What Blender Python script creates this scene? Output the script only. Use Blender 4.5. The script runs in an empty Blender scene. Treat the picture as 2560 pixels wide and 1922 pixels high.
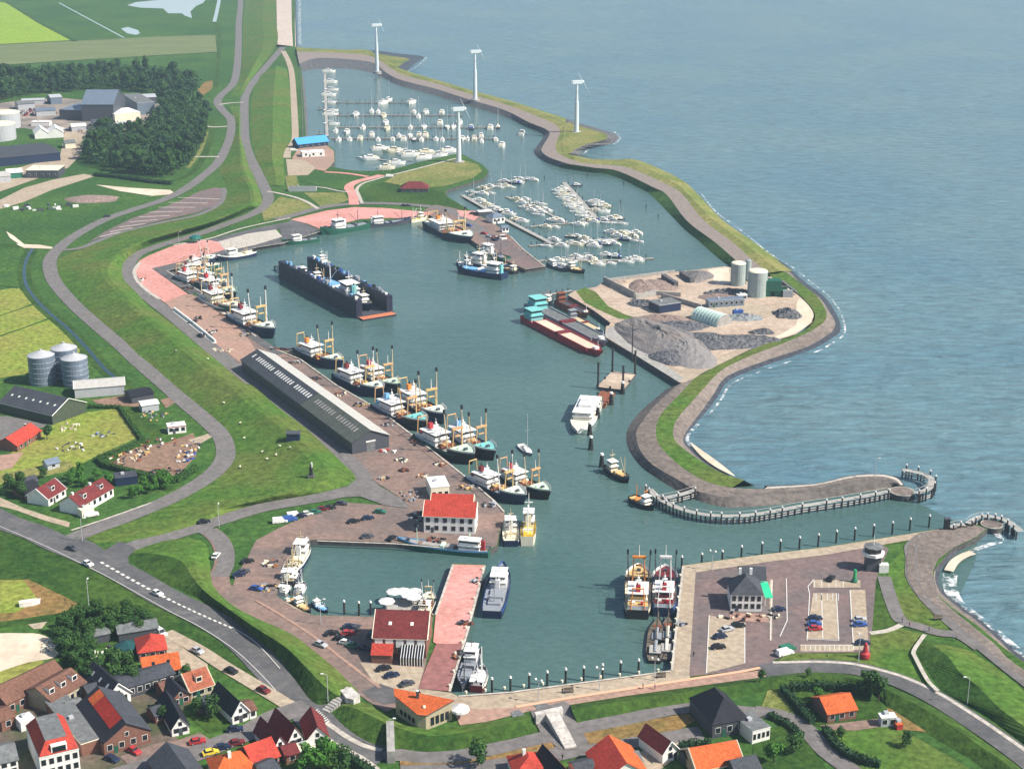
import bpy, bmesh, math, random
from mathutils import Vector, Matrix
from mathutils.geometry import tessellate_polygon
random.seed(11)
R = math.radians
SC = bpy.context.scene
COL = SC.collection
# ------------------------------------------------------------------ camera and the map from picture to ground
FPX, CX, CY, CAMH, TH = 4000.0, 1280.0, 961.0, 222.0, R(18.7)
cT, sT = math.cos(TH), math.sin(TH)
GZ = 2.0                                   # height of the land and the quays above the water
def P(px, py, z=GZ):
    dx = (px-CX)/FPX; dy = (CY-py)/FPX
    d = Vector((dx, cT+dy*sT, -sT+dy*cT))
    t = (z-CAMH)/d.z
    return Vector((d.x*t, d.y*t, z))
def scl(py): return 0.00427*(py+393)       # picture pixels per metre at a row
def pairs(*v): return [(v[i], v[i+1]) for i in range(0, len(v), 2)]
def PP(pts, z=GZ): return [P(x, y, z) for x, y in pts]
def cat(pts, n=5, closed=False):           # smooth curve through points
    m = len(pts); out = []
    dim = len(pts[0])
    for i in range(m if closed else m-1):
        if closed: a, b, c, d = pts[i-1], pts[i], pts[(i+1) % m], pts[(i+2) % m]
        else: a, b, c, d = pts[max(i-1, 0)], pts[i], pts[i+1], pts[min(i+2, m-1)]
        for k in range(n):
            t = k/n
            out.append(tuple(0.5*((2*b[j])+(-a[j]+c[j])*t+(2*a[j]-5*b[j]+4*c[j]-d[j])*t*t+(-a[j]+3*b[j]-3*c[j]+d[j])*t*t*t) for j in range(dim)))
    if not closed: out.append(tuple(pts[-1]))
    return out
cd = bpy.data.cameras.new('camera'); cam = bpy.data.objects.new('camera', cd); COL.objects.link(cam)
cam.location = (0, 0, CAMH); cam.rotation_euler = (R(90)-TH, 0, 0)
cd.sensor_width = 36; cd.lens = 36*FPX/2560; cd.clip_start = 1; cd.clip_end = 40000
SC.camera = cam
# ------------------------------------------------------------------ light
SUN_EL, SUN_AZ = 44.0, 106.0                # azimuth clockwise from straight ahead
w = bpy.data.worlds.new('World'); SC.world = w; w.use_nodes = True
nt = w.node_tree; bg = nt.nodes['Background']
sky = nt.nodes.new('ShaderNodeTexSky'); sky.sky_type = 'NISHITA'; sky.sun_disc = False
sky.sun_elevation = R(SUN_EL); sky.sun_rotation = R(SUN_AZ); sky.air_density = 1.0; sky.dust_density = 1.0
nt.links.new(sky.outputs[0], bg.inputs[0]); bg.inputs[1].default_value = 0.085
sd = bpy.data.lights.new('sun', 'SUN'); sd.energy = 4.7; sd.angle = R(0.5); sd.color = (1, 0.93, 0.82)
so = bpy.data.objects.new('sun', sd); COL.objects.link(so)
sv = Vector((math.sin(R(SUN_AZ))*math.cos(R(SUN_EL)), math.cos(R(SUN_AZ))*math.cos(R(SUN_EL)), math.sin(R(SUN_EL))))
so.rotation_euler = sv.to_track_quat('Z', 'Y').to_euler(); so.location = (300, 300, 500)
vs = SC.view_settings; vs.view_transform = 'Standard'; vs.look = 'None'; vs.exposure = 0.66; vs.gamma = 1.0
# ------------------------------------------------------------------ materials
MATS = {}
GRAIN = {'grass': (0.42, 0.5), 'verge': (0.5, 0.5), 'stubble': (0.3, 0.25), 'paving': (0.55, 0.28), 'asphalt': (0.5, 0.16), 'tiles': (1.3, 0.35), 'felt': (0.9, 0.3), 'basalt': (0.5, 0.5), 'stone': (0.45, 0.4), 'slope': (0.3, 0.25), 'earth': (0.35, 0.3), 'sand': (0.3, 0.22), 'path': (0.6, 0.25), 'concrete': (0.6, 0.25), 'mud': (0.5, 0.4), 'quay': (0.6, 0.35), 'gravel': (0.9, 0.5), 'rubble': (0.7, 0.5), 'boulders': (0.8, 0.6)}
def mat(name, col, rough=0.8, col2=None, scale=0.3, detail=4, bump=0, bscale=None, spec=0.3, metal=0, col3=None, scale3=0.02, amt3=0.6, lo=0.35, hi=0.65, stretch=None):
    if name in MATS: return MATS[name]
    m = bpy.data.materials.new(name); m.use_nodes = True; n = m.node_tree.nodes; l = m.node_tree.links
    b = n['Principled BSDF']; b.inputs['Roughness'].default_value = rough
    b.inputs['Specular IOR Level'].default_value = spec; b.inputs['Metallic'].default_value = metal
    b.inputs['Base Color'].default_value = (*col, 1)
    if col2 or bump:
        g = n.new('ShaderNodeNewGeometry'); pos = g.outputs['Position']
        if stretch:
            mp = n.new('ShaderNodeMapping'); l.new(pos, mp.inputs[0]); mp.inputs['Rotation'].default_value = (0, 0, R(stretch[0])); mp.inputs['Scale'].default_value = (stretch[1], stretch[2], 1); pos = mp.outputs[0]
    if col2:
        t = n.new('ShaderNodeTexNoise'); t.inputs['Scale'].default_value = scale; t.inputs['Detail'].default_value = detail; t.inputs['Roughness'].default_value = 0.78 if 'grass' in name else 0.66
        l.new(pos, t.inputs['Vector'])
        r = n.new('ShaderNodeMapRange'); r.inputs[1].default_value = lo; r.inputs[2].default_value = hi; l.new(t.outputs[0], r.inputs[0])
        mx = n.new('ShaderNodeMix'); mx.data_type = 'RGBA'; mx.inputs[6].default_value = (*col, 1); mx.inputs[7].default_value = (*col2, 1)
        l.new(r.outputs[0], mx.inputs[0]); out = mx.outputs[2]
        if col3:
            t3 = n.new('ShaderNodeTexNoise'); t3.inputs['Scale'].default_value = scale3; t3.inputs['Detail'].default_value = 3; l.new(g.outputs['Position'], t3.inputs['Vector'])
            r3 = n.new('ShaderNodeMapRange'); r3.inputs[1].default_value = 0.42; r3.inputs[2].default_value = 0.62; r3.inputs[4].default_value = amt3; l.new(t3.outputs[0], r3.inputs[0])
            m3 = n.new('ShaderNodeMix'); m3.data_type = 'RGBA'; m3.inputs[7].default_value = (*col3, 1); l.new(out, m3.inputs[6]); l.new(r3.outputs[0], m3.inputs[0]); out = m3.outputs[2]
        gk = next((v for k_, v in GRAIN.items() if k_ in name), None)
        if gk:                               # fine grain of tufts, stones and worn patches
            tg = n.new('ShaderNodeTexNoise'); tg.inputs['Scale'].default_value = gk[0]; tg.inputs['Detail'].default_value = 5; tg.inputs['Roughness'].default_value = 0.7; l.new(pos, tg.inputs['Vector'])
            rg = n.new('ShaderNodeMapRange'); rg.inputs[1].default_value = 0.3; rg.inputs[2].default_value = 0.7; rg.inputs[3].default_value = 1-gk[1]; rg.inputs[4].default_value = 1+gk[1]; l.new(tg.outputs[0], rg.inputs[0])
            mg = n.new('ShaderNodeVectorMath'); mg.operation = 'SCALE'; l.new(out, mg.inputs[0]); l.new(rg.outputs[0], mg.inputs['Scale']); out = mg.outputs[0]
        l.new(out, b.inputs['Base Color'])
    if bump:
        tb = n.new('ShaderNodeTexNoise'); tb.inputs['Scale'].default_value = bscale or scale*3; tb.inputs['Detail'].default_value = 3; l.new(pos, tb.inputs['Vector'])
        bp = n.new('ShaderNodeBump'); bp.inputs['Strength'].default_value = 1; bp.inputs['Distance'].default_value = bump; l.new(tb.outputs[0], bp.inputs['Height']); l.new(bp.outputs[0], b.inputs['Normal'])
    m.diffuse_color = (*col, 1); MATS[name] = m
    return m
def flat(name, col, rough=0.6, spec=0.4, metal=0):   # paint with a slight weathering of its own
    c2 = tuple(c*0.72 for c in col)
    return mat(name, col, rough, c2, 0.7, 5, spec=spec, metal=metal, lo=0.45, hi=0.85)
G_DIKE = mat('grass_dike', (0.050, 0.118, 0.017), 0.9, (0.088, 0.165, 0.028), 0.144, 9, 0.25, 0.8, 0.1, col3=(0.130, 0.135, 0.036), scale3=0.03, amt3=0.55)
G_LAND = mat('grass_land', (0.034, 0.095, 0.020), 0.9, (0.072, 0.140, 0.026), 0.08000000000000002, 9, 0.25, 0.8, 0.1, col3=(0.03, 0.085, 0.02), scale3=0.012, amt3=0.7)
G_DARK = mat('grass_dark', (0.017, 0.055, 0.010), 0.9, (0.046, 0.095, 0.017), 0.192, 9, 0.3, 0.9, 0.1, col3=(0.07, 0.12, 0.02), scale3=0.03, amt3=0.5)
G_DRY = mat('grass_dry', (0.16, 0.175, 0.045), 0.9, (0.26, 0.235, 0.09), 0.192, 9, 0.2, 0.9, 0.1, col3=(0.10, 0.15, 0.03), scale3=0.03, amt3=0.7)
G_MEAD = mat('grass_meadow', (0.17, 0.24, 0.035), 0.9, (0.25, 0.27, 0.055), 0.096, 9, 0.2, 0.9, 0.1, col3=(0.24, 0.22, 0.06), scale3=0.03, amt3=0.6)
G_LIME = mat('grass_bright', (0.26, 0.36, 0.03), 0.9, (0.20, 0.32, 0.03), 0.032, 9, spec=0.1)
G_BROWN = mat('dry_verge', (0.24, 0.15, 0.055), 0.95, (0.15, 0.12, 0.04), 0.2, 6, 0.2, 0.9, 0.1, col3=(0.30, 0.17, 0.07), scale3=0.06)
F_GREY = mat('stubble', (0.13, 0.17, 0.07), 0.95, (0.17, 0.19, 0.085), 0.05, 5, spec=0.1, stretch=(8, 0.15, 1.5))
ASPH = mat('asphalt', (0.145, 0.135, 0.13), 0.9, (0.185, 0.17, 0.165), 0.25, 5, spec=0.2)
ASPH_D = mat('asphalt_dark', (0.105, 0.105, 0.108), 0.9, (0.14, 0.135, 0.135), 0.25, 5, spec=0.2, col3=(0.075, 0.075, 0.08), scale3=0.08)
PATH_L = mat('concrete_path', (0.42, 0.38, 0.33), 0.9, (0.5, 0.46, 0.40), 0.4, 5, spec=0.2)
PINK = mat('pink_paving', (0.58, 0.265, 0.225), 0.9, (0.50, 0.235, 0.20), 0.5, 6, spec=0.2, col3=(0.66, 0.32, 0.29), scale3=0.05)
BRICK_P = mat('brick_paving', (0.215, 0.145, 0.12), 0.9, (0.255, 0.175, 0.145), 0.35, 6, spec=0.2, col3=(0.155, 0.125, 0.115), scale3=0.06, amt3=0.85)
BRICK_T = mat('tan_paving', (0.40, 0.24, 0.185), 0.9, (0.34, 0.22, 0.17), 0.3, 6, spec=0.2, col3=(0.30, 0.215, 0.17), scale3=0.04)
TANP = mat('beige_paving', (0.40, 0.32, 0.235), 0.9, (0.345, 0.275, 0.205), 0.4, 6, spec=0.2, col3=(0.42, 0.35, 0.26), scale3=0.05)
PURP = mat('purple_paving', (0.17, 0.12, 0.115), 0.9, (0.205, 0.145, 0.135), 0.35, 6, spec=0.2, col3=(0.14, 0.118, 0.118), scale3=0.06, amt3=0.85)
WALLQ = mat('quay_wall', (0.055, 0.055, 0.06), 0.8, (0.10, 0.095, 0.09), 0.5, 5)
COPE = mat('coping_stone', (0.52, 0.47, 0.40), 0.85, (0.40, 0.37, 0.33), 0.5, 5)
STONE = mat('basalt', (0.075, 0.075, 0.085), 0.85, (0.12, 0.115, 0.115), 0.5, 6, 0.4, 0.8)
DAMP = mat('dam_path', (0.27, 0.22, 0.195), .9, (0.22, 0.185, 0.165), .25, 6, spec=.2)
STONE_T = mat('stone_slope', (0.18, 0.145, 0.122), 0.9, (0.13, 0.11, 0.098), 0.25, 6, 0.3, 0.7, col3=(0.225, 0.185, 0.16), scale3=0.03)
STONE_D = mat('dark_stone_slope', (0.125, 0.108, 0.096), 0.9, (0.085, 0.078, 0.074), 0.3, 6, 0.3, 0.7, col3=(0.165, 0.14, 0.125), scale3=0.05)
STONE_W = mat('wet_stone', (0.035, 0.04, 0.055), 0.5, (0.06, 0.062, 0.07), 0.4, 6, 0.4, 0.8)
SEAWALL = mat('seawall_slope', (0.42, 0.35, 0.30), 0.9, (0.48, 0.40, 0.34), 0.08, 6)
SAND = mat('sand', (0.66, 0.55, 0.42), 0.95, (0.52, 0.42, 0.32), 0.15, 6, 0.15, 0.8, col3=(0.72, 0.62, 0.49), scale3=0.05)
EARTH = mat('yard_earth', (0.44, 0.33, 0.25), 0.95, (0.36, 0.28, 0.21), 0.2, 6, 0.15, 0.8, col3=(0.52, 0.42, 0.33), scale3=0.04)
MUD = mat('mud_yard', (0.20, 0.125, 0.085), 0.95, (0.27, 0.17, 0.12), 0.3, 6, 0.2, 0.8)
CONC = mat('concrete', (0.38, 0.36, 0.33), 0.9, (0.28, 0.27, 0.26), 0.4, 5)
WHITE = flat('white_paint', (0.80, 0.79, 0.75)); WHITE_L = mat('white_line', (0.62, 0.60, 0.56), 0.8)
CREAM = flat('cream_paint', (0.78, 0.72, 0.55)); BLACK = flat('black_paint', (0.012, 0.012, 0.016)); GLASS = mat('dark_glass', (0.012, 0.016, 0.022), 0.12, spec=0.6)
NAVY = flat('navy_paint', (0.010, 0.022, 0.065)); GREEN_H = flat('green_paint', (0.012, 0.10, 0.06)); GREEN_L = flat('pale_green_deck', (0.56, 0.76, 0.58)); TURQ = flat('turquoise_paint', (0.20, 0.55, 0.54))
RED = flat('red_paint', (0.42, 0.03, 0.035)); ORANGE = flat('orange_paint', (0.72, 0.24, 0.04)); YEL = flat('yellow_paint', (0.80, 0.58, 0.05)); BLUE = flat('blue_paint', (0.03, 0.09, 0.33)); LBLUE = flat('light_blue_paint', (0.18, 0.42, 0.70))
GREY = flat('grey_paint', (0.27, 0.29, 0.32)); DGREY = flat('dark_grey_paint', (0.065, 0.07, 0.085)); SILV = flat('silver_paint', (0.45, 0.46, 0.48), 0.4); MAROON = flat('maroon_paint', (0.16, 0.015, 0.02)); RUST = mat('rust', (0.28, 0.085, 0.04), 0.85, (0.16, 0.06, 0.035), 0.8, 5); GREEN_C = flat('green_car_paint', (0.02, 0.16, 0.10))
NET = mat('fishing_nets', (0.46, 0.17, 0.07), 0.95, (0.12, 0.06, 0.035), 1.2, 5, 0.3, 2); OCHRE = flat('ochre_paint', (0.62, 0.42, 0.17)); TAN = flat('tan_paint', (0.62, 0.50, 0.30))
WOOD = mat('timber', (0.17, 0.135, 0.10), 0.9, (0.09, 0.075, 0.06), 0.8, 5); WOOD_L = mat('pale_timber', (0.42, 0.40, 0.37), 0.9, (0.30, 0.29, 0.27), 0.6, 5); PILE = mat('tarred_pile', (0.02, 0.02, 0.022), 0.8, (0.045, 0.04, 0.035), 0.9, 4)
BRICKW = mat('brick_wall', (0.22, 0.10, 0.07), 0.9, (0.16, 0.08, 0.06), 0.7, 5); BRICKL = mat('yellow_brick', (0.42, 0.36, 0.24), 0.9, (0.34, 0.29, 0.20), 0.7, 5)
def tiles(name, col, s=1.6):               # tiled roof: fine rows of light and dark tiles
    return mat(name, col, 0.8, tuple(c*0.66 for c in col), s, 6, 0.06, 3.0, 0.25, col3=tuple(min(1, c*1.12) for c in col), scale3=0.2, amt3=0.5)
T_OR = tiles('orange_tiles', (0.55, 0.115, 0.03)); T_RED = tiles('red_tiles', (0.46, 0.055, 0.035)); T_MAR = tiles('maroon_tiles', (0.16, 0.028, 0.028)); T_BRN = tiles('brown_tiles', (0.17, 0.085, 0.06)); T_DRK = tiles('black_tiles', (0.018, 0.019, 0.028)); T_SLT = tiles('slate_tiles', (0.06, 0.066, 0.08)); T_GRN = tiles('grey_green_felt', (0.095, 0.105, 0.09))
FELT = mat('grey_felt', (0.17, 0.18, 0.18), 0.9, (0.12, 0.125, 0.13), 0.5, 5); BLUER = flat('bright_blue_roof', (0.06, 0.33, 0.75)); TIN = mat('corrugated_tin', (0.60, 0.59, 0.55), 0.5, (0.5, 0.47, 0.42), 0.6, 4, metal=0.2); TINB = mat('blue_grey_steel', (0.20, 0.25, 0.32), 0.45, (0.16, 0.20, 0.26), 0.5, 4, metal=0.3); TING = flat('green_tin', (0.42, 0.60, 0.52))
GRAVEL = mat('gravel_heap', (0.20, 0.185, 0.18), 0.95, (0.12, 0.115, 0.12), 0.9, 6, 0.5, 1.4, col3=(0.26, 0.22, 0.20), scale3=0.09); BOULD = mat('boulders', (0.06, 0.065, 0.08), 0.9, (0.16, 0.155, 0.16), 0.6, 6, 1.2, 0.6); RUBBLE = mat('brown_rubble', (0.30, 0.21, 0.17), 0.95, (0.20, 0.155, 0.14), 0.5, 6, 0.5, 1.0)
LEAF = mat('leaves', (0.018, 0.062, 0.014), 0.7, (0.05, 0.115, 0.02), 0.5, 4, spec=0.2); LEAF_D = mat('dark_leaves', (0.012, 0.040, 0.018), 0.7, (0.028, 0.070, 0.022), 0.5, 4, spec=0.2); LEAF_M = mat('mid_leaves', (0.016, 0.052, 0.016), 0.7, (0.042, 0.092, 0.022), 0.5, 4, spec=0.2); LEAF_B = mat('bright_leaves', (0.035, 0.13, 0.015), 0.7, (0.07, 0.18, 0.02), 0.6, 4, spec=0.2); BARK = mat('bark', (0.06, 0.045, 0.03), 0.9, (0.10, 0.08, 0.055), 1.5, 4)
SKIN = mat('skin', (0.50, 0.30, 0.22), 0.6)
def water(name, cloud_shade, cloud_gap, rough, waves, pscale, choppy, tone=0.3):
    m = bpy.data.materials.new(name); m.use_nodes = True; n = m.node_tree.nodes; l = m.node_tree.links; b = n['Principled BSDF']
    b.inputs['Roughness'].default_value = rough; b.inputs['IOR'].default_value = 1.33; b.inputs['Specular IOR Level'].default_value = 0.5
    g = n.new('ShaderNodeNewGeometry')
    t = n.new('ShaderNodeTexNoise'); t.inputs['Scale'].default_value = pscale; t.inputs['Detail'].default_value = 5; l.new(g.outputs['Position'], t.inputs['Vector'])
    r = n.new('ShaderNodeMapRange'); r.inputs[1].default_value = 0.35; r.inputs[2].default_value = 0.65; l.new(t.outputs[0], r.inputs[0])
    mx = n.new('ShaderNodeMix'); mx.data_type = 'RGBA'; mx.inputs[6].default_value = (*cloud_shade, 1); mx.inputs[7].default_value = (*cloud_gap, 1); l.new(r.outputs[0], mx.inputs[0]); l.new(mx.outputs[2], b.inputs['Base Color'])  # cloud shadow patches painted into the water colour by broad noise
    sc0, sx0, sy0, rot0 = waves[0][:4]      # ripple light and dark painted into the base colour by stretched noise
    mp0 = n.new('ShaderNodeMapping'); l.new(g.outputs['Position'], mp0.inputs[0]); mp0.inputs['Rotation'].default_value = (0, 0, R(rot0)); mp0.inputs['Scale'].default_value = (sx0*.8, sy0*.8, 1)
    t0 = n.new('ShaderNodeTexNoise'); t0.inputs['Scale'].default_value = sc0; t0.inputs['Detail'].default_value = 6; t0.inputs['Roughness'].default_value = .72; l.new(mp0.outputs[0], t0.inputs['Vector'])
    r0 = n.new('ShaderNodeMapRange'); r0.inputs[1].default_value = .32; r0.inputs[2].default_value = .68; r0.inputs[3].default_value = 1-tone; r0.inputs[4].default_value = 1+tone; l.new(t0.outputs[0], r0.inputs[0])
    m0 = n.new('ShaderNodeVectorMath'); m0.operation = 'SCALE'; l.new(mx.outputs[2], m0.inputs[0]); l.new(r0.outputs[0], m0.inputs['Scale']); l.new(m0.outputs[0], b.inputs['Base Color'])
    prev = None
    for sc, sx, sy, rot, dist, det in waves:
        mp = n.new('ShaderNodeMapping'); l.new(g.outputs['Position'], mp.inputs[0]); mp.inputs['Rotation'].default_value = (0, 0, R(rot)); mp.inputs['Scale'].default_value = (sx, sy, 1)
        tb = n.new('ShaderNodeTexNoise'); tb.inputs['Scale'].default_value = sc; tb.inputs['Detail'].default_value = det; tb.inputs['Distortion'].default_value = choppy; l.new(mp.outputs[0], tb.inputs['Vector'])
        bp = n.new('ShaderNodeBump'); bp.inputs['Strength'].default_value = 1; bp.inputs['Distance'].default_value = dist; l.new(tb.outputs[0], bp.inputs['Height'])
        if prev: l.new(prev.outputs[0], bp.inputs['Normal'])
        prev = bp
    l.new(prev.outputs[0], b.inputs['Normal']); MATS[name] = m
    return m
SEA = water('sea_water', (0.085, 0.178, 0.225), (0.118, 0.205, 0.228), 0.13, [(0.17, 0.45, 1.5, 12, 2.6, 7), (0.045, 0.6, 1.3, 24, 1.5, 3)], 0.007, 0.5, 0.32)
HARB = water('harbour_water', (0.055, 0.112, 0.104), (0.074, 0.136, 0.124), 0.10, [(0.5, 0.7, 1.3, 10, 0.22, 6), (0.09, 0.8, 1.2, 25, 0.35, 3)], 0.012, 0.3, 0.16)
def foam_mat():
    m = bpy.data.materials.new('foam'); m.use_nodes = True; n = m.node_tree.nodes; l = m.node_tree.links; b = n['Principled BSDF']
    b.inputs['Base Color'].default_value = (0.85, 0.87, 0.88, 1); b.inputs['Roughness'].default_value = 0.8
    g = n.new('ShaderNodeNewGeometry'); t = n.new('ShaderNodeTexNoise'); t.inputs['Scale'].default_value = 0.22; t.inputs['Detail'].default_value = 9; t.inputs['Roughness'].default_value = 0.72; l.new(g.outputs['Position'], t.inputs['Vector'])
    r = n.new('ShaderNodeMapRange'); r.inputs[1].default_value = 0.48; r.inputs[2].default_value = 0.64; l.new(t.outputs[0], r.inputs[0]); l.new(r.outputs[0], b.inputs['Alpha']); MATS['foam'] = m
    return m
FOAM = foam_mat()
# ------------------------------------------------------------------ mesh helpers
class MB:
    def __init__(s): s.v = []; s.f = []; s.m = []; s.ms = []
    def mi(s, m):
        if m not in s.ms: s.ms.append(m)
        return s.ms.index(m)
    def face(s, pts, m):
        i = len(s.v); s.v += [tuple(p) for p in pts]; s.f.append(list(range(i, i+len(pts)))); s.m.append(s.mi(m))
    def box(s, x0, x1, y0, y1, z0, z1, m, top=None, rot=0, c=(0, 0, 0)):
        k = s.mi(m); kt = s.mi(top) if top else k; i = len(s.v)
        ca, sa = math.cos(rot), math.sin(rot)
        for z in (z0, z1):
            for x, y in ((x0, y0), (x1, y0), (x1, y1), (x0, y1)): s.v.append((c[0]+x*ca-y*sa, c[1]+x*sa+y*ca, c[2]+z))
        for q, kk in (((3, 2, 1, 0), k), ((4, 5, 6, 7), kt), ((0, 1, 5, 4), k), ((1, 2, 6, 5), k), ((2, 3, 7, 6), k), ((3, 0, 4, 7), k)):
            s.f.append([i+a for a in q]); s.m.append(kk)
    def tube(s, a, b, r0, r1, m, n=6, cap=True):
        a = Vector(a); b = Vector(b); d = (b-a); q = d.to_track_quat('Z', 'Y'); k = s.mi(m); i = len(s.v)
        for p, r in ((a, r0), (b, r1)):
            for j in range(n): s.v.append(tuple(p+q @ Vector((r*math.cos(2*math.pi*j/n), r*math.sin(2*math.pi*j/n), 0))))
        for j in range(n): s.f.append([i+j, i+(j+1) % n, i+n+(j+1) % n, i+n+j]); s.m.append(k)
        if cap: s.f.append([i+n+j for j in range(n)]); s.m.append(k); s.f.append([i+n-1-j for j in range(n)]); s.m.append(k)
    def path(s, pts, r, m, n=5):
        for a, b in zip(pts, pts[1:]): s.tube(a, b, r, r, m, n)
    def ball(s, c, r, m, seg=8, ring=5, sz=1.0):
        k = s.mi(m); i = len(s.v)
        for a in range(ring+1):
            t = math.pi*a/ring
            for j in range(seg): s.v.append((c[0]+r*math.sin(t)*math.cos(2*math.pi*j/seg), c[1]+r*math.sin(t)*math.sin(2*math.pi*j/seg), c[2]+r*sz*math.cos(t)))
        for a in range(ring):
            for j in range(seg): s.f.append([i+a*seg+j, i+(a+1)*seg+j, i+(a+1)*seg+(j+1) % seg, i+a*seg+(j+1) % seg]); s.m.append(k)
    def lathe(s, prof, m, n=16, c=(0, 0, 0)):
        k = s.mi(m); i = len(s.v)
        for r, z in prof:
            for j in range(n): s.v.append((c[0]+r*math.cos(2*math.pi*j/n), c[1]+r*math.sin(2*math.pi*j/n), c[2]+z))
        for a in range(len(prof)-1):
            for j in range(n): s.f.append([i+a*n+j, i+a*n+(j+1) % n, i+(a+1)*n+(j+1) % n, i+(a+1)*n+j]); s.m.append(k)
        s.f.append([i+(len(prof)-1)*n+j for j in range(n)]); s.m.append(k)
    def grid(s, rows, m):                  # quads between successive equal rows of points; m may be one material per column
        i = len(s.v); c = len(rows[0])
        for r in rows: s.v += [tuple(p) for p in r]
        for a in range(len(rows)-1):
            for b in range(c-1):
                s.f.append([i+a*c+b, i+a*c+b+1, i+(a+1)*c+b+1, i+(a+1)*c+b]); s.m.append(s.mi(m[b] if isinstance(m, (list, tuple)) else m))
    def prism(s, pts, z0, z1, m, top=None):    # vertical prism over a plan polygon
        n = len(pts); kt = top or m
        for tri in tessellate_polygon([[Vector((p[0], p[1], 0)) for p in pts]]):
            s.face([(pts[j][0], pts[j][1], z1) for j in tri], kt)
        for j in range(n):
            a = pts[j]; b = pts[(j+1) % n]; s.face([(a[0], a[1], z0), (b[0], b[1], z0), (b[0], b[1], z1), (a[0], a[1], z1)], m)
    def fill(s, pts, m):
        for tri in tessellate_polygon([[Vector((p[0], p[1], 0)) for p in pts]]): s.face([pts[j] for j in tri], m)
    def mesh(s, name, recalc=True, smooth=False):
        me = bpy.data.meshes.new(name); me.from_pydata(s.v, [], s.f)
        for m in s.ms: me.materials.append(m)
        me.polygons.foreach_set('material_index', s.m)
        if recalc:
            b = bmesh.new(); b.from_mesh(me); bmesh.ops.remove_doubles(b, verts=b.verts, dist=0.0005); bmesh.ops.recalc_face_normals(b, faces=b.faces); b.to_mesh(me); b.free()
        if smooth: me.polygons.foreach_set('use_smooth', [True]*len(me.polygons))
        me.update(); return me
    def build(s, name, parent=None, recalc=True, smooth=False):
        o = bpy.data.objects.new(name, s.mesh(name, recalc, smooth)); COL.objects.link(o)
        if parent: o.parent = parent
        return o
def up(o):                                  # make every face of a ground sheet look up
    me = o.data; b = bmesh.new(); b.from_mesh(me)
    for f in b.faces:
        f.normal_update()
        if f.normal.z < 0: f.normal_flip()
    b.to_mesh(me); b.free()
def tag(o, label=None, cat=None, group=None, kind=None):
    if label: o['label'] = label
    if cat: o['category'] = cat
    if group: o['group'] = group
    if kind: o['kind'] = kind
    return o
def thing(name, label, cat, loc=(0, 0, 0), rz=0, group=None):
    o = bpy.data.objects.new(name, None); COL.objects.link(o); o.location = loc; o.rotation_euler = (0, 0, rz); o.empty_display_size = 0.5
    return tag(o, label, cat, group)
KIDS = {}
def copy_thing(root, loc, rz, label, group=None, sc=None, mats=None):
    if root.name not in KIDS: KIDS[root.name] = [(c, [(g) for g in c.children]) for c in root.children]
    r = root.copy(); COL.objects.link(r); r.location = loc; r.rotation_euler = (0, 0, rz); r['label'] = label
    if group: r['group'] = group
    if sc: r.scale = sc if isinstance(sc, tuple) else (sc, sc, sc)
    for c, gs in KIDS[root.name]:
        k = c.copy(); COL.objects.link(k); k.parent = r
        for g in gs:
            q = g.copy(); COL.objects.link(q); q.parent = k
    return r
ORD = 'first second third fourth fifth sixth seventh eighth ninth tenth eleventh twelfth thirteenth fourteenth fifteenth sixteenth seventeenth eighteenth nineteenth twentieth'.split()
def ordn(i):
    if i < 20: return ORD[i]
    t = ['twenty', 'thirty', 'forty', 'fifty'][(i+1)//10-2]
    return t+('' if (i+1) % 10 == 0 else '-'+ORD[(i+1) % 10-1]) if (i+1) % 10 else {'twenty': 'twentieth', 'thirty': 'thirtieth', 'forty': 'fortieth', 'fifty': 'fiftieth'}[t]
LAY = 0.035
NSH = [0]
def lay(k):                                 # every sheet gets a height of its own, so no two lie in one plane
    NSH[0] += 1; return LAY*k+0.0011*(NSH[0] % 30)
def struct(name, mb, recalc=False, flatup=True):
    o = mb.build(name, recalc=recalc); o['kind'] = 'structure'
    if flatup: up(o)
    return o
def sheet(name, pts, m, k, smooth=0, closed=True):   # a flat patch of ground traced from the picture, k layers above the land
    if smooth: pts = cat(pts, smooth, True)
    mb = MB(); mb.fill(PP(pts, GZ+lay(k)), m); return struct(name, mb)
def ribbon(mb, pts, width, m, z, sm=6, px=True):
    pts = cat(pts, sm) if sm else pts
    c = [P(x, y, z) for x, y in pts] if px else [Vector(p) for p in pts]
    rows = []
    for i, p in enumerate(c):
        d = (c[min(i+1, len(c)-1)]-c[max(i-1, 0)]); d.z = 0
        if d.length < 1e-6: d = Vector((1, 0, 0))
        d.normalize(); n = Vector((-d.y, d.x, 0))
        wd = width(i/(len(c)-1)) if callable(width) else width
        rows.append([p-n*wd/2, p+n*wd/2])
    mb.grid(rows, m)
    return c
def road(name, pts, width, m, k, sm=6):
    mb = MB(); ribbon(mb, pts, width, m, GZ+lay(k), sm); return struct(name, mb)
def loft(name, rows, mats, sm=4):           # rows of (px, py, z); neighbouring columns carry their own material
    nc = len(rows[0]); flatr = [[c for p in r for c in p] for r in rows]
    fr = cat(flatr, sm); mb = MB()
    mb.grid([[P(r[3*j], r[3*j+1], r[3*j+2]) for j in range(nc)] for r in fr], mats)
    return struct(name, mb)
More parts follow.
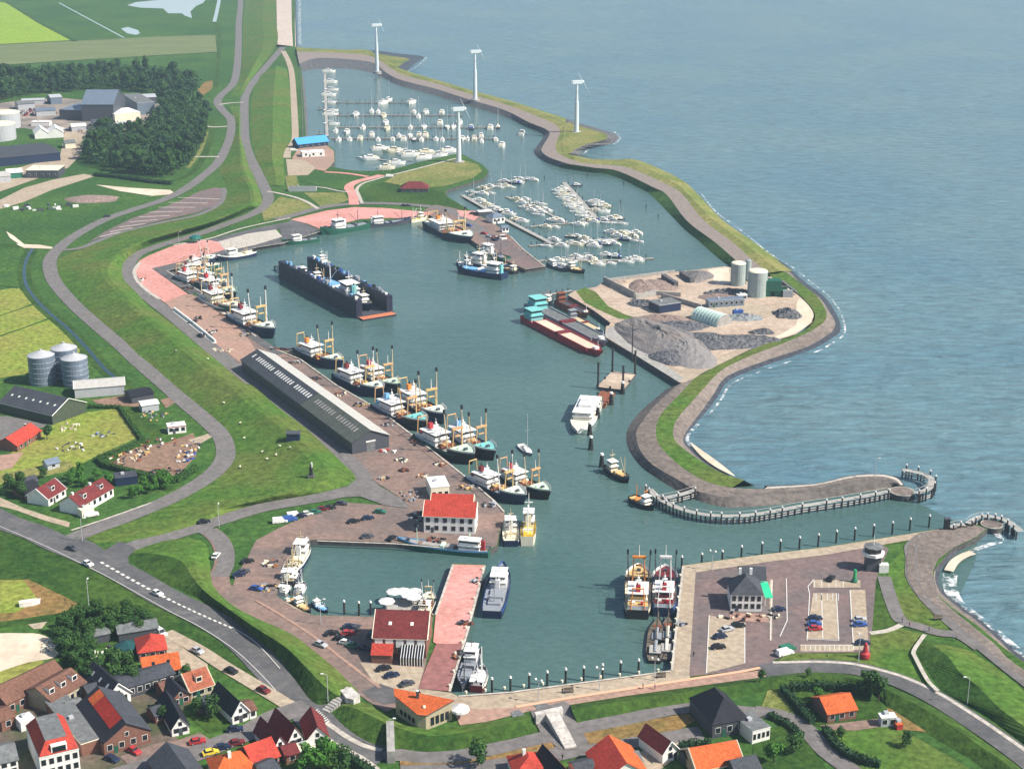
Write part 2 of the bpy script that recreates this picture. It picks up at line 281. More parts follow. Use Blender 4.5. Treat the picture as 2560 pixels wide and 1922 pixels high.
# ================================================================== THE SETTING
mb = MB(); mb.face([(-9000, -400, 0), (9000, -400, 0), (9000, 16000, 0), (-9000, 16000, 0)], SEA); struct('sea', mb)
HW = pairs(735,150, 960,150, 1100,215, 1280,275, 1400,300, 1430,380, 1600,420, 1700,470, 1850,650, 1900,700, 1900,880, 1740,1000, 1670,1060, 1690,1110, 1760,1180, 1900,1220, 2140,1205, 2240,1210, 2262,1240, 2445,1330, 2440,1400, 2300,1700, 1100,1800, 600,1500, 300,700, 640,480, 720,300)
mb = MB(); mb.fill(PP(HW, 0.06), HARB); struct('harbour_water', mb)
# land: one sheet with quay walls along the water
COAST = pairs(742,-180, 740,-60, 738,0, 737,60, 738,116, 752,140, 754,178, 757,220, 761,280, 765,347, 813,357, 837,376, 838,405, 826,417, 864,424, 900,428, 973,426, 1045,406, 1100,394, 1150,383, 1205,411, 1222,428, 1211,446, 1161,462, 1120,474, 1112,487, 1140,505, 1187,532, 1240,561, 1275,590, 1310,625, 1364,667, 1312,674, 1270,655, 1201,617, 1175,599, 1120,568, 1074,538, 1030,549, 918,560, 802,577, 706,607, 640,618, 560,638, 417,676, 492,722, 550,762, 640,840, 675,866, 750,896, 802,932, 842,962, 944,1020, 1031,1086, 1109,1147, 1190,1211, 1236,1251, 1262,1276, 1262,1300, 1250,1330, 1244,1365, 1222,1375, 1100,1366, 985,1356, 793,1349, 762,1352, 735,1385, 712,1425, 698,1465, 690,1487, 733,1518, 785,1536, 940,1541, 1080,1541, 1089,1535, 1132,1408, 1213,1411, 1169,1580, 1124,1729, 1146,1737, 1280,1727, 1482,1700, 1678,1674, 1706,1412, 1920,1383, 2065,1366, 2230,1340, 2354,1320, 2430,1306, 2470,1320, 2440,1345, 2380,1372, 2335,1423, 2336,1450, 2345,1487, 2385,1522, 2445,1564, 2503,1613, 2560,1655, 2800,1830)
pl = PP(COAST, GZ)
far = [Vector((400, 40, GZ)), Vector((-600, 40, GZ)), Vector((-6000, 3000, GZ)), Vector((-6000, 9000, GZ)), Vector((pl[0].x*1.6, 9000, GZ))]
mb = MB(); mb.fill(pl+far, G_LAND)
for a, b in zip(pl, pl[1:]): mb.face([(a.x, a.y, -3), (b.x, b.y, -3), (b.x, b.y, GZ), (a.x, a.y, GZ)], WALLQ)
struct('ground', mb, flatup=True)
# pale coping along the quays
mb = MB()
for seg in (pairs(417,677, 492,723, 550,763, 640,841), pairs(675,867, 750,897, 842,963, 944,1021, 1031,1087, 1109,1148, 1190,1212, 1236,1252, 1260,1278), pairs(802,578, 706,608, 640,619, 560,639, 417,677), pairs(1089,1536, 1133,1410), pairs(1212,1413, 1168,1580, 1124,1727), pairs(1146,1739, 1280,1729, 1482,1702, 1678,1676), pairs(1680,1674, 1708,1414), pairs(793,1351, 985,1358, 1100,1368), pairs(1275,590, 1310,625, 1363,666, 1313,673)):
    ribbon(mb, seg, 0.7, COPE, GZ+LAY*12, 0)
struct('coping', mb)
# ---------------- sea dike and breakwaters
loft('seawall', [[(690, -150, 6), (724, -150, 2), (734, -150, -0.6), (741,-150,-0.6)], [(690, -60, 6), (726, -60, 2), (736, -60, 0.8), (741, -60, -0.5)], [(691, 0, 6), (727, 0, 2.2), (737, 0, 0.8), (743, 0, -0.5)], [(692, 58, 6), (728, 58, 2.2), (738, 58, 0.8), (744, 58, -0.5)], [(694, 112, 5), (730, 116, 2.4), (740, 118, 0.8), (746, 119, -0.5)]], [SEAWALL, SEAWALL, STONE_W])
A = [  # sea edge, ridge, outer path edge, inner path edge, inner water
 [740,118, 741,124, 742,130, 748,160, 752,182], [785,121, 785,127, 786,133, 792,160, 800,176], [860,124, 860,130, 860,136, 866,162, 872,176], [929,127, 929,134, 929,140, 935,166, 918,184], [1000,168, 992,170, 985,176, 965,182, 955,196], [1028,181, 1022,184, 1014,191, 1000,203, 990,212], [1103,203, 1099,207, 1095,214, 1082,228, 1075,238], [1190,229, 1187,233, 1182,240, 1168,254, 1158,262], [1280,253, 1277,257, 1272,265, 1255,280, 1246,289], [1367,281, 1362,286, 1352,295, 1322,306, 1308,312], [1418,298, 1406,303, 1388,312, 1362,322, 1348,328], [1440,325, 1425,325, 1400,330, 1374,336, 1357,342], [1420,362, 1408,360, 1390,360, 1358,364, 1338,370], [1430,385, 1415,382, 1392,378, 1354,378, 1331,380], [1450,392, 1436,392, 1410,392, 1374,394, 1346,397], [1483,398, 1475,402, 1455,408, 1420,410, 1392,416], [1540,399, 1535,404, 1518,413, 1488,420, 1464,431], [1598,401, 1590,408, 1572,420, 1546,428, 1523,440], [1642,416, 1630,422, 1608,434, 1584,442, 1562,456], [1685,436, 1668,446, 1645,456, 1620,466, 1600,480], [1743,482, 1716,492, 1690,500, 1652,506, 1622,502], [1788,530, 1752,534, 1728,546, 1690,552, 1660,540], [1844,572, 1800,578, 1776,592, 1738,604, 1706,588], [1920,632, 1862,636, 1838,652, 1800,655, 1762,635], [1950,652, 1900,664, 1880,676, 1846,668, 1812,668]]
A[18:] = [[1700,446, 1684,456, 1668,462, 1632,468, 1590,466], [1743,482, 1722,488, 1708,488, 1668,488, 1620,486], [1806,548, 1782,548, 1758,550, 1718,553, 1688,553], [1888,606, 1862,608, 1832,606, 1788,606, 1746,606], [1948,650, 1918,654, 1888,656, 1844,655, 1802,654], [1985,678, 1952,678, 1924,682, 1884,690, 1840,668]]
A[1] = [785,121, 785,126, 786,131, 790,146, 800,176]; A[2] = [860,124, 860,129, 860,134, 864,148, 872,176]; A[3] = [929,127, 929,134, 930,142, 934,158, 918,184]; A[5] = [1028,181, 1022,184, 1014,190, 1004,201, 990,213]; A[6] = [1103,203, 1100,206, 1096,211, 1087,222, 1075,238]; A[7] = [1190,229, 1187,232, 1183,238, 1172,249, 1158,262]; A[8] = [1280,253, 1277,257, 1272,264, 1260,275, 1246,289]
rows = []
for r in A: rows.append([(r[0], r[1], -0.4), (r[2], r[3], 4.6), (r[4], r[5], 4.0), (r[6], r[7], 3.6), (r[8], r[9], -0.4)])
loft('breakwater', rows[:16], [G_DRY, G_DRY, DAMP, STONE], 4)
loft('breakwater', rows[15:], [G_DRY, G_DRY, DAMP, G_LAND], 4)
mb = MB()
def mound(name, outer, inner, z0, z1, ms, mt, sm=4):
    o = cat(outer, sm, True); i = cat(inner, sm, True); m = MB(); n = len(o)
    a = [P(x, y, z0) for x, y in o]; b = [P(x, y, z1) for x, y in i]
    m.grid([a+[a[0]], b+[b[0]]], ms); m.fill(b, mt); return struct(name, m)
mound('groyne', pairs(925,126, 1000,134, 1064,142, 1040,160, 1014,182, 985,172, 950,150), pairs(930,134, 990,142, 1024,148, 1008,158, 992,170, 975,166, 945,150), -0.4, 3.2, STONE_W, G_DRY)
mound('groyne', pairs(1410,300, 1440,305, 1511,326, 1540,335, 1548,347, 1528,361, 1465,374, 1452,388, 1420,392, 1398,360), pairs(1415,308, 1440,313, 1505,332, 1518,340, 1510,350, 1470,360, 1438,374, 1424,384, 1410,380, 1405,350), -0.4, 4.6, STONE, G_DRY)
B = [  # sea, wet line, stone top / grass outer, grass inner
 [1950,648, 1940,652, 1925,668, 1900,680], [1978,668, 1966,672, 1940,668, 1915,682], [2021,706, 2006,712, 1978,690, 1948,704], [2065,737, 2048,744, 2012,716, 1986,727], [2094,778, 2074,780, 2044,742, 2018,756], [2108,813, 2088,808, 2064,776, 2036,782], [2105,835, 2082,826, 2064,800, 2034,804], [2082,851, 2062,842, 2040,820, 2014,824], [2042,874, 2024,864, 2005,838, 1984,840], [1978,898, 1962,886, 1948,862, 1938,853], [1926,915, 1912,902, 1900,880, 1890,869], [1830,953, 1818,940, 1810,921, 1800,911], [1801,993, 1786,982, 1760,970, 1736,945], [1772,1030, 1758,1022, 1728,1006, 1690,995], [1749,1054, 1736,1050, 1698,1040, 1652,1036], [1727,1078, 1716,1078, 1684,1066, 1640,1072], [1716,1098, 1708,1100, 1684,1092, 1645,1105], [1728,1115, 1718,1118, 1700,1114, 1668,1135], [1772,1153, 1760,1156, 1742,1145, 1712,1173], [1830,1191, 1820,1192, 1800,1180, 1770,1205], [1888,1210, 1880,1211, 1860,1200, 1830,1219], [1930,1216, 1925,1217, 1920,1214, 1910,1222]]
rows = [[(r[0], r[1], -0.4), (r[2], r[3], 0.8), (r[4], r[5], 3.2), (r[6], r[7], 3.0)] for r in B]
loft('breakwater', rows[:13], [STONE_W, STONE_T, G_DIKE], 4)
C = [[1736,945, 1712,955, 1694,962, 1665,972], [1690,995, 1664,1004, 1640,1010, 1598,1028], [1652,1036, 1626,1048, 1604,1056, 1569,1064], [1640,1072, 1612,1078, 1590,1082, 1561,1092], [1645,1105, 1622,1116, 1600,1124, 1569,1128], [1668,1135, 1648,1152, 1630,1160, 1602,1170], [1712,1173, 1702,1186, 1690,1196, 1671,1218], [1770,1205, 1762,1216, 1752,1230, 1740,1254], [1830,1219, 1826,1228, 1822,1242, 1812,1273], [1910,1222, 1906,1230, 1902,1242, 1895,1272], [2036,1213, 2036,1220, 2036,1228, 2030,1256], [2122,1195, 2124,1202, 2126,1212, 2130,1240], [2195,1190, 2198,1197, 2200,1206, 2205,1230], [2235,1198, 2236,1203, 2238,1208, 2238,1222], [2253,1212, 2252,1214, 2250,1217, 2246,1221]]
rc = []
for i, r in enumerate(C):
    z = 3.0 if i < 9 else 2.2
    rc.append([(r[0], r[1], z), (r[2], r[3], z), (r[4], r[5], z-0.3), (r[6], r[7], -0.4)])
loft('breakwater', rc[:9], [STONE_T, STONE_T, STONE_D], 4); loft('breakwater', rc[8:], [STONE_T, STONE_D, STONE_D], 4)
tail = [[(1910,1212,-0.4), (1915,1216,0.8), (1920,1216,2.4), (1910,1222,2.2)], [(2036,1207,-0.4), (2036,1209,0.8), (2036,1211,2.2), (2036,1213,2.2)], [(2122,1188,-0.4), (2122,1190,0.8), (2122,1192,2.2), (2122,1195,2.2)], [(2195,1183,-0.4), (2195,1185,0.8), (2195,1187,2.2), (2195,1190,2.2)], [(2242,1192,-0.4), (2240,1194,0.8), (2238,1196,2.2), (2235,1198,2.2)], [(2262,1212,-0.4), (2258,1212,0.8), (2256,1212,2), (2253,1212,2.2)]]
loft('breakwater', rows[12:-1], [STONE_W, STONE_T, G_DIKE], 4)
loft('breakwater', tail, [STONE_W, COPE, COPE], 4)
mb = MB(); ribbon(mb, pairs(1727,1106, 1750,1128, 1780,1152, 1812,1174, 1838,1190), lambda t: 3.5*math.sin(math.pi*min(1, max(0.05, t))), SAND, 0.9); struct('beach', mb)
# shallow stones under the inner slope
# dam road and the yard behind it
YARD = pairs(1812,666, 1769,671, 1685,680, 1569,694, 1511,703, 1491,717, 1436,727, 1420,738, 1483,775, 1526,807, 1520,819, 1511,839, 1697,955, 1720,962, 1750,935, 1800,905, 1890,865, 1940,850, 1990,836, 2030,806, 2034,780, 2015,752, 1980,724, 1930,694, 1870,678)
yl = PP(YARD, 2.6); mb = MB(); mb.fill(yl, EARTH)
for a, b in zip(yl[:16], yl[1:17]): mb.face([(a.x, a.y, -3), (b.x, b.y, -3), (b.x, b.y, 2.6), (a.x, a.y, 2.6)], WALLQ)
struct('yard', mb)
def ysheet(name, pts, m, k, sm=0):
    mb = MB(); mb.fill(PP(cat(pts, sm, True) if sm else pts, 2.6+LAY*k), m); return struct(name, mb)
ysheet('grass_bank', pairs(1440,728, 1462,718, 1490,730, 1520,765, 1560,785, 1592,795, 1580,800, 1545,796, 1500,776, 1462,756), G_DIKE, 1)
ysheet('track', pairs(1515,815, 1600,800, 1720,782, 1800,760, 1900,760, 1960,775, 1900,800, 1800,790, 1640,806, 1580,820, 1570,850, 1700,925, 1800,890, 1900,852, 2000,822, 2020,795, 2030,800, 1990,836, 1890,866, 1760,930, 1705,957, 1512,842), TANP, 1)
ysheet('concrete_floor', pairs(1530,706, 1760,674, 1820,672, 1826,712, 1790,740, 1760,765, 1710,766, 1640,738, 1590,742), EARTH, 2)
ysheet('sand_floor', pairs(1770,674, 1822,669, 1826,708, 1790,712), SAND, 3)
ysheet('sand_floor', pairs(1925,690, 1980,722, 1975,735, 1930,716), SAND, 3)
ysheet('sand_floor', pairs(2000,745, 2030,775, 2030,800, 1990,832, 1925,850, 1990,812, 1990,770), SAND, 2, 3)
ysheet('quay_strip', pairs(1511,839, 1697,955, 1712,945, 1560,848, 1545,818, 1520,819), CONC, 2)
# south-east shore
rows = []
for l, m1, m2, wv in (((2296,1332),(2350,1322),(2400,1310),(2428,1303)), ((2262,1362),(2330,1345),(2420,1330),(2460,1326)), ((2264,1395),(2320,1385),(2375,1385),(2420,1366)), ((2264,1440),(2318,1430),(2340,1425),(2362,1420)), ((2290,1485),(2334,1478),(2346,1472),(2358,1466)), ((2331,1529),(2378,1524),(2392,1515),(2404,1506)), ((2374,1568),(2424,1562),(2444,1553),(2458,1545)), ((2440,1620),(2486,1612),(2502,1604),(2518,1594)), ((2513,1679),(2540,1664),(2560,1654),(2578,1642)), ((2700,1825),(2760,1800),(2790,1790),(2820,1770))):
    rows.append([(l[0], l[1], 2.3), ((l[0]+m1[0])/2, (l[1]+m1[1])/2, 2.4), (m1[0], m1[1], 2.2), (m2[0], m2[1], 0.9), (wv[0], wv[1], -0.5)])
loft('beach', rows, [ASPH, STONE_T, STONE_T, STONE_W], 4)
mb = MB()
ribbon(mb, pairs(2378,1428, 2374,1455, 2388,1500, 2420,1528, 2470,1566, 2520,1612, 2580,1660), 4.5, FOAM, 0.25)
ribbon(mb, pairs(2382,1412, 2400,1392, 2430,1376, 2470,1362, 2500,1352, 2494,1336, 2486,1328), 2.2, FOAM, 0.3)
ribbon(mb, pairs(2400,1520, 2455,1556, 2500,1586, 2560,1634), 2.2, FOAM, 0.27)
ribbon(mb, pairs(2372,1426, 2386,1404, 2410,1388, 2432,1380), 3.0, SAND, 0.9)
ribbon(mb, pairs(2106,800, 2112,818, 2108,838, 2086,854, 2046,877, 1982,901, 1930,918, 1834,956, 1804,996, 1776,1033), 1.1, FOAM, 0.2)
ribbon(mb, pairs(1752,482, 1790,530, 1848,572, 1925,634, 1984,670, 2028,706, 2070,738, 2100,778, 2112,815), 1.0, FOAM, 0.2)
ribbon(mb, pairs(749,-60, 749,0, 749,58, 750,112), 3.5, FOAM, 0.2)
ribbon(mb, pairs(1745,1060, 1724,1082, 1718,1098, 1730,1117, 1775,1152, 1832,1188), 1.4, FOAM, 0.2)
ribbon(mb, pairs(1020,180, 1046,164, 1066,144), 1.6, FOAM, 0.2); ribbon(mb, pairs(1535,330, 1550,346, 1534,362), 2.0, FOAM, 0.2); ribbon(mb, pairs(1470,375, 1456,388), 2.0, FOAM, 0.2)
struct('surf', mb)
sheet('beach', pairs(2298,1334, 2354,1323, 2428,1309, 2466,1321, 2440,1342, 2385,1368, 2345,1398, 2332,1428, 2345,1486, 2320,1500, 2290,1483, 2268,1440, 2266,1396, 2272,1360), STONE_T, 11)
# ---------------- fields and meadows on the left
sheet('field', pairs(0,6, 22,8, 178,101, 0,111, -300,128, -300,-10), G_LIME, 1)
sheet('field', pairs(0,112, 200,101, 400,92, 538,88, 542,130, 400,138, 200,150, 0,163, -300,185, -300,128), F_GREY, 1)
sheet('field', pairs(30,8, 150,4, 305,95, 185,101), G_LAND, 2)
sheet('pond', pairs(318,14, 340,6, 380,2, 520,-8, 508,8, 490,16, 476,30, 480,46, 462,40, 455,34, 420,34, 408,22, 350,20), flat('pond_water', (0.42, 0.50, 0.50), 0.25), 3)
sheet('pond', pairs(302,72, 320,68, 345,76, 350,84, 340,88, 318,84), MATS['pond_water'], 3)
mb = MB()
ribbon(mb, pairs(148,8, 310,95), 2.2, MATS['pond_water'], GZ+LAY*3, 0); ribbon(mb, pairs(550,-10, 542,30, 536,55), 5, MATS['pond_water'], GZ+LAY*3)
ribbon(mb, pairs(536,55, 548,90, 546,150, 542,190, 540,220), 4, G_DARK, GZ+LAY*3); ribbon(mb, pairs(15,5, 100,58, 188,104), 5, G_DARK, GZ+LAY*3, 0); ribbon(mb, pairs(0,112, 185,102, 300,98), 4, G_DARK, GZ+LAY*3, 0); ribbon(mb, pairs(0,164, 200,151, 400,139, 540,131), 5, G_DARK, GZ+LAY*3, 0)
DIT = flat('ditch_water', (0.015, 0.045, 0.055), 0.2)
ribbon(mb, pairs(530,300, 528,340, 505,400, 478,432, 440,450, 400,452), 5, G_DARK, GZ+LAY*3); ribbon(mb, pairs(518,330, 500,378, 470,420), 3, G_DRY, GZ+LAY*4)
ribbon(mb, pairs(85,615, 66,650, 60,685, 72,725, 110,770, 170,822, 215,868, 262,922, 300,952, 330,985), 7, G_DARK, GZ+LAY*3); ribbon(mb, pairs(85,615, 65,652, 61,690, 72,725, 110,770, 170,822, 215,868, 262,922, 300,952), 1.8, DIT, GZ+LAY*4)
ribbon(mb, pairs(0,612, 40,615, 85,612), 6, G_DARK, GZ+LAY*3); ribbon(mb, pairs(0,714, 45,720), 2, G_DARK, GZ+LAY*3, 0)
struct('ditch', mb)
sheet('meadow', pairs(-200,760, 0,725, 45,718, 82,758, 40,775, 0,788, -200,840), G_MEAD, 2); sheet('meadow', pairs(-200,850, 0,790, 85,762, 122,794, 60,818, 0,838, -200,910), G_MEAD, 2); sheet('meadow', pairs(-200,925, 0,842, 124,798, 160,828, 200,872, 195,905, 60,935, 0,945, -200,990), G_MEAD, 2)
sheet('meadow', pairs(0,640, 58,650, 55,690, 62,715, 0,722, -100,735, -100,640), G_LAND, 2)
sheet('lawn', pairs(-100,1130, 0,1150, 130,1062, 218,1030, 300,1020, 330,1060, 352,1090, 240,1140, 170,1178, 60,1200, -100,1230), G_MEAD, 2); sheet('lawn', pairs(-50,1195, 60,1172, 170,1150, 190,1172, 60,1200, -50,1210), G_DRY, 3)
sheet('earth_yard', pairs(230,1000, 330,985, 392,1008, 390,1020, 320,1015, 250,1012), MUD, 3); sheet('earth_yard', pairs(278,1160, 330,1120, 420,1105, 482,1082, 496,1110, 490,1140, 455,1178, 425,1192, 380,1180, 320,1168), MUD, 3)
sheet('path', pairs(415,1020, 440,1005, 430,990, 400,1000), MUD, 4); sheet('path', pairs(470,1100, 520,1084, 530,1092, 495,1112), TANP, 4)
sheet('hedge_ground', pairs(235,1150, 360,1100, 385,1090, 350,1075, 300,1030, 320,1015, 420,1080, 300,1160, 290,1180, 400,1205, 440,1215, 420,1230, 300,1195), G_DARK, 2)
sheet('yard_floor', pairs(-100,1040, 20,1040, 130,1062, 60,1080, 0,1100, -100,1110), ASPH, 2); sheet('yard_floor', pairs(-20,1140, 60,1130, 30,1170, -20,1180), BRICK_T, 3)
sheet('road', pairs(0,1243, 60,1270, 120,1290, 175,1305, 172,1318, 110,1300, 40,1275, -40,1255, -60,1220), TANP, 3)
sheet('rough_ground', pairs(-60,520, 120,445, 300,440, 420,455, 400,470, 260,490, 215,520, 120,540, 0,560), G_LAND, 1); sheet('sand_patch', pairs(240,462, 330,470, 425,475, 440,485, 380,490, 300,478), SAND, 3); sheet('sand_patch', pairs(0,500, 60,470, 130,450, 210,435, 240,440, 130,475, 60,505, -60,540), TANP, 3); sheet('earth_mound', pairs(170,500, 230,488, 290,495, 280,505, 200,508), RUBBLE, 3, 3)
sheet('sand_patch', pairs(40,610, 100,612, 132,618, 128,622, 60,620), SAND, 5); sheet('sand_patch', pairs(15,578, 35,590, 60,610, 50,612, 25,595), SAND, 5)
sheet('factory_yard', pairs(-80,270, 60,250, 150,245, 330,262, 420,258, 400,290, 360,330, 180,345, 60,320, -80,330), mat('grey_yard_paving', (0.27, 0.22, 0.19), .9, (0.36, 0.29, 0.24), .12, 6, spec=.2, col3=(0.15, 0.14, 0.13), scale3=.05, amt3=.8), 1); sheet('factory_yard', pairs(165,320, 215,340, 200,390, 170,420, -60,500, -60,450, 150,390), TANP, 2)
sheet('sand_patch', pairs(495,225, 512,205, 532,202, 530,222, 500,245), G_BROWN, 3)
# ---------------- dike on the left
DK = [(606,-60, 690,-60, 6), (613,0, 690,0, 6), (607,58, 691,58, 6), (607,116, 692,112, 6), (603,174, 644,178, 5), (596,202, 624,205, 3.4), (578,240, 606,240, 2.2)]
loft('dike', [[(l, ly, GZ), (l+(r-l)*0.6, ly+(ry-ly)*0.6, z), (r, ry, z if i < 4 else GZ+0.2)] for i, (l, ly, r, ry, z) in enumerate(DK)], [G_DIKE, G_DIKE], 4)
DK = [(574,266, 604,266, 2.1), (586,301, 602,301, 3), (586,333, 602,340, 3.4), (572,376, 612,376, 4.5), (556,408, 622,412, 5), (548,432, 634,440, 6), (566,462, 650,478, 6), (561,488, 654,512, 6), (550,511, 622,527, 6), (492,540, 550,556, 6), (405,558, 434,591, 6), (304,581, 362,617, 6), (203,622, 315,651, 6.2), (142,650, 307,677, 6.5), (142,678, 312,700, 6.5), (159,707, 341,729, 6.5), (200,750, 376,769, 6.5), (246,798, 428,807, 6.5), (289,833, 492,859, 6.5), (333,879, 550,905, 6.5), (376,914, 608,955, 6.5), (428,960, 640,967, 6.5), (463,989, 698,1019, 6.5), (535,1044, 764,1068, 6.5), (570,1087, 814,1114, 6.3), (580,1122, 860,1158, 6), (573,1160, 892,1190, 5.5), (550,1186, 880,1208, 5), (492,1226, 800,1231, 4.5), (434,1255, 700,1250, 4), (347,1296, 610,1268, 3.5), (289,1316, 500,1310, 3), (240,1334, 362,1348, 2.5), (216,1345, 235,1355, 2.1)]
loft('dike', [[(l, ly, GZ), (l+(r-l)*0.3, ly+(ry-ly)*0.3, GZ+(z-GZ)*0.45), (l+(r-l)*0.68, ly+(ry-ly)*0.68, z), (l+(r-l)*0.78, ly+(ry-ly)*0.78, z), (r, ry, GZ)] for l, ly, r, ry, z in DK], [G_DIKE]*4, 4)
sheet('verge', pairs(640,187, 698,156, 720,190, 728,260, 730,333, 722,360, 712,395, 714,470, 676,478, 660,440, 640,400, 628,347, 626,260), G_LAND, 1)
loft('dike', [[(648,190,GZ), (690,165,4.5), (716,172,GZ)], [(632,231,GZ), (685,215,5), (726,220,GZ)], [(626,290,GZ), (682,280,5), (730,280,GZ)], [(630,350,GZ), (682,340,5), (728,345,GZ)], [(640,395,GZ), (680,395,4.5), (710,392,GZ)], [(656,440,GZ), (690,440,3.5), (712,440,GZ)], [(672,462,GZ), (692,464,2.5), (712,464,GZ)]], [G_DIKE, G_DIKE], 4)
loft('bank', [[(748,170,GZ+0.3), (756,182,-0.3)], [(752,220,GZ+0.3), (764,222,-0.3)], [(755,280,GZ+0.3), (770,282,-0.3)], [(756,345,GZ+0.3), (772,348,-0.3)]], [STONE], 3)
# wedge between the main road and the inner basin, dikes on the south side
WD = [(338,1372, 318,1392, 2.2), (434,1345, 352,1424, 4), (512,1356, 391,1446, 4.5), (526,1420, 440,1470, 4.5), (535,1465, 496,1496, 4.5), (580,1510, 566,1536, 5), (640,1543, 640,1596, 6), (727,1582, 696,1648, 6), (785,1624, 738,1703, 6), (842,1671, 772,1750, 5.5), (880,1708, 800,1764, 4.5), (905,1728, 835,1745, 2.6)]
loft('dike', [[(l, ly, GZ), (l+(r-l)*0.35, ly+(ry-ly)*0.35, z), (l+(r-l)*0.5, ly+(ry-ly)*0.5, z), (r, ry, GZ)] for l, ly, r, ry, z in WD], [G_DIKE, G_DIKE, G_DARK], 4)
SD = [(866,1752, 822,1790, 3), (900,1752, 871,1831, 4.4), (940,1768, 929,1864, 4.6), (985,1795, 985,1874, 4.6), (1074,1822, 1060,1884, 4.4), (1138,1818, 1140,1878, 4.2), (1219,1803, 1215,1864, 4.2), (1280,1791, 1280,1852, 4.2), (1318,1782, 1346,1834, 4.2)]
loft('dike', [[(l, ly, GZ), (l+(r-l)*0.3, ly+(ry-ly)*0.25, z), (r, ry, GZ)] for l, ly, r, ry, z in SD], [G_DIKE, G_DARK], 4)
SD = [(1424,1760, 1444,1808, 4.2), (1569,1738, 1569,1784, 4.2), (1714,1718, 1714,1761, 4.2), (1801,1706, 1801,1750, 4.2), (1859,1698, 1873,1736, 4.2), (1920,1689, 1963,1722, 4.2), (2036,1678, 2094,1722, 4.2), (2151,1690, 2180,1732, 4.4), (2238,1719, 2215,1765, 4.4), (2354,1777, 2282,1810, 4.4), (2470,1858, 2354,1856, 4.4), (2545,1913, 2441,1908, 4.4), (2620,1980, 2520,1980, 4.4)]
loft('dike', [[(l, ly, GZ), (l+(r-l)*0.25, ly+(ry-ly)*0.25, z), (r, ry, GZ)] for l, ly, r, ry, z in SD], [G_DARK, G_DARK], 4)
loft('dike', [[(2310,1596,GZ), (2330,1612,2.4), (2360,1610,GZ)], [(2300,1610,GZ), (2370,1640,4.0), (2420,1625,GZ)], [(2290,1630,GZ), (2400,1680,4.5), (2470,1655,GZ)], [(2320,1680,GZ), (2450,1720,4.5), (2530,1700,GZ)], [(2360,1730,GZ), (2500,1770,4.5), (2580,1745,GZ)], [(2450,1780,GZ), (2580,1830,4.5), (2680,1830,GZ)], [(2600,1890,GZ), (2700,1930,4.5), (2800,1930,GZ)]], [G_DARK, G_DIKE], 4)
# ---------------- roads
MAINR = pairs(-120,1232, 0,1298, 87,1330, 145,1358, 231,1394, 318,1437, 391,1480, 440,1506, 506,1538, 579,1580, 630,1622, 666,1660, 700,1695, 735,1728, 760,1758, 790,1800, 830,1834, 880,1862, 929,1884, 960,1897)
LEFTR = pairs(604,-120, 602,0, 597,58, 596,116, 592,174, 582,211, 553,238, 544,256, 556,276, 578,300, 578,333, 564,374, 540,412, 505,442, 477,463, 446,482, 399,503, 333,524, 260,550, 188,589, 148,620, 126,648, 126,677, 141,711, 188,764, 246,816, 304,865, 347,905, 405,955, 463,1006, 515,1050, 552,1087, 565,1122, 556,1157, 515,1196, 434,1243, 318,1292, 231,1324, 170,1350)
HARBR = pairs(708,118, 680,150, 640,197, 617,231, 611,260, 612,347, 624,391, 645,434, 666,480, 670,500, 652,522, 620,540, 560,562, 500,584, 405,612, 347,634, 325,656, 320,677, 333,708, 376,747, 434,792, 492,840, 550,888, 620,945, 690,1000, 741,1045, 800,1092, 850,1135, 886,1168, 905,1200, 880,1225, 800,1243, 700,1260, 640,1272, 550,1300, 434,1336, 347,1360, 270,1385)
road('road', LEFTR, 7.5, ASPH, 5); road('road', HARBR, 7.5, ASPH, 6); road('road', MAINR, 10.5, ASPH_D, 7)
road('path', pairs(708,128, 722,156, 730,188, 735,260, 738,333, 734,356, 719,379, 718,395), 5.5, TANP, 6)
road('path', pairs(548,262, 575,258, 610,256), 3.5, PATH_L, 8); road('path', pairs(515,316, 540,318, 568,316), 3.5, PATH_L, 8); road('path', pairs(485,392, 520,392, 548,392), 3.5, PATH_L, 8)
road('road', pairs(150,626, 200,620, 246,602, 304,580, 405,556, 492,538, 550,510, 562,486, 556,470), 4, ASPH, 8); sheet('parking', pairs(220,606, 260,580, 330,546, 400,522, 450,502, 500,478, 540,468, 560,476, 558,496, 540,514, 492,532, 405,551, 304,576), PURP, 7)
mb = MB()
for i in range(9):
    t = i/8; a = (250+t*195, 592-t*98); b = (300+t*250, 580-t*82); ribbon(mb, [a, b], 1.4, PATH_L, GZ+LAY*9, 0)
struct('parking_lines', mb)
sheet('road', pairs(842,1130, 880,1150, 915,1185, 950,1215, 1010,1250, 1020,1270, 960,1262, 900,1240, 840,1244, 780,1252, 800,1232, 880,1212, 898,1196, 872,1165), ASPH, 8)
sheet('road', pairs(262,1375, 300,1352, 330,1365, 340,1372, 320,1392, 322,1412, 300,1425, 240,1395, 170,1358, 190,1340, 235,1356), ASPH_D, 9)
BASINR = pairs(520,1325, 545,1345, 560,1375, 560,1410, 548,1440, 552,1465, 570,1492, 610,1518, 670,1546, 735,1580, 800,1628, 860,1674, 905,1712, 945,1742, 990,1768)
road('road', BASINR, 6.5, BRICK_P, 5); road('road', pairs(505,1322, 540,1338, 562,1370, 564,1410, 550,1440), 5.5, ASPH, 6)
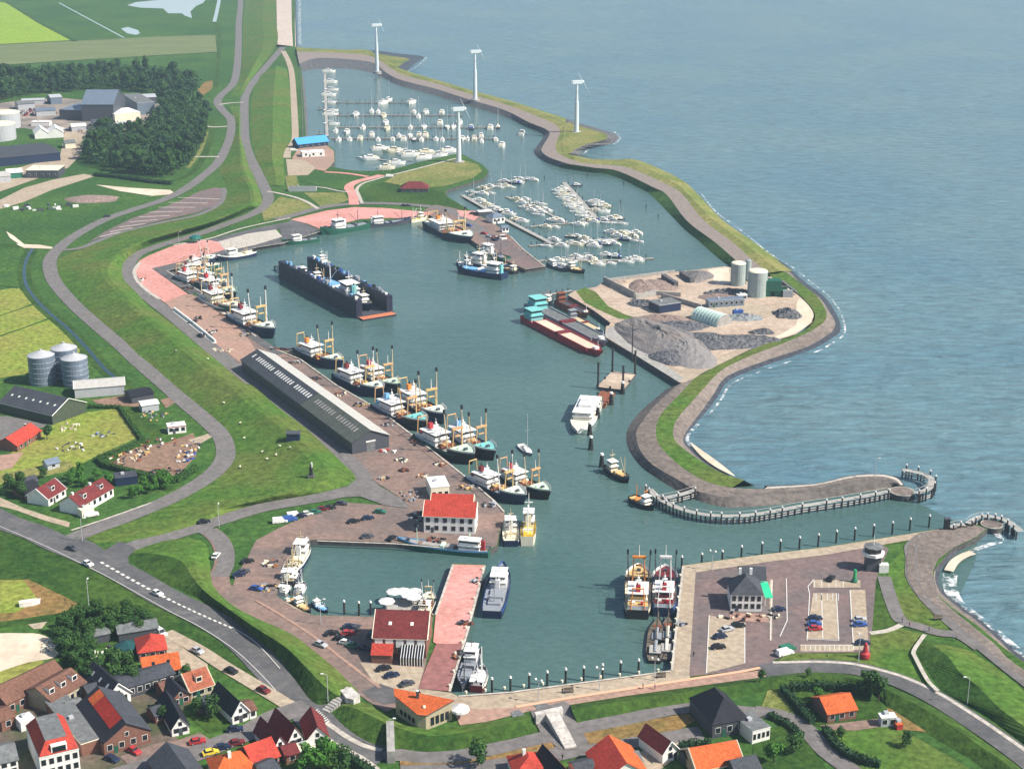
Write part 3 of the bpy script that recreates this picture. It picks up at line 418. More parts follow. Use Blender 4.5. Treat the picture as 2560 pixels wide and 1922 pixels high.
# ---------------- quays and paving
sheet('quay', pairs(411,755, 451,738, 478,735, 560,768, 640,842, 675,868, 750,898, 842,964, 944,1022, 1031,1088, 1109,1149, 1190,1213, 1236,1253, 1262,1278, 1260,1300, 1248,1330, 1242,1364, 1222,1373, 985,1355, 793,1348, 760,1352, 730,1388, 710,1426, 697,1465, 690,1487, 640,1515, 600,1500, 575,1480, 590,1440, 620,1390, 640,1350, 700,1318, 780,1285, 860,1255, 960,1262, 1010,1250, 940,1205, 880,1150, 842,1130, 760,1052, 690,990, 600,915, 540,868, 463,803), BRICK_P, 3)
sheet('quay', pairs(411,755, 451,738, 478,735, 530,770, 590,815, 632,862, 600,880, 560,875, 463,803), BRICK_T, 4)
sheet('quay', pairs(575,830, 632,862, 640,880, 600,905, 560,875), BRICK_T, 5)
mb = MB(); ribbon(mb, pairs(424,680, 492,727, 550,767, 640,846, 700,885), 4.5, ASPH_D, GZ+LAY*6, 0); ribbon(mb, pairs(720,905, 842,972, 944,1030, 1031,1096, 1109,1157, 1190,1222, 1240,1268), 4.0, BRICK_P, GZ+LAY*6, 0); struct('quay_strip', mb)
sheet('plaza', pairs(339,683, 336,668, 350,650, 376,637, 434,614, 500,602, 521,600, 550,606, 570,622, 480,648, 379,671, 420,700, 470,735, 451,740, 411,756, 362,722), PINK, 7)
sheet('quay', pairs(379,671, 480,648, 570,622, 640,600, 700,590, 706,608, 640,619, 560,639, 417,677, 492,722, 478,737), ASPH_D, 5)
sheet('quay', pairs(545,604, 620,584, 690,574, 706,592, 640,612, 565,628), PATH_L, 8); sheet('quay', pairs(521,600, 640,570, 720,555, 738,560, 700,572, 620,586, 550,606), ASPH_D, 7)
mb = MB(); ribbon(mb, pairs(434,612, 521,597, 600,572, 690,552, 726,545), 1.8, COPE, GZ+LAY*10); ribbon(mb, pairs(352,655, 340,668, 336,684, 345,704, 370,728, 400,748), 2.0, COPE, GZ+LAY*10); ribbon(mb, pairs(434,776, 480,812, 538,858), 1.8, WHITE_L, GZ+LAY*10, 0); struct('kerb', mb)
sheet('plaza', pairs(727,549, 814,527, 886,518, 958,520, 1030,527, 1085,532, 1074,537, 1030,547, 973,545, 900,548, 802,573, 770,560), PINK, 6)
sheet('quay', pairs(700,572, 727,549, 770,562, 802,576, 706,607), ASPH_D, 5)
road('road', pairs(690,548, 727,540, 790,522, 850,512, 920,508, 1000,510, 1090,518, 1140,532, 1200,575, 1260,628), 7, ASPH, 5)
sheet('quay', pairs(1074,538, 1060,525, 1090,512, 1130,520, 1187,533, 1240,562, 1275,590, 1310,625, 1363,667, 1312,673, 1270,654, 1201,616, 1175,598, 1120,567), BRICK_P, 4); sheet('quay', pairs(1215,600, 1262,596, 1310,632, 1362,666, 1313,672, 1268,650, 1230,625), PURP, 6); sheet('plaza', pairs(1142,526, 1190,528, 1200,538, 1185,552, 1150,540), PINK, 6)
road('path', pairs(885,512, 882,486, 872,468, 890,455, 920,447, 955,438), 6.5, PINK, 7); mb = MB(); ribbon(mb, pairs(905,508, 898,490, 892,474, 905,460, 935,450, 970,440, 1050,420, 1140,396), 2.2, PATH_L, GZ+LAY*9); ribbon(mb, pairs(668,478, 700,484, 740,494, 770,506, 795,522), 2.4, PATH_L, GZ+LAY*8); ribbon(mb, pairs(720,466, 800,468, 850,478, 880,480), 2.0, PATH_L, GZ+LAY*8); struct('path', mb)
sheet('lawn', pairs(745,450, 770,440, 850,440, 918,446, 915,456, 880,466, 868,478, 800,466), G_LAND, 4); sheet('lawn', pairs(700,492, 760,502, 795,522, 720,540, 660,552, 655,530), G_DRY, 4); sheet('lawn', pairs(760,482, 860,482, 872,500, 850,508, 800,516), G_DRY, 4); sheet('lawn', pairs(905,480, 930,462, 1000,448, 1100,470, 1125,500, 1180,530, 1100,514, 1000,505, 920,504), G_DARK, 4)
sheet('lawn', pairs(1000,432, 1080,412, 1150,398, 1195,412, 1205,428, 1180,446, 1110,466, 1040,470, 960,455), G_DRY, 5); sheet('sand_patch', pairs(715,398, 760,400, 790,420, 770,438, 720,440), TANP, 5); sheet('sand_patch', pairs(712,440, 740,438, 750,470, 720,478), G_DRY, 5)
mb = MB(); ribbon(mb, pairs(812,430, 870,434, 920,442), 4, PINK, GZ+LAY*8); struct('quay_strip', mb)
sheet('quay', pairs(745,372, 764,350, 812,360, 835,378, 836,404, 826,416, 812,428, 770,420, 730,396), BRICK_T, 4)
mb = MB(); mb.fill([P(x, y, -0.2) for x, y in pairs(1205,411, 1228,430, 1213,450, 1161,466, 1118,478, 1160,455, 1205,440)], STONE); struct('bank', mb)
# inner basin surroundings and pink pier
sheet('quay', pairs(640,1515, 690,1487, 733,1519, 785,1537, 938,1541, 1083,1541, 1064,1665, 1047,1720, 1010,1765, 985,1755, 900,1690, 820,1625, 740,1568, 668,1530), BRICK_P, 4)
sheet('quay', pairs(600,1478, 690,1490, 780,1540, 870,1620, 815,1620, 720,1560, 640,1518, 590,1495), TANP, 3); sheet('quay', pairs(900,1655, 1060,1668, 1046,1722, 1010,1752, 975,1738, 930,1700), TANP, 6)
mb = MB(); ribbon(mb, pairs(640,1500, 700,1535, 770,1580, 830,1625, 890,1672, 950,1718), 1.0, BRICK_T, GZ+LAY*8); struct('kerb', mb)
sheet('pier', pairs(1132,1410, 1212,1412, 1168,1580, 1156,1608, 1091,1608, 1083,1604, 1089,1536), PINK, 8); sheet('pier', pairs(1091,1608, 1156,1608, 1124,1727, 1046,1720, 1066,1665), mat('red_brick_paving', (0.30, 0.13, 0.12), 0.9, (0.25, 0.115, 0.105), 0.5, 6, spec=0.2), 8)
sheet('promenade', pairs(1046,1720, 1124,1730, 1146,1739, 1280,1729, 1482,1702, 1678,1676, 1725,1688, 1725,1698, 1569,1722, 1420,1745, 1280,1768, 1200,1772, 1130,1768, 1060,1745), TANP, 5)
sheet('promenade', pairs(1130,1768, 1200,1772, 1280,1768, 1420,1745, 1569,1722, 1725,1698, 1920,1672, 1935,1690, 1859,1698, 1714,1718, 1569,1738, 1430,1760, 1326,1776, 1219,1803, 1150,1812), BRICK_T, 5)
mb = MB(); ribbon(mb, pairs(1290,1766, 1420,1744, 1569,1721, 1725,1697, 1850,1678, 1900,1668), 1.2, mat('salmon_kerb', (0.72, 0.40, 0.26), 0.9), GZ+LAY*9); struct('kerb', mb)
sheet('road', pairs(905,1728, 950,1708, 985,1720, 1000,1755, 960,1760, 925,1745), ASPH_D, 7); sheet('road', pairs(1275,1780, 1296,1772, 1318,1790, 1286,1800), FELT, 7); sheet('road', pairs(1334,1762, 1362,1752, 1378,1768, 1346,1775), FELT, 7)
# east terrace and car park
sheet('parking', pairs(1738,1416, 1920,1392, 2065,1376, 2200,1356, 2222,1372, 2200,1420, 2190,1450, 2176,1630, 2000,1632, 1935,1648, 1925,1668, 1722,1690), PURP, 4)
sheet('promenade', pairs(1680,1676, 1706,1414, 1740,1416, 1723,1688), TANP, 5); sheet('promenade', pairs(1706,1413, 1920,1384, 2065,1367, 2230,1341, 2354,1321, 2300,1345, 2200,1362, 2065,1386, 1920,1404, 1740,1430), TANP, 6)
sheet('parking', pairs(1772,1537, 1862,1556, 1862,1657, 1766,1682), TANP, 6); sheet('parking', pairs(2033,1482, 2091,1482, 2096,1598, 2015,1595), TANP, 6); sheet('parking', pairs(2125,1474, 2163,1474, 2172,1624, 2134,1624), TANP, 6); sheet('parking', pairs(2030,1448, 2151,1450, 2151,1468, 2033,1468), TANP, 6); sheet('parking', pairs(2001,1610, 2134,1610, 2134,1628, 2001,1628), TANP, 6)
sheet('terrace', pairs(1822,1532, 1915,1534, 1925,1555, 1826,1550), BRICK_T, 6); sheet('terrace', pairs(1924,1448, 1932,1448, 1930,1600, 1924,1600), TANP, 6)
mb = MB(); 
for q in (pairs(2018,1600, 2024,1485, 2020,1465, 2034,1448), pairs(2015,1596, 2098,1600), pairs(2091,1482, 2097,1600), pairs(2054,1486, 2057,1596), pairs(2125,1474, 2134,1624), pairs(1766,1682, 1773,1537), pairs(1862,1556, 1862,1657), pairs(1930,1450, 1926,1600), pairs(1966,1445, 1968,1550, 1950,1590), pairs(2000,1612, 2134,1612)): ribbon(mb, q, 0.28, WHITE_L, GZ+LAY*8, 0)
for i in range(10): ribbon(mb, [(2014+i*12, 1612), (2014+i*12, 1626)], 0.2, WHITE_L, GZ+LAY*8, 0)
for i in range(5): ribbon(mb, [(2040+i*14, 1482), (2040+i*14, 1500)], 0.2, WHITE_L, GZ+LAY*8, 0); ribbon(mb, [(2036+i*18, 1450), (2036+i*18, 1468)], 0.2, WHITE_L, GZ+LAY*8, 0)
struct('parking_lines', mb)
road('road', pairs(1905,1680, 1950,1670, 2036,1664, 2100,1666, 2151,1672, 2210,1688, 2267,1708, 2354,1752, 2441,1808, 2500,1848, 2560,1892, 2700,2000), 7.5, ASPH_D, 8)
mb = MB(); ribbon(mb, pairs(1932,1655, 2036,1653, 2110,1656, 2151,1662, 2210,1676, 2267,1694, 2340,1728, 2441,1790, 2560,1872, 2700,1975), 1.3, COPE, GZ+LAY*10); struct('kerb', mb)
mb = MB(); ribbon(mb, pairs(2210,1440, 2225,1490, 2240,1530, 2256,1552, 2300,1566, 2345,1580, 2400,1588, 2450,1620), 4.2, ASPH, GZ+LAY*8); ribbon(mb, pairs(2175,1582, 2220,1575, 2256,1560), 2, PATH_L, GZ+LAY*7); ribbon(mb, pairs(2312,1585, 2285,1625, 2290,1645, 2320,1700, 2345,1725), 1.2, PATH_L, GZ+LAY*30); struct('path', mb)
sheet('lawn', pairs(2180,1440, 2212,1445, 2240,1540, 2250,1560, 2180,1575, 2172,1500), G_DARK, 3); sheet('lawn', pairs(2176,1582, 2250,1570, 2310,1585, 2284,1625, 2300,1670, 2325,1710, 2260,1690, 2151,1658, 2030,1650, 1940,1650, 1980,1632, 2176,1632), G_DIKE, 6); sheet('lawn', pairs(2215,1420, 2262,1366, 2266,1440, 2290,1485, 2331,1529, 2374,1563, 2360,1578, 2300,1560, 2256,1545, 2225,1470), G_DIKE, 3)
sheet('yard_floor', pairs(-60,1750, 60,1745, 170,1695, 260,1705, 300,1745, 420,1725, 470,1765, 430,1800, 445,1850, 380,1890, 300,1932, 150,1985, -60,1990), mat('village_paving', (0.16, 0.115, 0.09), .9, (0.11, 0.09, 0.075), .3, 6, spec=.2, col3=(0.05, 0.075, 0.025), scale3=.06, amt3=.8), 3); sheet('garden', pairs(640,1880, 690,1850, 780,1850, 850,1880, 960,1930, 900,1990, 640,1990), G_DARK, 3)
# stairs and the streets of the town
ST = mat('stair_stone', (0.55, 0.52, 0.48), 0.9, (0.46, 0.43, 0.40), 0.8, 5)
sheet('stairs_paving', pairs(1326,1778, 1350,1768, 1410,1752, 1424,1760, 1442,1806, 1472,1855, 1440,1872, 1400,1872, 1372,1850, 1352,1832), ASPH, 9)
mb = MB()
for i in range(12):
    t0 = i/12; t1 = (i+0.97)/12; z = GZ+0.5+2.2*(1-t0)
    a0 = (1360+t0*52, 1775+t0*94); a1 = (1360+t1*52, 1775+t1*94); b0 = (1392+t0*50, 1770+t0*94); b1 = (1392+t1*50, 1770+t1*94)
    mb.prism([P(*a0, z), P(*b0, z), P(*b1, z), P(*a1, z)], GZ, z, ST)
mb.prism([P(*q, GZ+2.8) for q in pairs(1336,1780, 1404,1765, 1408,1772, 1340,1788)], GZ, GZ+2.9, ST)
o = mb.build('stairs'); tag(o, 'pale stone flight of steps down the grass dike to the town street', 'stairs')
mb = MB()
for i in range(10):
    t0 = i/10; t1 = (i+0.97)/10; z = GZ+0.5+2.0*t0
    a0 = (805+t0*62, 1772-t0*58); a1 = (805+t1*62, 1772-t1*58); b0 = (822+t0*62, 1780-t0*58); b1 = (822+t1*62, 1780-t1*58)
    mb.prism([P(*a0, z), P(*b0, z), P(*b1, z), P(*a1, z)], GZ, z, CONC)
mb.prism([P(*q, GZ+2.6) for q in pairs(850,1724, 878,1716, 900,1736, 884,1748, 866,1744)], GZ, GZ+2.6, ST)
o = mb.build('stairs'); tag(o, 'grey concrete steps climbing the dike above the striped crossing', 'stairs')
road('street', pairs(960,1890, 1002,1886, 1074,1892, 1161,1886, 1280,1860, 1360,1842, 1454,1818, 1569,1796, 1660,1776, 1740,1764), 5.5, ASPH, 8)
road('street', pairs(1000,1925, 1150,1922, 1300,1905, 1425,1876, 1540,1858, 1656,1842, 1755,1832), 6.5, ASPH, 6); sheet('verge', pairs(1458,1832, 1560,1810, 1660,1792, 1722,1782, 1740,1800, 1700,1822, 1600,1838, 1470,1860), G_BROWN, 7); sheet('verge', pairs(1000,1898, 1160,1893, 1280,1872, 1376,1850, 1388,1868, 1280,1890, 1150,1908, 1000,1912), G_BROWN, 7)
road('street', pairs(1888,1776, 1930,1782, 1978,1798, 2021,1827, 2065,1876, 2123,1920, 2180,1960), 5.5, ASPH, 7); road('street', pairs(1740,1764, 1800,1768, 1888,1776), 4, ASPH, 6)
road('street', pairs(770,1762, 735,1775, 690,1790, 640,1818, 600,1838, 545,1860, 480,1885, 400,1905, 300,1935, 200,1965), 7.5, ASPH, 8); road('street', pairs(740,1772, 690,1742, 630,1706, 560,1664, 500,1625, 450,1598, 415,1580), 4.5, TANP, 7)
sheet('plaza', pairs(340,1930, 300,1890, 380,1860, 440,1850, 500,1830, 530,1850, 470,1880, 400,1905), BRICK_P, 6); sheet('plaza', pairs(395,1570, 430,1600, 520,1660, 500,1700, 470,1680, 410,1640), TANP, 5)
sheet('zebra_ground', pairs(785,1775, 800,1768, 828,1790, 812,1810), ASPH_D, 11); mb = MB()
for i in range(8): ribbon(mb, [(776+i*4.2, 1784+i*4.0), (795+i*4.2, 1772+i*4.0)], 0.42, WHITE_L, GZ+LAY*12, 0)
for i in range(26):
    t = i/25; x = 252+t*320; y = 1404+t*160+8*math.sin(t*3); ribbon(mb, [(x, y), (x+7, y+4.5)], 1.0 if i < 14 else 0.7, WHITE_L, GZ+LAY*11, 0)
ribbon(mb, pairs(-60,1290, 87,1352, 180,1396, 260,1436, 340,1480, 430,1530, 500,1566, 580,1618, 640,1672, 690,1725), 0.2, WHITE_L, GZ+LAY*9)
ribbon(mb, pairs(580,1566, 640,1606, 700,1670), 0.25, WHITE_L, GZ+LAY*11)
struct('road_markings', mb)
mb = MB(); ribbon(mb, pairs(800,1792, 840,1822, 880,1848, 920,1866, 955,1874), 1.6, COPE, GZ+LAY*10); ribbon(mb, pairs(812,1840, 850,1866, 900,1890, 945,1922), 1.4, COPE, GZ+LAY*10); ribbon(mb, pairs(178,1325, 230,1308, 300,1284, 378,1256), 1.0, COPE, GZ+LAY*9); struct('kerb', mb)
sheet('verge', pairs(-120,1260, 0,1316, 87,1350, 145,1378, 231,1414, 318,1458, 391,1504, 440,1530, 506,1562, 579,1604, 620,1640, 650,1680, 660,1720, 630,1706, 560,1664, 500,1625, 450,1598, 415,1580, 330,1545, 230,1535, 160,1560, 60,1560, -120,1590), G_DARK, 1)
sheet('dry_field', pairs(-100,1450, 72,1448, 160,1490, 215,1518, 160,1530, 60,1545, -100,1570), G_BROWN, 2); sheet('dry_field', pairs(-100,1450, 60,1450, 96,1500, 40,1530, -100,1540), G_MEAD, 3); sheet('sand_patch', pairs(-60,1595, 60,1582, 110,1588, 146,1612, 138,1642, 70,1655, 0,1678, -60,1700), SAND, 3, 3); sheet('sand_patch', pairs(70,1560, 118,1553, 105,1570, 85,1572), TANP, 3); sheet('rough_ground', pairs(-60,1660, 110,1650, 90,1700, 20,1725, -60,1750), G_MEAD, 2)
sheet('garden', pairs(140,1560, 230,1515, 330,1530, 400,1570, 380,1600, 240,1620, 230,1680, 330,1690, 300,1740, 180,1690, 130,1620), G_DARK, 2)
sheet('garden', pairs(470,1790, 560,1760, 600,1790, 590,1815, 520,1830), G_DARK, 3); sheet('lawn', pairs(622,1795, 680,1770, 700,1785, 640,1812, 590,1828), G_LAND, 4)
sheet('garden', pairs(1885,1830, 1960,1812, 2010,1845, 2070,1922, 1920,1960, 1880,1900), G_DARK, 3); sheet('garden', pairs(1955,1722, 2080,1722, 2180,1728, 2206,1760, 2190,1800, 2050,1815, 1990,1780), G_DARK, 3); sheet('lawn', pairs(2080,1815, 2190,1805, 2250,1820, 2340,1870, 2440,1930, 2200,1960, 2120,1890), G_DIKE, 3); sheet('lawn', pairs(2215,1770, 2240,1768, 2330,1830, 2250,1822, 2230,1790), G_BROWN, 4); sheet('yard_floor', pairs(2050,1812, 2140,1802, 2200,1795, 2205,1815, 2140,1825, 2060,1822), BRICK_P, 5); sheet('lawn', pairs(1920,1722, 1955,1724, 1990,1790, 1960,1790, 1900,1775), G_DRY, 5)
sheet('plaza', pairs(1640,1850, 1700,1845, 1680,1900, 1640,1930, 1580,1930, 1600,1880), TANP, 5)
# ================================================================== VESSELS
PROTO = {}
def proto(key, parts):                     # parts: (name, MB, [(sub name, MB)])
    PROTO[key] = [(n, b.mesh(n), [(sn, sb.mesh(sn)) for sn, sb in (subs[0] if subs else [])]) for n, b, *subs in parts]
def inst(key, name, label, cat, loc, rz=0, group=None, sc=1, names=None):
    t = thing(name, label, cat, loc, rz, group); t.scale = sc if isinstance(sc, tuple) else (sc, sc, sc)
    for n, me, subs in PROTO[key]:
        o = bpy.data.objects.new(n, me); COL.objects.link(o); o.parent = t
        for sn, sme in subs:
            q = bpy.data.objects.new(sn, sme); COL.objects.link(q); q.parent = o
    return t
def hull(L, B, zm, zb, zs, mh, mband, mdeck, bul=0.8, transom=0.75, fine=2.0, n=14, mboot=None):
    """hull shell and deck, bow towards +x, waterline at z 0"""
    h = MB(); d = MB(); rows = []; dr = []
    for i in range(n+1):
        t = i/n
        w = (transom+(1-transom)*min(1, t/0.22)**0.7) if t < 0.22 else (1 if t < 0.55 else max(0.03, 1-((t-0.55)/0.45)**fine))
        z = zm+(zb-zm)*max(0, (t-0.5)/0.5)**1.7+(zs-zm)*max(0, (0.3-t)/0.3)**1.5
        x = (t-0.5)*L; rake = 0.055*L*max(0, (t-0.6)/0.4)**2; y = w*B/2; yw = y*(0.92 if t < 0.6 else 0.92-0.35*((t-0.6)/0.4))
        c = [(x-rake, yw, -0.7), (x-rake*0.75, y*0.96 if t < .9 else yw, 0.35), (x, y, z), (x, y, z+bul)]
        rows.append([(a, -b, e) for a, b, e in c[::-1]]+c)
        dr.append([(x-(0.15 if t > 0.9 else 0), -y*0.97, z), (x-(0.15 if t > 0.9 else 0), y*0.97, z)])
    m3 = [mband, mh, mboot or mh]
    h.grid(rows, m3+[mh]+m3[::-1])
    r = rows[0]; h.face([r[3], r[4], r[5], r[6], r[7], r[0], r[1], r[2]], mh)
    # inside of the bulwark
    h.grid([[(a[0]*0.992, a[1]*0.95, a[2]), (a[0]*0.992, b[1]*0.95, b[2])] for a, b in ((q[7], q[6]) for q in rows)], mband)
    h.grid([[(a[0]*0.992, a[1]*0.95, a[2]), (a[0]*0.992, b[1]*0.95, b[2])] for a, b in ((q[0], q[1]) for q in rows)], mband)
    d.grid(dr, mdeck)
    return h, d
def wheelhouse(x0, x1, wd, z0, tiers, mw, mroof, over=0.5):
    b = MB(); g = MB(); z = z0
    for i, hgt in enumerate(tiers):
        s = i*0.35; b.box(x0+s*0.8, x1-s, -wd/2+s, wd/2-s, z, z+hgt, mw)
        lst = i == len(tiers)-1; g.box(x0+s*0.8-0.03, x1-s+0.04, -wd/2+s-0.03, wd/2-s+0.03, z+hgt*(.50 if lst else .55), z+hgt*(.80 if lst else .68), GLASS)
        z += hgt
        if i < len(tiers)-1: b.box(x0-0.6, x1+0.5, -wd/2-0.25, wd/2+0.25, z-0.06, z+0.06, mroof)
    s = (len(tiers)-1)*0.35; b.box(x0+s*.8-over, x1-s+over*1.3, -wd/2+s-over, wd/2-s+over, z, z+0.22, mroof)
    return b, g, z+0.22
def trawler(key, mh, mband, mdeck, mfore, mw, mfun, mgan, mboom, L=36.0, B=10.4, boom=16.0, mnet=None):
    h, d = hull(L, B, 2.2, 4.6, 2.6, mh, mband, mdeck, 1.0, 0.78, 3.0)
    fc = MB(); f0 = 0.24*L                    # forecastle deck with white bulwark
    pts = []
    for i in range(9):
        t = 0.69+0.305*i/8; w_ = max(0.05, 1-((t-0.55)/0.45)**3); pts.append(((t-0.5)*L, w_*B/2*1.01))
    poly = [(x, -y) for x, y in pts]+[(x, y) for x, y in pts[::-1]]
    fc.prism(poly, 3.4, 5.0, mh, mfore)
    fb = MB()
    for a, b in zip(poly[:-1], poly[1:]): fb.face([(a[0], a[1], 5.0), (b[0], b[1], 5.0), (b[0]+.3, b[1]*1.05, 5.75), (a[0]+.3, a[1]*1.05, 5.75)], WHITE); fb.face([(a[0]*.985, a[1]*.94, 5.02), (b[0]*.985, b[1]*.94, 5.02), (b[0]+.1, b[1], 5.75), (a[0]+.1, a[1], 5.75)], WHITE)
    fb.box(0.33*L, 0.36*L, -0.8, 0.8, 5.02, 5.9, DGREY); fb.box(0.27*L, 0.29*L, -2, -1.2, 5.02, 5.7, mfore)
    wh, gl, zt = wheelhouse(-0.35*L, -0.09*L, B*0.64, 2.4, (2.4, 2.4), mw, WHITE, 0.95); sd_ = MB(); sd_.box(-0.46*L, -0.30*L, -B*.36, B*.36, 2.5, 4.4, SHELT, mfore); sd_.box(-0.44*L, -0.40*L, -2, -1, 4.4, 5.3, mfun); sd_.box(-0.42*L, -0.39*L, 1, 2.4, 4.4, 5.1, WHITE)
    fu = MB(); fu.box(-0.33*L, -0.28*L, -0.9, 0.9, zt, zt+2.3, mfun); fu.tube((-0.315*L, .4, zt+2.2), (-0.315*L, .4, zt+3.3), .28, .28, BLACK)
    am = MB()
    for s in (-1, 1): am.tube((-0.46*L, s*2.6, 2.6), (-0.46*L, s*2.0, 11), .24, .2, mgan)
    am.tube((-0.46*L, -2.2, 10.8), (-0.46*L, 2.2, 10.8), .25, .25, mgan); ra = MB(); ra.tube((-0.2*L, 0, zt), (-0.2*L, 0, zt+5.2), .16, .09, WHITE); ra.box(-0.22*L, -0.18*L, -1.1, 1.1, zt+2.4, zt+2.6, WHITE); ra.ball((-0.2*L, 0, zt+3.4), .5, WHITE)
    ga = MB()
    for s in (-1, 1): ga.tube((0.19*L, s*2.5, 2.5), (0.20*L, s*1.9, 12.5), .32, .24, mgan)
    ga.box(0.182*L, 0.218*L, -2.6, 2.6, 12.2, 12.9, mgan); ga.tube((0.2*L, 0, 12.9), (0.2*L, 0, 17), .2, .1, WHITE); ga.box(0.19*L, 0.21*L, -1.3, 1.3, 9.2, 9.6, mgan)
    ga.tube((0.2*L, 0, 12.9), (0.46*L, 0, 6.0), .07, .07, DGREY)
    for s in (-1, 1): ga.tube((0.2*L, s*2, 12.8), (-0.2*L, s*1.5, zt), .05, .05, DGREY, 4); ga.tube((0.2*L, s*2, 12.4), (-0.46*L, s*2, 10.8), .05, .05, DGREY, 4)
    bs = []
    for s in (-1, 1):
        b = MB(); tip = (0.12*L, s*4.3, 3+boom); b.tube((0.15*L, s*3.6, 2.8), tip, .28, .19, mboom); b.box(-.38, .38, -.38, .38, -.2, 1.4, BLACK, c=tip); b.tube((0.12*L, s*4.4, 2+boom), (0.0*L, s*4.2, 4), .08, .08, DGREY, 4); b.tube((0.12*L, s*4.3, 2+boom), (0.2*L, s*2, 12.8), .07, .07, DGREY, 4); bs.append(b)
    nb = MB(); rr = random.Random(sum(map(ord, key)) % 99); mn = mnet or NET
    for i in range(22): nb.ball((rr.uniform(-0.10, 0.2)*L, rr.uniform(-3.6, 3.6), 2.8), rr.uniform(.5, 1.3), rr.choice((mn, mn, mgan, OCHRE, RUST, mfun, WHITE)), 6, 4, 0.8)
    nb.box(-0.06*L, 0.0, -1.6, 1.6, 2.2, 3.9, mgan); nb.tube((0.02*L, -3.4, 3.2), (0.02*L, 3.4, 3.2), .5, .5, RUST, 8)
    proto(key, [('hull', h), ('deck', d), ('forecastle', fc, [('bulwark', fb)]), ('wheelhouse', wh, [('window_band', gl)]), ('shelter_deck', sd_), ('funnel', fu), ('mast', am), ('radar_mast', ra), ('gantry', ga), ('boom', bs[0]), ('boom', bs[1]), ('nets', nb)])
random.seed(4)
SHELT = flat('pale_blue_grey', (0.50, 0.56, 0.62)); GM = flat('gear_tan', (0.62, 0.36, 0.16)); MINT = flat('mint_white_deck', (0.70, 0.80, 0.68))
trawler('tw_green', BLACK, GREEN_H, CONC, GREEN_L, WHITE, RED, GM, TAN); trawler('tw_blue', NAVY, NAVY, GREY, MINT, WHITE, MAROON, OCHRE, WHITE); trawler('tw_orange', NAVY, BLACK, CONC, MINT, WHITE, ORANGE, OCHRE, TAN, mnet=RED); trawler('tw_turq', BLACK, NAVY, CONC, TURQ, WHITE, LBLUE, GM, OCHRE, boom=14.5); trawler('tw_mint', GREY, BLACK, CONC, MINT, CREAM, TURQ, OCHRE, TAN, boom=13)
trawler('tw_cream', GREEN_H, WHITE, TAN, CREAM, CREAM, MAROON, TAN, WHITE, boom=14); trawler('tw_east1', BLACK, CREAM, CREAM, OCHRE, OCHRE, RED, ORANGE, DGREY, boom=12); trawler('tw_east2', NAVY, BLUE, CREAM, MAROON, MAROON, RED, WHITE, DGREY, boom=12)
def at_line(a, b, z=3.0):
    p, q = P(*a, z), P(*b, z); c = (p+q)/2; d = q-p
    return Vector((c.x, c.y, 0)), math.atan2(d.y, d.x), d.length
def vessel(key, L0, name, label, cat, stern, bow, group=None, z=3.0, wid=1.0, hs=None):
    c, rz, L = at_line(stern, bow, z); s = L/L0
    return inst(key, name, label, cat, c, rz, group, (s, s*wid, hs or s))
GT = 'beam trawlers moored along the fishing quay'
for k, st, bw, lb in (
    ('tw_cream', (444,672), (549,661), 'white bowed trawler at the inner end of the fishing quay, bow to the right'),
    ('tw_green', (446,688), (530,716), 'trawler with pale green foredeck in the quay corner beside the white kerb'),
    ('tw_mint', (492,688), (574,712), 'white trawler with turquoise funnel lying outside the corner trawler'),
    ('tw_blue', (462,664), (540,640), 'second white trawler against the dark quay under the pink corner plaza'), ('tw_green', (500,706), (590,738), 'trawler with red funnel wedged between the corner group and the cream decked one'),
    ('tw_cream', (512,738), (596,778), 'cream decked trawler with maroon funnel below the pink plaza'),
    ('tw_blue', (584,788), (686,834), 'dark blue trawler with cream foredeck, last before the gap at the grey hall'),
    ('tw_orange', (748,868), (857,910), 'trawler with orange funnel moored beside the upper end of the grey hall'),
    ('tw_blue', (846,932), (960,980), 'inner trawler of the pair beside the middle of the grey hall'),
    ('tw_green', (905,922), (1000,970), 'outer trawler of the pair beside the middle of the grey hall'),
    ('tw_turq', (944,1008), (1069,1063), 'inner trawler with turquoise foredeck beside the lower half of the hall'),
    ('tw_orange', (1003,986), (1113,1046), 'outer trawler with orange funnel beside the lower half of the hall'),
    ('tw_green', (1051,1083), (1186,1146), 'green foredeck trawler at the quay just past the hall gable'),
    ('tw_turq', (1125,1074), (1238,1136), 'light blue funnelled trawler outside the one past the hall gable'),
    ('tw_blue', (1177,1186), (1316,1245), 'inner trawler of the last group, cream foredeck, near the red roofed building'),
    ('tw_green', (1254,1176), (1376,1233), 'outermost trawler of the last group, dark green and black bow jutting into the harbour')):
    vessel(k, 36.0, 'beam_trawler', lb, 'trawler', st, bw, GT)
vessel('tw_orange', 36, 'beam_trawler', 'blue and green trawler alone at the root of the marina pier', 'trawler', (1078,552), (1178,598), hs=0.85)
vessel('tw_cream', 36, 'beam_trawler', 'small cream trawler with yellow mast beside the white parasols', 'trawler', (1056,1524), (1078,1476), hs=0.5, wid=1.2)
vessel('tw_east1', 36, 'beam_trawler', 'orange and white trawler, left of the two at the east quay', 'trawler', (1594,1526), (1597,1422), hs=0.9)
vessel('tw_east2', 36, 'beam_trawler', 'dark red and blue trawler, right of the two at the east quay', 'trawler', (1659,1520), (1664,1424), hs=0.9)
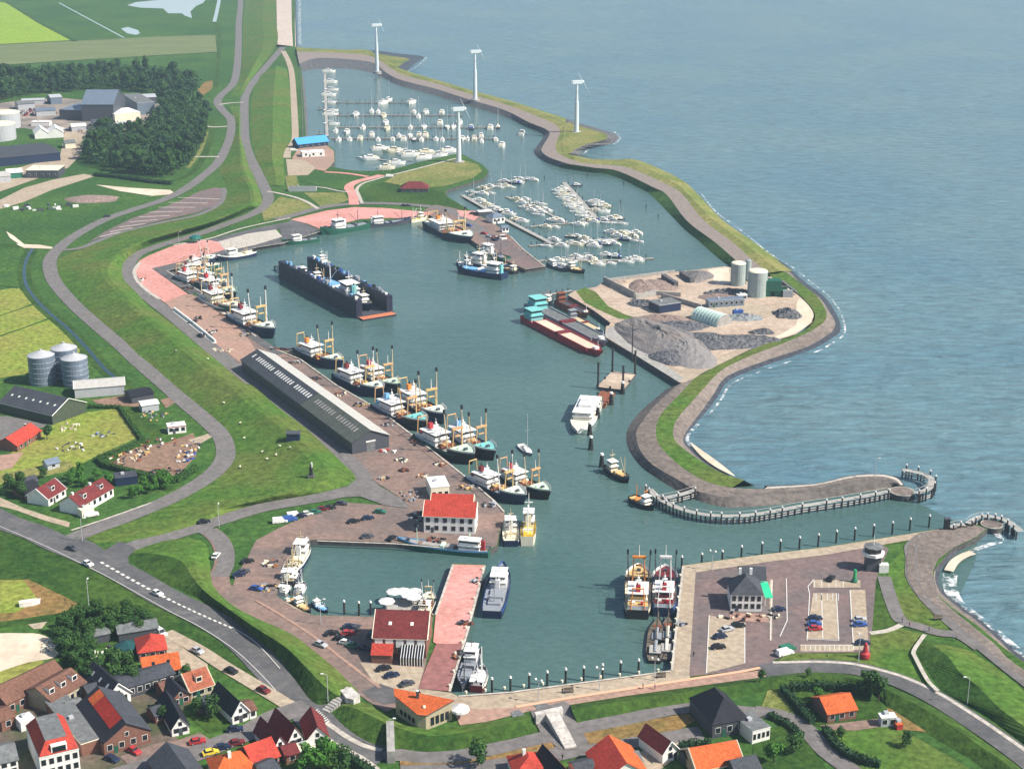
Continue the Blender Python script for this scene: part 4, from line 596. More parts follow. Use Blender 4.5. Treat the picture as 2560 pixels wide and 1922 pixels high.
# ---- coaster style fishing boats without outriggers
def workship(key, L, B, mh, mband, mdeck, mw, aft, mmast, zm=1.8, zb=3.8, tiers=(2.4, 2.3), mroof=None, mfun=None, cargo=None):
    h, d = hull(L, B, zm, zb, zm+0.6, mh, mband, mdeck, 0.7, 0.8, 2.2)
    x0, x1 = (-0.40*L, -0.18*L) if aft else (0.02*L, 0.22*L)
    wh, gl, zt = wheelhouse(x0, x1, B*0.66, zm+.1, tiers, mw, mroof or WHITE, 0.5)
    ms = MB(); ms.tube(((x0+x1)/2, 0, zt), ((x0+x1)/2, 0, zt+4.5), .17, .08, mmast); ms.box((x0+x1)/2-.15, (x0+x1)/2+.15, -1.2, 1.2, zt+2, zt+2.2, mmast); xm = 0.28*L if aft else -0.3*L; dk = MB(); dk.tube((xm, 0, zm), (xm, 0, zm+8), .22, .14, mmast); dk.tube((xm, 0, zm+2), (xm+(-.2 if aft else .18)*L, 0, zm+7), .14, .1, mmast)
    fu = MB(); fu.box(x0-0.05*L, x0-0.01*L, -.8, .8, zm, zt-.5, mfun or mw); fu.tube((x0-.03*L, 0, zt-.6), (x0-.03*L, 0, zt+.4), .2, .2, BLACK)
    hb = MB(); a, b_ = (-0.12*L, 0.22*L) if aft else (-0.34*L, -0.04*L); hb.box(a, b_, -B*.26, B*.26, zm+.02, zm+0.9, cargo or mdeck); wn = MB(); wn.box(a+.1*L, a+.14*L, -B*.33, B*.33, zm, zm+1.5, mmast); wl_ = MB(); wl_.box(0.36*L, 0.39*L, -.9, .9, zb-.6, zb+.5, DGREY)
    proto(key, [('hull', h), ('deck', d), ('wheelhouse', wh, [('window_band', gl)]), ('mast', ms), ('derrick', dk), ('funnel', fu), ('hatch', hb), ('winch', wn), ('windlass', wl_)])
workship('ws_white', 26, 7, NAVY, WHITE, CREAM, WHITE, False, TAN); workship('ws_green', 28, 7, GREEN_H, GREEN_H, GREY, WHITE, False, DGREY); workship('ws_grey', 30, 7, DGREY, NAVY, GREY, WHITE, True, DGREY); workship('ws_yel', 14, 4.6, CREAM, CREAM, YEL, CREAM, False, WHITE, 1.2, 2.2, (2.0, 1.8)); workship('ws_tug', 16, 6, BLACK, NAVY, OCHRE, WHITE, False, ORANGE, 1.3, 2.6, (2.2, 2.0)); workship('ws_res', 40, 8.5, NAVY, BLUE, GREY, WHITE, False, GREY, 1.8, 3.2, (2.2, 2.0)); workship('ws_red', 12, 4, MAROON, WHITE, WHITE, WHITE, True, WHITE, 0.9, 1.8, (1.8,)); workship('ws_wht', 14, 5, GREY, WHITE, WHITE, WHITE, True, WHITE, 1.1, 2.0, (1.8, 1.6)); workship('ws_long', 44, 8, GREEN_H, LBLUE, CONC, WHITE, True, GREEN_L, 2.2, 4.2, (2.6, 2.4), mfun=RED); workship('ws_drk', 15, 5, BLACK, DGREY, OCHRE, CREAM, True, TAN, 1.2, 2.2, (2.0, 1.6)); workship('ws_bluew', 26, 7.4, NAVY, NAVY, LBLUE, WHITE, True, WHITE, 1.8, 3.2, (2.4, 2.2), mfun=TURQ)
GF = 'fishing vessels and work boats in the harbour'
for k, L, nm, lb, ct, a, b, w_ in (
    ('ws_white', 26, 'fishing_boat', 'white fishing vessel with blue bow against the dark quay beside the pink plaza', 'fishing boat', (636,629), (543,645), 1),
    ('ws_green', 28, 'fishing_boat', 'white and green vessel at the quay left of the curved pink plaza', 'fishing boat', (796,594), (706,604), 1),
    ('ws_green', 28, 'fishing_boat', 'dark green hulled vessel in front of the curved pink plaza', 'fishing boat', (918,560), (800,580), 1),
    ('ws_grey', 30, 'fishing_boat', 'grey flat vessel moored end to end in front of the curved pink plaza', 'fishing boat', (922,560), (1028,549), 1),
    ('ws_yel', 14, 'fishing_boat', 'cream and yellow boat at the right end of the pink plaza quay', 'fishing boat', (1024,548), (1068,540), 1.1),
    ('ws_long', 44, 'fishing_boat', 'long green hulled vessel with blue and white bow below the red roofed building', 'ship', (1224,1374), (992,1350), 0.9),
    ('ws_res', 40, 'ship', 'blue hulled grey deck ship with square stern alongside the pink pier', 'ship', (1230,1530), (1258,1408), 1),
    ('ws_grey', 30, 'fishing_boat', 'grey and black boat at the foot of the pink pier', 'fishing boat', (1185,1620), (1153,1716), 1),
    ('ws_red', 12, 'fishing_boat', 'small white and red boat outside the grey one by the pink pier foot', 'boat', (1190,1714), (1208,1660), 1.1),
    ('ws_white', 26, 'fishing_boat', 'white cutter with blue hull, left of two below the trawlers', 'fishing boat', (1278,1352), (1276,1292), 1.1),
    ('ws_yel', 14, 'fishing_boat', 'cream boat with red deck, right of two below the trawlers', 'fishing boat', (1318,1350), (1324,1290), 0.8),
    ('ws_tug', 16, 'tug', 'small tug with white wheelhouse at the end of the curved timber jetty', 'tug', (1580,1236), (1636,1264), 1),
    ('ws_drk', 15, 'work_boat', 'dark flat work boat tied to a pile below the bare stone dike', 'boat', (1519,1162), (1573,1196), 0.9),
    ('ws_tug', 16, 'tug', 'small dark tug beyond the turquoise barge sterns', 'tug', (1346,752), (1384,742), 1.2),
    ('ws_wht', 14, 'fishing_boat', 'white boat, upper left of the four in the inner basin corner', 'boat', (702,1474), (722,1446), 1.2),
    ('ws_wht', 14, 'fishing_boat', 'white boat, upper right of the four in the inner basin corner', 'boat', (744,1474), (758,1446), 1.2),
    ('ws_drk', 15, 'fishing_boat', 'dark hulled boat with tan deck, lower left of the four in the inner basin corner', 'boat', (738,1494), (776,1522), 1.1),
    ('ws_bluew', 26, 'fishing_boat', 'dark blue boat with white cabin, lower right of the four in the inner basin corner', 'boat', (784,1494), (820,1518), 1.2),
    ('ws_white', 26, 'fishing_boat', 'white hulled vessel crowded with gear at the left wall of the inner basin', 'fishing boat', (724,1424), (770,1352), 1.0),
    ('ws_drk', 15, 'fishing_boat', 'dark cutter with raised mast right against the left wall of the inner basin', 'boat', (716,1452), (735,1406), 1.2), ('ws_grey', 30, 'fishing_boat', 'grey cutter between the gear crowded vessel and the two white boats', 'boat', (728,1448), (752,1398), 1.1), ('ws_drk', 15, 'fishing_boat', 'low dark boat squeezed in below the two white boats', 'boat', (712,1494), (740,1480), 1.1),
    ('ws_bluew', 26, 'tug', 'dark blue work vessel lying outermost of the raft at the marina pier head', 'work vessel', (1262,688), (1140,668), 1.0),
    ('ws_white', 26, 'work_boat', 'white work vessel in the middle of the raft at the marina pier head', 'work vessel', (1262,668), (1160,648), 1.0),
    ('ws_green', 28, 'work_boat', 'pale work vessel innermost of the raft at the marina pier head', 'work vessel', (1268,648), (1190,622), 0.9),
    ('ws_wht', 14, 'work_boat', 'small white boat tucked at the left end of the raft by the marina pier head', 'boat', (1176,660), (1142,650), 1.1), ('ws_drk', 15, 'work_boat', 'cluttered tan decked boat in the raft right at the marina pier head', 'boat', (1290,676), (1256,664), 1.1), ('ws_tug', 16, 'tug', 'orange decked tug in the middle of the raft by the marina pier head', 'tug', (1238,676), (1196,668), 1.1), ('ws_yel', 14, 'work_boat', 'cream and yellow boat nearest the quay in the raft by the marina pier head', 'boat', (1232,640), (1196,632), 1.1),
    ('ws_grey', 30, 'work_boat', 'grey wooden boat below the jetty row at the pier head', 'boat', (1372,655), (1420,672), 1.0),
    ('ws_drk', 15, 'work_boat', 'dark cluttered boat at the lower jetty right of the pier head', 'boat', (1420,664), (1462,676), 1.1)):
    vessel(k, L, nm, lb, ct, a, b, GF, z=2.2, wid=w_)
# ---- barges
def barge(key, L, B, mh, mhold, mw, stern_up=True, open_=True):
    h, d = hull(L, B, 1.5, 2.6, 1.9, mh, mh, mh, 0.3, 0.85, 3.2)
    hd = MB()
    for a, b in ((-0.32, -0.02), (0.02, 0.38)):
        hd.box(a*L, b*L, -B*.36, B*.36, 1.52, 2.3, mh, mhold)
        for s in (-1, 1): hd.box(a*L-.3, b*L+.3, s*B*.38-.15, s*B*.38+.15, 1.52, 2.7, mh)
    hd.box(-0.02*L, 0.02*L, -B*.4, B*.4, 1.52, 3.0, MAROON)
    wh, gl, zt = wheelhouse(-0.46*L, -0.36*L, B*.7, 1.7, (2.2, 2.0), mw, mw, .4)
    fb = MB(); fb.box(0.40*L, 0.43*L, -1, 1, 2.2, 3.3, WHITE); fb.tube((0.44*L, 0, 2.4), (0.44*L, 0, 6), .12, .08, WHITE)
    proto(key, [('hull', h), ('deck', d), ('hold', hd), ('wheelhouse', wh, [('window_band', gl)]), ('windlass', fb)])
barge('bg_red', 60, 8, RED, SAND, TURQ); barge('bg_grey', 60, 8, GREY, FELT, TURQ); barge('bg_rust', 26, 5.5, RUST, DGREY, RUST); barge('bg_drk', 34, 6, DGREY, TAN, GREY)
vessel('bg_red', 60, 'barge', 'long red barge with open holds of sand', 'barge', (1318,790), (1507,886), z=1.8); vessel('bg_grey', 60, 'barge', 'grey barge with covered holds and turquoise stern beside the red barge', 'barge', (1328,762), (1520,862), z=1.8); vessel('bg_rust', 26, 'barge', 'small rusty barge nearest the grassy bank', 'barge', (1396,754), (1470,790), z=1.5); vessel('bg_drk', 34, 'barge', 'dark open lighter moored between the rusty barge and the yard quay', 'barge', (1424,790), (1502,830), z=1.5)
# ---- motor yacht, sailing ships
h, d = hull(30, 7.2, 1.9, 3.2, 2.0, WHITE, WHITE, CREAM, .5, .8, 2.2); wh, gl, zt = wheelhouse(-9, 5, 5.2, 2.0, (2.2, 2.1), WHITE, WHITE, .6); u = MB(); u.box(-6, 1, -1.8, 1.8, zt, zt+1.6, WHITE); u.tube((-3, 0, zt+1.6), (-3, 0, zt+5), .15, .08, WHITE); u.box(-3.2, -2.8, -1.5, 1.5, zt+3, zt+3.2, WHITE); bt = MB(); bt.ball((-11, 1.8, 3.0), 1.0, GREY, 8, 5, .6); bt.ball((-11, -1.8, 3.0), 1.0, BLUE, 8, 5, .6)
proto('yacht', [('hull', h), ('deck', d), ('wheelhouse', wh, [('window_band', gl)]), ('flybridge', u), ('dinghy', bt)])
vessel('yacht', 30, 'motor_yacht', 'big white motor yacht tied up at the rusty pontoon in mid harbour', 'yacht', (1483,988), (1442,1078), z=2.0, wid=1.0, hs=.72)
def sailer(key, L, B, mh, mdeck, mcab, mast, sail, masts=(0.1,), zm=.9):
    h, d = hull(L, B, zm, zm+.5, zm+.1, mh, mh, mdeck, .12, .6, 1.6)
    c = MB(); c.box(-.12*L, .2*L, -B*.28, B*.28, zm, zm+.55, mcab); c.box(-.33*L, -.14*L, -B*.22, B*.22, zm-.02, zm+.08, WOOD)
    g = MB(); g.box(-.10*L, .18*L, -B*.285, B*.285, zm+.2, zm+.4, GLASS)
    ms = MB(); 
    for mx in masts: ms.tube((mx*L, 0, zm), (mx*L, 0, zm+mast), .17, .10, SILV, 5); ms.tube((mx*L, -B*.3, zm+mast*.55), (mx*L, B*.3, zm+mast*.55), .04, .04, SILV, 4)
    sb = MB()
    for mx in masts: sb.tube((mx*L-.2, 0, zm+1.7), (mx*L-.36*L, 0, zm+1.6), .22, .16, sail)
    proto(key, [('hull', h), ('deck', d), ('cabin', c, [('window_band', g)]), ('mast', ms), ('sail_cover', sb)])
sailer('sl_blue', 10, 3.2, WHITE, CREAM, WHITE, 12.5, BLUE); sailer('sl_wht', 10, 3.2, WHITE, WHITE, WHITE, 12.5, WHITE); sailer('sl_navy', 10, 3.2, NAVY, CREAM, WHITE, 12.5, CREAM); sailer('sl_big', 13, 4, GREY, WHITE, WHITE, 16, WHITE)
vessel('sl_big', 13, 'sailing_yacht', 'single grey and white sailing yacht under way past the last trawlers', 'sailing boat', (1300,1108), (1331,1134), z=1.2)
def motorb(key, mh, mtop, mcan):
    h, d = hull(10.5, 3.6, 1.1, 1.7, 1.1, mh, mh, mtop, .15, .85, 2.2); c = MB(); c.box(-2.6, 2.4, -1.35, 1.35, 1.0, 2.2, mtop); c.box(-2.0, .6, -1.0, 1.0, 2.1, 2.9, mtop); g = MB(); g.box(-2.02, .66, -1.03, 1.03, 2.25, 2.7, GLASS); k = MB(); k.box(-4.2, -2.4, -1.2, 1.2, 1.1, 2.0, mcan)
    proto(key, [('hull', h), ('deck', d), ('cabin', c, [('windscreen', g)]), ('cockpit_cover', k)])
motorb('mb_wht', WHITE, WHITE, CREAM); motorb('mb_blue', NAVY, WHITE, BLUE); motorb('mb_crm', CREAM, CREAM, WHITE)
KD = {'s': ('sl_wht', 'white sailing yacht'), 'b': ('sl_blue', 'blue covered sailing yacht'), 'n': ('sl_navy', 'navy hulled sailing yacht'), 'm': ('mb_wht', 'white motor cruiser'), 'v': ('mb_blue', 'dark blue motor cruiser'), 'c': ('mb_crm', 'cream motor cruiser')}
CATB = {'s': 'sailing boat', 'b': 'sailing boat', 'n': 'sailing boat', 'm': 'motor boat', 'v': 'motor boat', 'c': 'motor boat'}
def berth(where, jet, pts, kinds, hd, group, sc, conv):
    pts = sorted(pts, key=lambda p: p[0]); rr = random.Random(len(where)*31+len(pts)); cnt = {}
    for i, (x, y) in enumerate(pts):
        k = kinds[i % len(kinds)]; px, py = conv(x, y); p = P(px, py+2, .8); nm = 'sailing_yacht' if k in 'sbn' else 'motor_cruiser'
        inst(KD[k][0], nm, '%s, %s from left %s' % (KD[k][1], ordn(i), where), CATB[k], (p.x, p.y, 0), R(hd+rr.uniform(-4, 4)+(180 if rr.random() < .3 else 0)), group, (sc*rr.uniform(.9, 1.15), sc*rr.uniform(1.0, 1.2), sc*rr.uniform(.9, 1.15)))
M1 = lambda x, y: (640+x*.28935, y*.28935); N1 = lambda x, y: (1100+x*.14467, 420+y*.14467); N2 = lambda x, y: (1330+x*.14467, 420+y*.14467)
FM = 'boats in the far marina'; NM = 'boats in the near marina'
rowv = pairs(630,620, 645,710, 657,775, 630,822, 637,885, 650,955, 645,992, 657,1070)
for i, (x, y) in enumerate(rowv):
    k = 'mmsmsbms'[i]; p = P(*M1(x, y), .8); inst(KD[k][0], 'sailing_yacht' if k in 'sb' else 'motor_cruiser', '%s, %s from the far end on the far marina walkway' % (KD[k][1], ordn(i)), CATB[k], (p.x, p.y, 0), R(5), FM, 1.35)
berth('on the farthest jetty of the far marina', 0, pairs(1090,885, 1145,860, 1345,880), 'msm', 60, FM, 1.3, M1)
berth('on the second farthest jetty of the far marina', 0, pairs(860,985, 1000,955, 1055,960, 1100,995, 1365,960, 1405,1000, 1465,965, 1605,965), 'msscbsm', 88, FM, 1.25, M1)
berth('on the third farthest jetty of the far marina', 0, pairs(925,1095, 1120,1055, 1132,1105, 1335,1095, 1450,1090, 1590,1060, 1655,1095, 1705,1090, 1755,1055, 1860,1100, 2025,1100, 2090,1090), 'smcssmbsmvmn', 88, FM, 1.25, M1)
berth('on the longest jetty of the far marina', 0, pairs(690,1125, 715,1200, 785,1135, 810,1195, 900,1190, 1000,1160, 1055,1200, 1180,1195, 1235,1165, 1275,1195, 1330,1165, 1365,1200, 1410,1160, 1430,1200, 1465,1165, 1555,1195, 1610,1200, 1785,1195, 1830,1195, 1885,1195, 1945,1172, 1950,1212, 2070,1195), 'ssmscmsbsmsnmsc', 88, FM, 1.15, M1)
berth('in the slanting row nearest the far marina quay', 0, pairs(1075,1280, 1180,1300, 1295,1310, 1335,1335, 1455,1310, 1450,1357, 1575,1335, 1670,1300), 'mcsmmcsm', 15, FM, 1.35, M1)
berth('on the short jetty by the far marina corner', 0, pairs(975,1365, 1130,1445, 1215,1405), 'mcm', 10, FM, 1.3, M1)
for (x, y), lb in (((1255, 365), 'lone white motor cruiser off the end of the far marina jetties'), ((1305, 335), 'white motor cruiser moored alone in the bend of the breakwater')):
    p = P(x, y, .5); inst('mb_wht', 'motor_cruiser', lb, 'motor boat', (p.x, p.y, 0), R(80), FM, 1.3)
berth('on the uppermost slanting jetty of the near marina', 0, pairs(1370,150, 1500,178, 1585,188, 1350,232, 1275,240, 1140,300, 1210,308, 1130,215, 870,300, 1040,275, 1020,312, 720,430, 870,415, 750,340, 560,400), 'smcmssnmcsvms', -15, NM, .86, N1)
berth('along the long timber walkway of the near marina', 0, pairs(660,545, 800,620, 915,655, 990,720, 1130,740, 1190,785, 1330,875, 1420,900), 'mcsmvmcm', -10, NM, .92, N1)
berth('on the short middle jetty of the near marina', 0, pairs(1310,530, 1480,530, 1420,585, 1540,640, 1640,670, 1695,705, 1590,722, 1680,590, 1750,600, 1765,660, 1850,720, 1750,742, 1680,782, 1940,890, 2000,870, 2085,915, 1810,1000, 1980,1000, 1440,660), 'cmsmnmcssvbmscmms', -15, NM, .82, N1)
berth('on the wide right jetty of the near marina', 0, pairs(770,280, 440,380, 530,340, 590,385, 470,432, 545,432, 520,490, 660,462, 630,535, 715,555, 770,590, 660,610, 680,660, 790,650, 820,692, 760,735, 860,745, 870,800, 940,822, 1020,570, 1120,575, 1090,635, 1200,630, 1260,652, 1080,712, 1160,722, 1250,735), 'mssmcnmsmmcsvbsm', 0, NM, .84, N2)
berth('on the cross jetty below the wide right one', 0, pairs(790,960, 880,938, 970,890, 1080,912, 1240,890, 1300,925, 1350,860, 1425,845, 1490,862, 1545,940), 'mscmvsmcns', -15, NM, .86, N2)
berth('on the red boated jetty of the near marina', 0, pairs(690,1170, 790,1170, 920,1210, 700,1290, 775,1305, 880,1290, 990,1240, 1015,1295, 1080,1335, 1150,1240, 1250,1240, 1335,1232, 1265,1300, 1400,1292, 1360,1100, 1440,1110, 1495,1160, 1560,1120, 1640,1110, 1720,1162, 1640,1222, 1785,1242, 1785,1110, 390,1232, 265,1330, 530,1330), 'smmnmcmvcsmmsbv', -20, NM, .86, N2)
berth('on the nearest jetty of the near marina', 0, pairs(420,1582, 560,1572, 645,1582, 770,1520, 825,1555, 955,1500, 980,1555, 1090,1622, 1150,1645, 1235,1612, 1345,1622, 1290,1490, 1425,1512, 1640,1600, 1760,1552, 1830,1578, 480,1640, 560,1700, 640,1720), 'msnvcsmsnmcsnmsvs', -10, NM, .86, N2)
# ---- black sailing clippers at the east quay
def clipper(key, L, B, mh, tarp):
    h, d = hull(L, B, 1.4, 2.4, 1.7, mh, DGREY, WOOD, .4, .6, 2.0); c = MB(); c.box(-.36*L, -.18*L, -B*.3, B*.3, 1.4, 2.9, WOOD_L); g = MB(); g.box(-.365*L, -.175*L, -B*.305, B*.305, 2.0, 2.5, GLASS)
    ms = MB()
    for x in (-.08, .22): ms.tube((x*L, 0, 1.4), (x*L, 0, 15), .2, .1, WOOD)
    ms.tube((.48*L, 0, 2.6), (.62*L, 0, 3.6), .15, .08, WOOD)
    sv_ = MB()
    for x in (-.1, .2): sv_.tube((x*L, 0, 3.4), (x*L-.24*L, 0, 3.2), .5, .35, tarp, 8)
    hb = MB(); hb.box(-.02*L, .14*L, -B*.25, B*.25, 1.42, 2.1, GREY); h2 = MB(); h2.box(.26*L, .33*L, -B*.2, B*.2, 1.42, 2.0, RUST)
    proto(key, [('hull', h), ('deck', d), ('deckhouse', c, [('window_band', g)]), ('mast', ms), ('furled_sail', sv_), ('hatch', hb), ('hatch', h2)])
clipper('clip', 26, 5.5, BLACK, GREY); clipper('clip2', 26, 5.0, DGREY, CREAM)
vessel('clip', 26, 'sailing_ship', 'black sailing ship with tarpaulins, left of the two below the trawlers at the east quay', 'ship', (1636,1648), (1646,1540), z=1.5, hs=.55); vessel('clip2', 26, 'sailing_ship', 'dark sailing ship with pale sails against the east quay wall', 'ship', (1664,1644), (1672,1536), z=1.5, hs=.55)
# ---- floating dry dock
a = P(840, 940-0, 9.5); L1 = P(700, 668, 9.5)
nl = P(893, 796, 0.4); nr = P(974, 790, 0.4); fl = P(696, 690, .4)
ax = (nl-fl); Ld = ax.length; ang = math.atan2(ax.y, ax.x); perp = Vector((-math.sin(ang), math.cos(ang), 0)); Bd = abs((nr-nl).dot(perp)); Bd = max(20, min(26, Bd))
HD = 9.0
DOCKM = mat('dock_steel', (0.012, 0.016, 0.042), 0.6, (0.030, 0.030, 0.048), 0.35, 6)
t = thing('floating_dock', 'dark steel floating dry dock with raised side walls and an orange end apron', 'dry dock', nl-Vector((0, 0, .4)), ang)
b = MB(); b.box(-Ld, 0, 0, Bd, -1, 1.2, DOCKM, DGREY); b.build('pontoon', t)
b = MB(); b.box(0, 5, .8, Bd-.8, .2, .9, DOCKM, mat('orange_primer', (0.62, 0.20, 0.09), .8, (0.5, .16, .08), .6)); b.build('apron', t)
for y0, nmx in ((0, 0), (Bd-3.2, 1)):
    b = MB(); b.box(-Ld+1, -.6, y0, y0+3.2, 1.2, HD, DOCKM); 
    for i in range(12): b.box(-Ld+3+i*(Ld-8)/11, -Ld+3.4+i*(Ld-8)/11, y0-.12, y0+3.32, 1.3, HD-.2, DGREY)
    o = b.build('side_wall', t)
    r_ = MB()
    for i in range(14):
        x = -Ld+1.5+i*(Ld-4)/13; r_.tube((x, y0+.2, HD), (x, y0+.2, HD+1.1), .06, .06, GREY, 4); r_.tube((x, y0+3, HD), (x, y0+3, HD+1.1), .06, .06, GREY, 4)
    for yy in (.2, 3): r_.tube((-Ld+1.5, y0+yy, HD+1.1), (-2.5, y0+yy, HD+1.1), .05, .05, GREY, 4)
    r_.build('railing', o)
    r_ = MB(); r_.box(-Ld*.4, -Ld*.4+3, y0+.6, y0+2.6, HD, HD+2.2, GREY); r_.build('control_cabin', o)
b = MB(); b.box(-Ld-14, -Ld+1, Bd*.2, Bd*.45, 2.0, 2.5, DGREY); b.tube((-Ld-14, Bd*.2, 2), (-Ld-14, Bd*.2, -2), .4, .4, PILE); b.tube((-Ld-14, Bd*.45, 2), (-Ld-14, Bd*.45, -2), .4, .4, PILE); b.build('gangway', t)
cxy = lambda u, v: nl+Vector((math.cos(ang)*u, math.sin(ang)*u, 0))+perp*v
p = cxy(-Ld*.42, Bd*.5); inst('ws_bluew', 'fishing_boat', 'blue and white fishing vessel raised inside the floating dry dock', 'fishing boat', (p.x, p.y, 2.6), ang+math.pi, GF, (1.5, 1.5, 1.25))
for f_, o_, k_, lb_ in ((.66, .5, 'ws_drk', 'dark boat on blocks at the far end inside the dry dock'), (.80, .42, 'ws_grey', 'grey hulk at the very far end inside the dry dock')):
    p = cxy(-Ld*f_, Bd*o_); inst(k_, 'fishing_boat', lb_, 'boat', (p.x, p.y, 2.4), ang, GF, 1.0 if k_ == 'ws_drk' else .7)
rd = random.Random(8)
for side_, v0 in (('near', 1.6), ('far', Bd-1.6)):
    q = cxy(-Ld*.5, v0); g_ = thing('gear_pile', 'lockers winches and hoses standing along the %s wall top of the dry dock' % side_, 'gear', (q.x, q.y, HD+.02), ang)
    for m_ in (WHITE, LBLUE, GREY, BLACK, BLUE):
        b_ = MB()
        for i in range(7): x_ = rd.uniform(-Ld*.46, Ld*.46); w2 = rd.uniform(.4, 1.2); b_.box(x_-w2, x_+w2, -.6, .6, 0, rd.uniform(.6, 2.0), m_)
        o = b_.build('locker', g_); o['kind'] = 'stuff'
p = cxy(-Ld*.16, Bd*.5); inst('ws_white', 'fishing_boat', 'smaller white vessel near the open end inside the dry dock', 'fishing boat', (p.x, p.y, 2.4), ang, GF, .85)
p = P(812, 660, 0); inst('ws_wht', 'work_boat', 'small white boat lying just behind the floating dry dock', 'boat', (p.x, p.y, 0), R(-60), GF, .9)
# ---- pontoons and jetties
def jetty(pts, wd, label, conv=None, z=.55, m=WOOD_L, name='jetty', piles=9, fingers=0, group=None):
    c = [P(*(conv(*q) if conv else q), z) for q in pts]; o0 = c[0].copy(); t = thing(name, label, 'jetty', (o0.x, o0.y, 0), 0, group); b = MB(); rows = []
    for i, p in enumerate(c):
        d = c[min(i+1, len(c)-1)]-c[max(i-1, 0)]; d.normalize(); n = Vector((-d.y, d.x, 0)); q = p-o0; rows.append([(q.x-n.x*wd/2, q.y-n.y*wd/2, z), (q.x+n.x*wd/2, q.y+n.y*wd/2, z)])
    b.grid(rows, m); b.grid([[(r[0][0], r[0][1], z), (r[0][0], r[0][1], z-.5)] for r in rows], WOOD); b.grid([[(r[1][0], r[1][1], z), (r[1][0], r[1][1], z-.5)] for r in rows], WOOD); b.build('deck', t)
    tot = [0]
    for p, q in zip(c, c[1:]): tot.append(tot[-1]+(q-p).length)
    for i in range(piles):
        s = (i+.5)/piles*tot[-1]; k = max(j for j in range(len(tot)) if tot[j] <= s); k = min(k, len(c)-2); f = (s-tot[k])/(tot[k+1]-tot[k]); p = c[k].lerp(c[k+1], f)-o0; d = (c[k+1]-c[k]).normalized(); n = Vector((-d.y, d.x, 0))
        b = MB(); e = p+n*(wd/2+.3); b.tube((e.x, e.y, -2), (e.x, e.y, 2.6), .26, .24, PILE); b.build('pile', t)
    if fingers:
        b = MB()
        for i in range(fingers):
            s = (i+.5)/fingers*tot[-1]; k = max(j for j in range(len(tot)) if tot[j] <= s); k = min(k, len(c)-2); f = (s-tot[k])/(tot[k+1]-tot[k]); p = c[k].lerp(c[k+1], f)-o0; d = (c[k+1]-c[k]).normalized(); n = Vector((-d.y, d.x, 0))
            for sg in (-1, 1): q = p+n*sg*(wd/2+7); b.tube((p.x, p.y, .4), (q.x, q.y, .4), .22, .22, WOOD, 4); b.tube((q.x, q.y, -2), (q.x, q.y, 2.0), .2, .2, PILE, 5)
        b.build('mooring_finger', t)
    return t
GJ = 'floating jetties of the marinas'
jetty(pairs(597,640, 600,800, 605,950, 615,1180), 2.4, 'left walkway of the far marina running towards the blue roofed building', M1, group=GJ, piles=10)
jetty(pairs(660,886, 1390,886), 1.8, 'farthest cross jetty of the far marina', M1, group=GJ, fingers=8); jetty(pairs(670,997, 1790,997), 1.8, 'second farthest cross jetty of the far marina', M1, group=GJ, fingers=14); jetty(pairs(690,1100, 2110,1102), 1.8, 'third farthest cross jetty of the far marina', M1, group=GJ, fingers=18); jetty(pairs(650,1195, 2085,1198), 1.8, 'longest cross jetty of the far marina, nearest the turbine', M1, group=GJ, fingers=20)
jetty(pairs(870,1355, 1050,1375, 1280,1408), 1.8, 'short jetty by the corner of the far marina', M1, group=GJ, piles=5); jetty(pairs(1040,1285, 1330,1330, 1500,1345, 1720,1300), 1.6, 'slanting jetty in front of the far marina quay', M1, group=GJ, piles=6)
jetty(pairs(530,942, 600,944), 1.5, 'upper stub walkway between the bank and the far marina', M1, group=GJ, piles=2); jetty(pairs(525,1155, 612,1155), 1.5, 'lower stub walkway between the bank and the far marina', M1, group=GJ, piles=2)
jetty(pairs(390,468, 1060,850, 1950,1310), 3.0, 'long straight timber walkway along the near marina', N1, z=1.1, group=GJ, piles=16); jetty(pairs(480,480, 900,340, 1250,230, 1620,185), 1.8, 'uppermost slanting jetty of the near marina', N1, group=GJ); jetty(pairs(1140,500, 1500,600, 1960,830, 2190,960), 1.8, 'short middle jetty of the near marina', N1, group=GJ); jetty(pairs(550,250, 850,580, 1120,880), 3.4, 'wide right jetty of the near marina', N2, group=GJ); jetty(pairs(-40,1012, 180,990, 700,950, 1240,905, 1560,950), 1.8, 'cross jetty below the wide right one', N2, group=GJ); jetty(pairs(300,1310, 600,1295, 1100,1260, 1500,1215, 1830,1220), 1.8, 'cross jetty with a red boat in the near marina', N2, group=GJ); jetty(pairs(-50,1570, 50,1605, 400,1590, 1100,1600, 1700,1580, 2100,1555), 1.9, 'nearest jetty of the near marina', N2, group=GJ); jetty(pairs(1040,1225, 1240,1390, 1640,1620, 1800,1590), 2.2, 'timber walkway along the marina pier', N1, z=1.6, group=GJ, piles=8); jetty(pairs(1540,1345, 1830,1320), 1.8, 'short walkway with a brown boat beside the pier', N1, group=GJ, piles=3)
jetty(pairs(826,424, 905,434, 985,432, 1060,412, 1140,388), 1.6, 'timber edge walkway along the far marina quay', z=1.4, group=GJ, piles=14)
jetty(pairs(1372,736, 1430,726), 1.6, 'thin jetty between the dark tug and the grassy bank', z=1.2, piles=4)
jetty(pairs(1628,1650, 1632,1560), .8, 'thin boom between the clippers', piles=2) if False else None
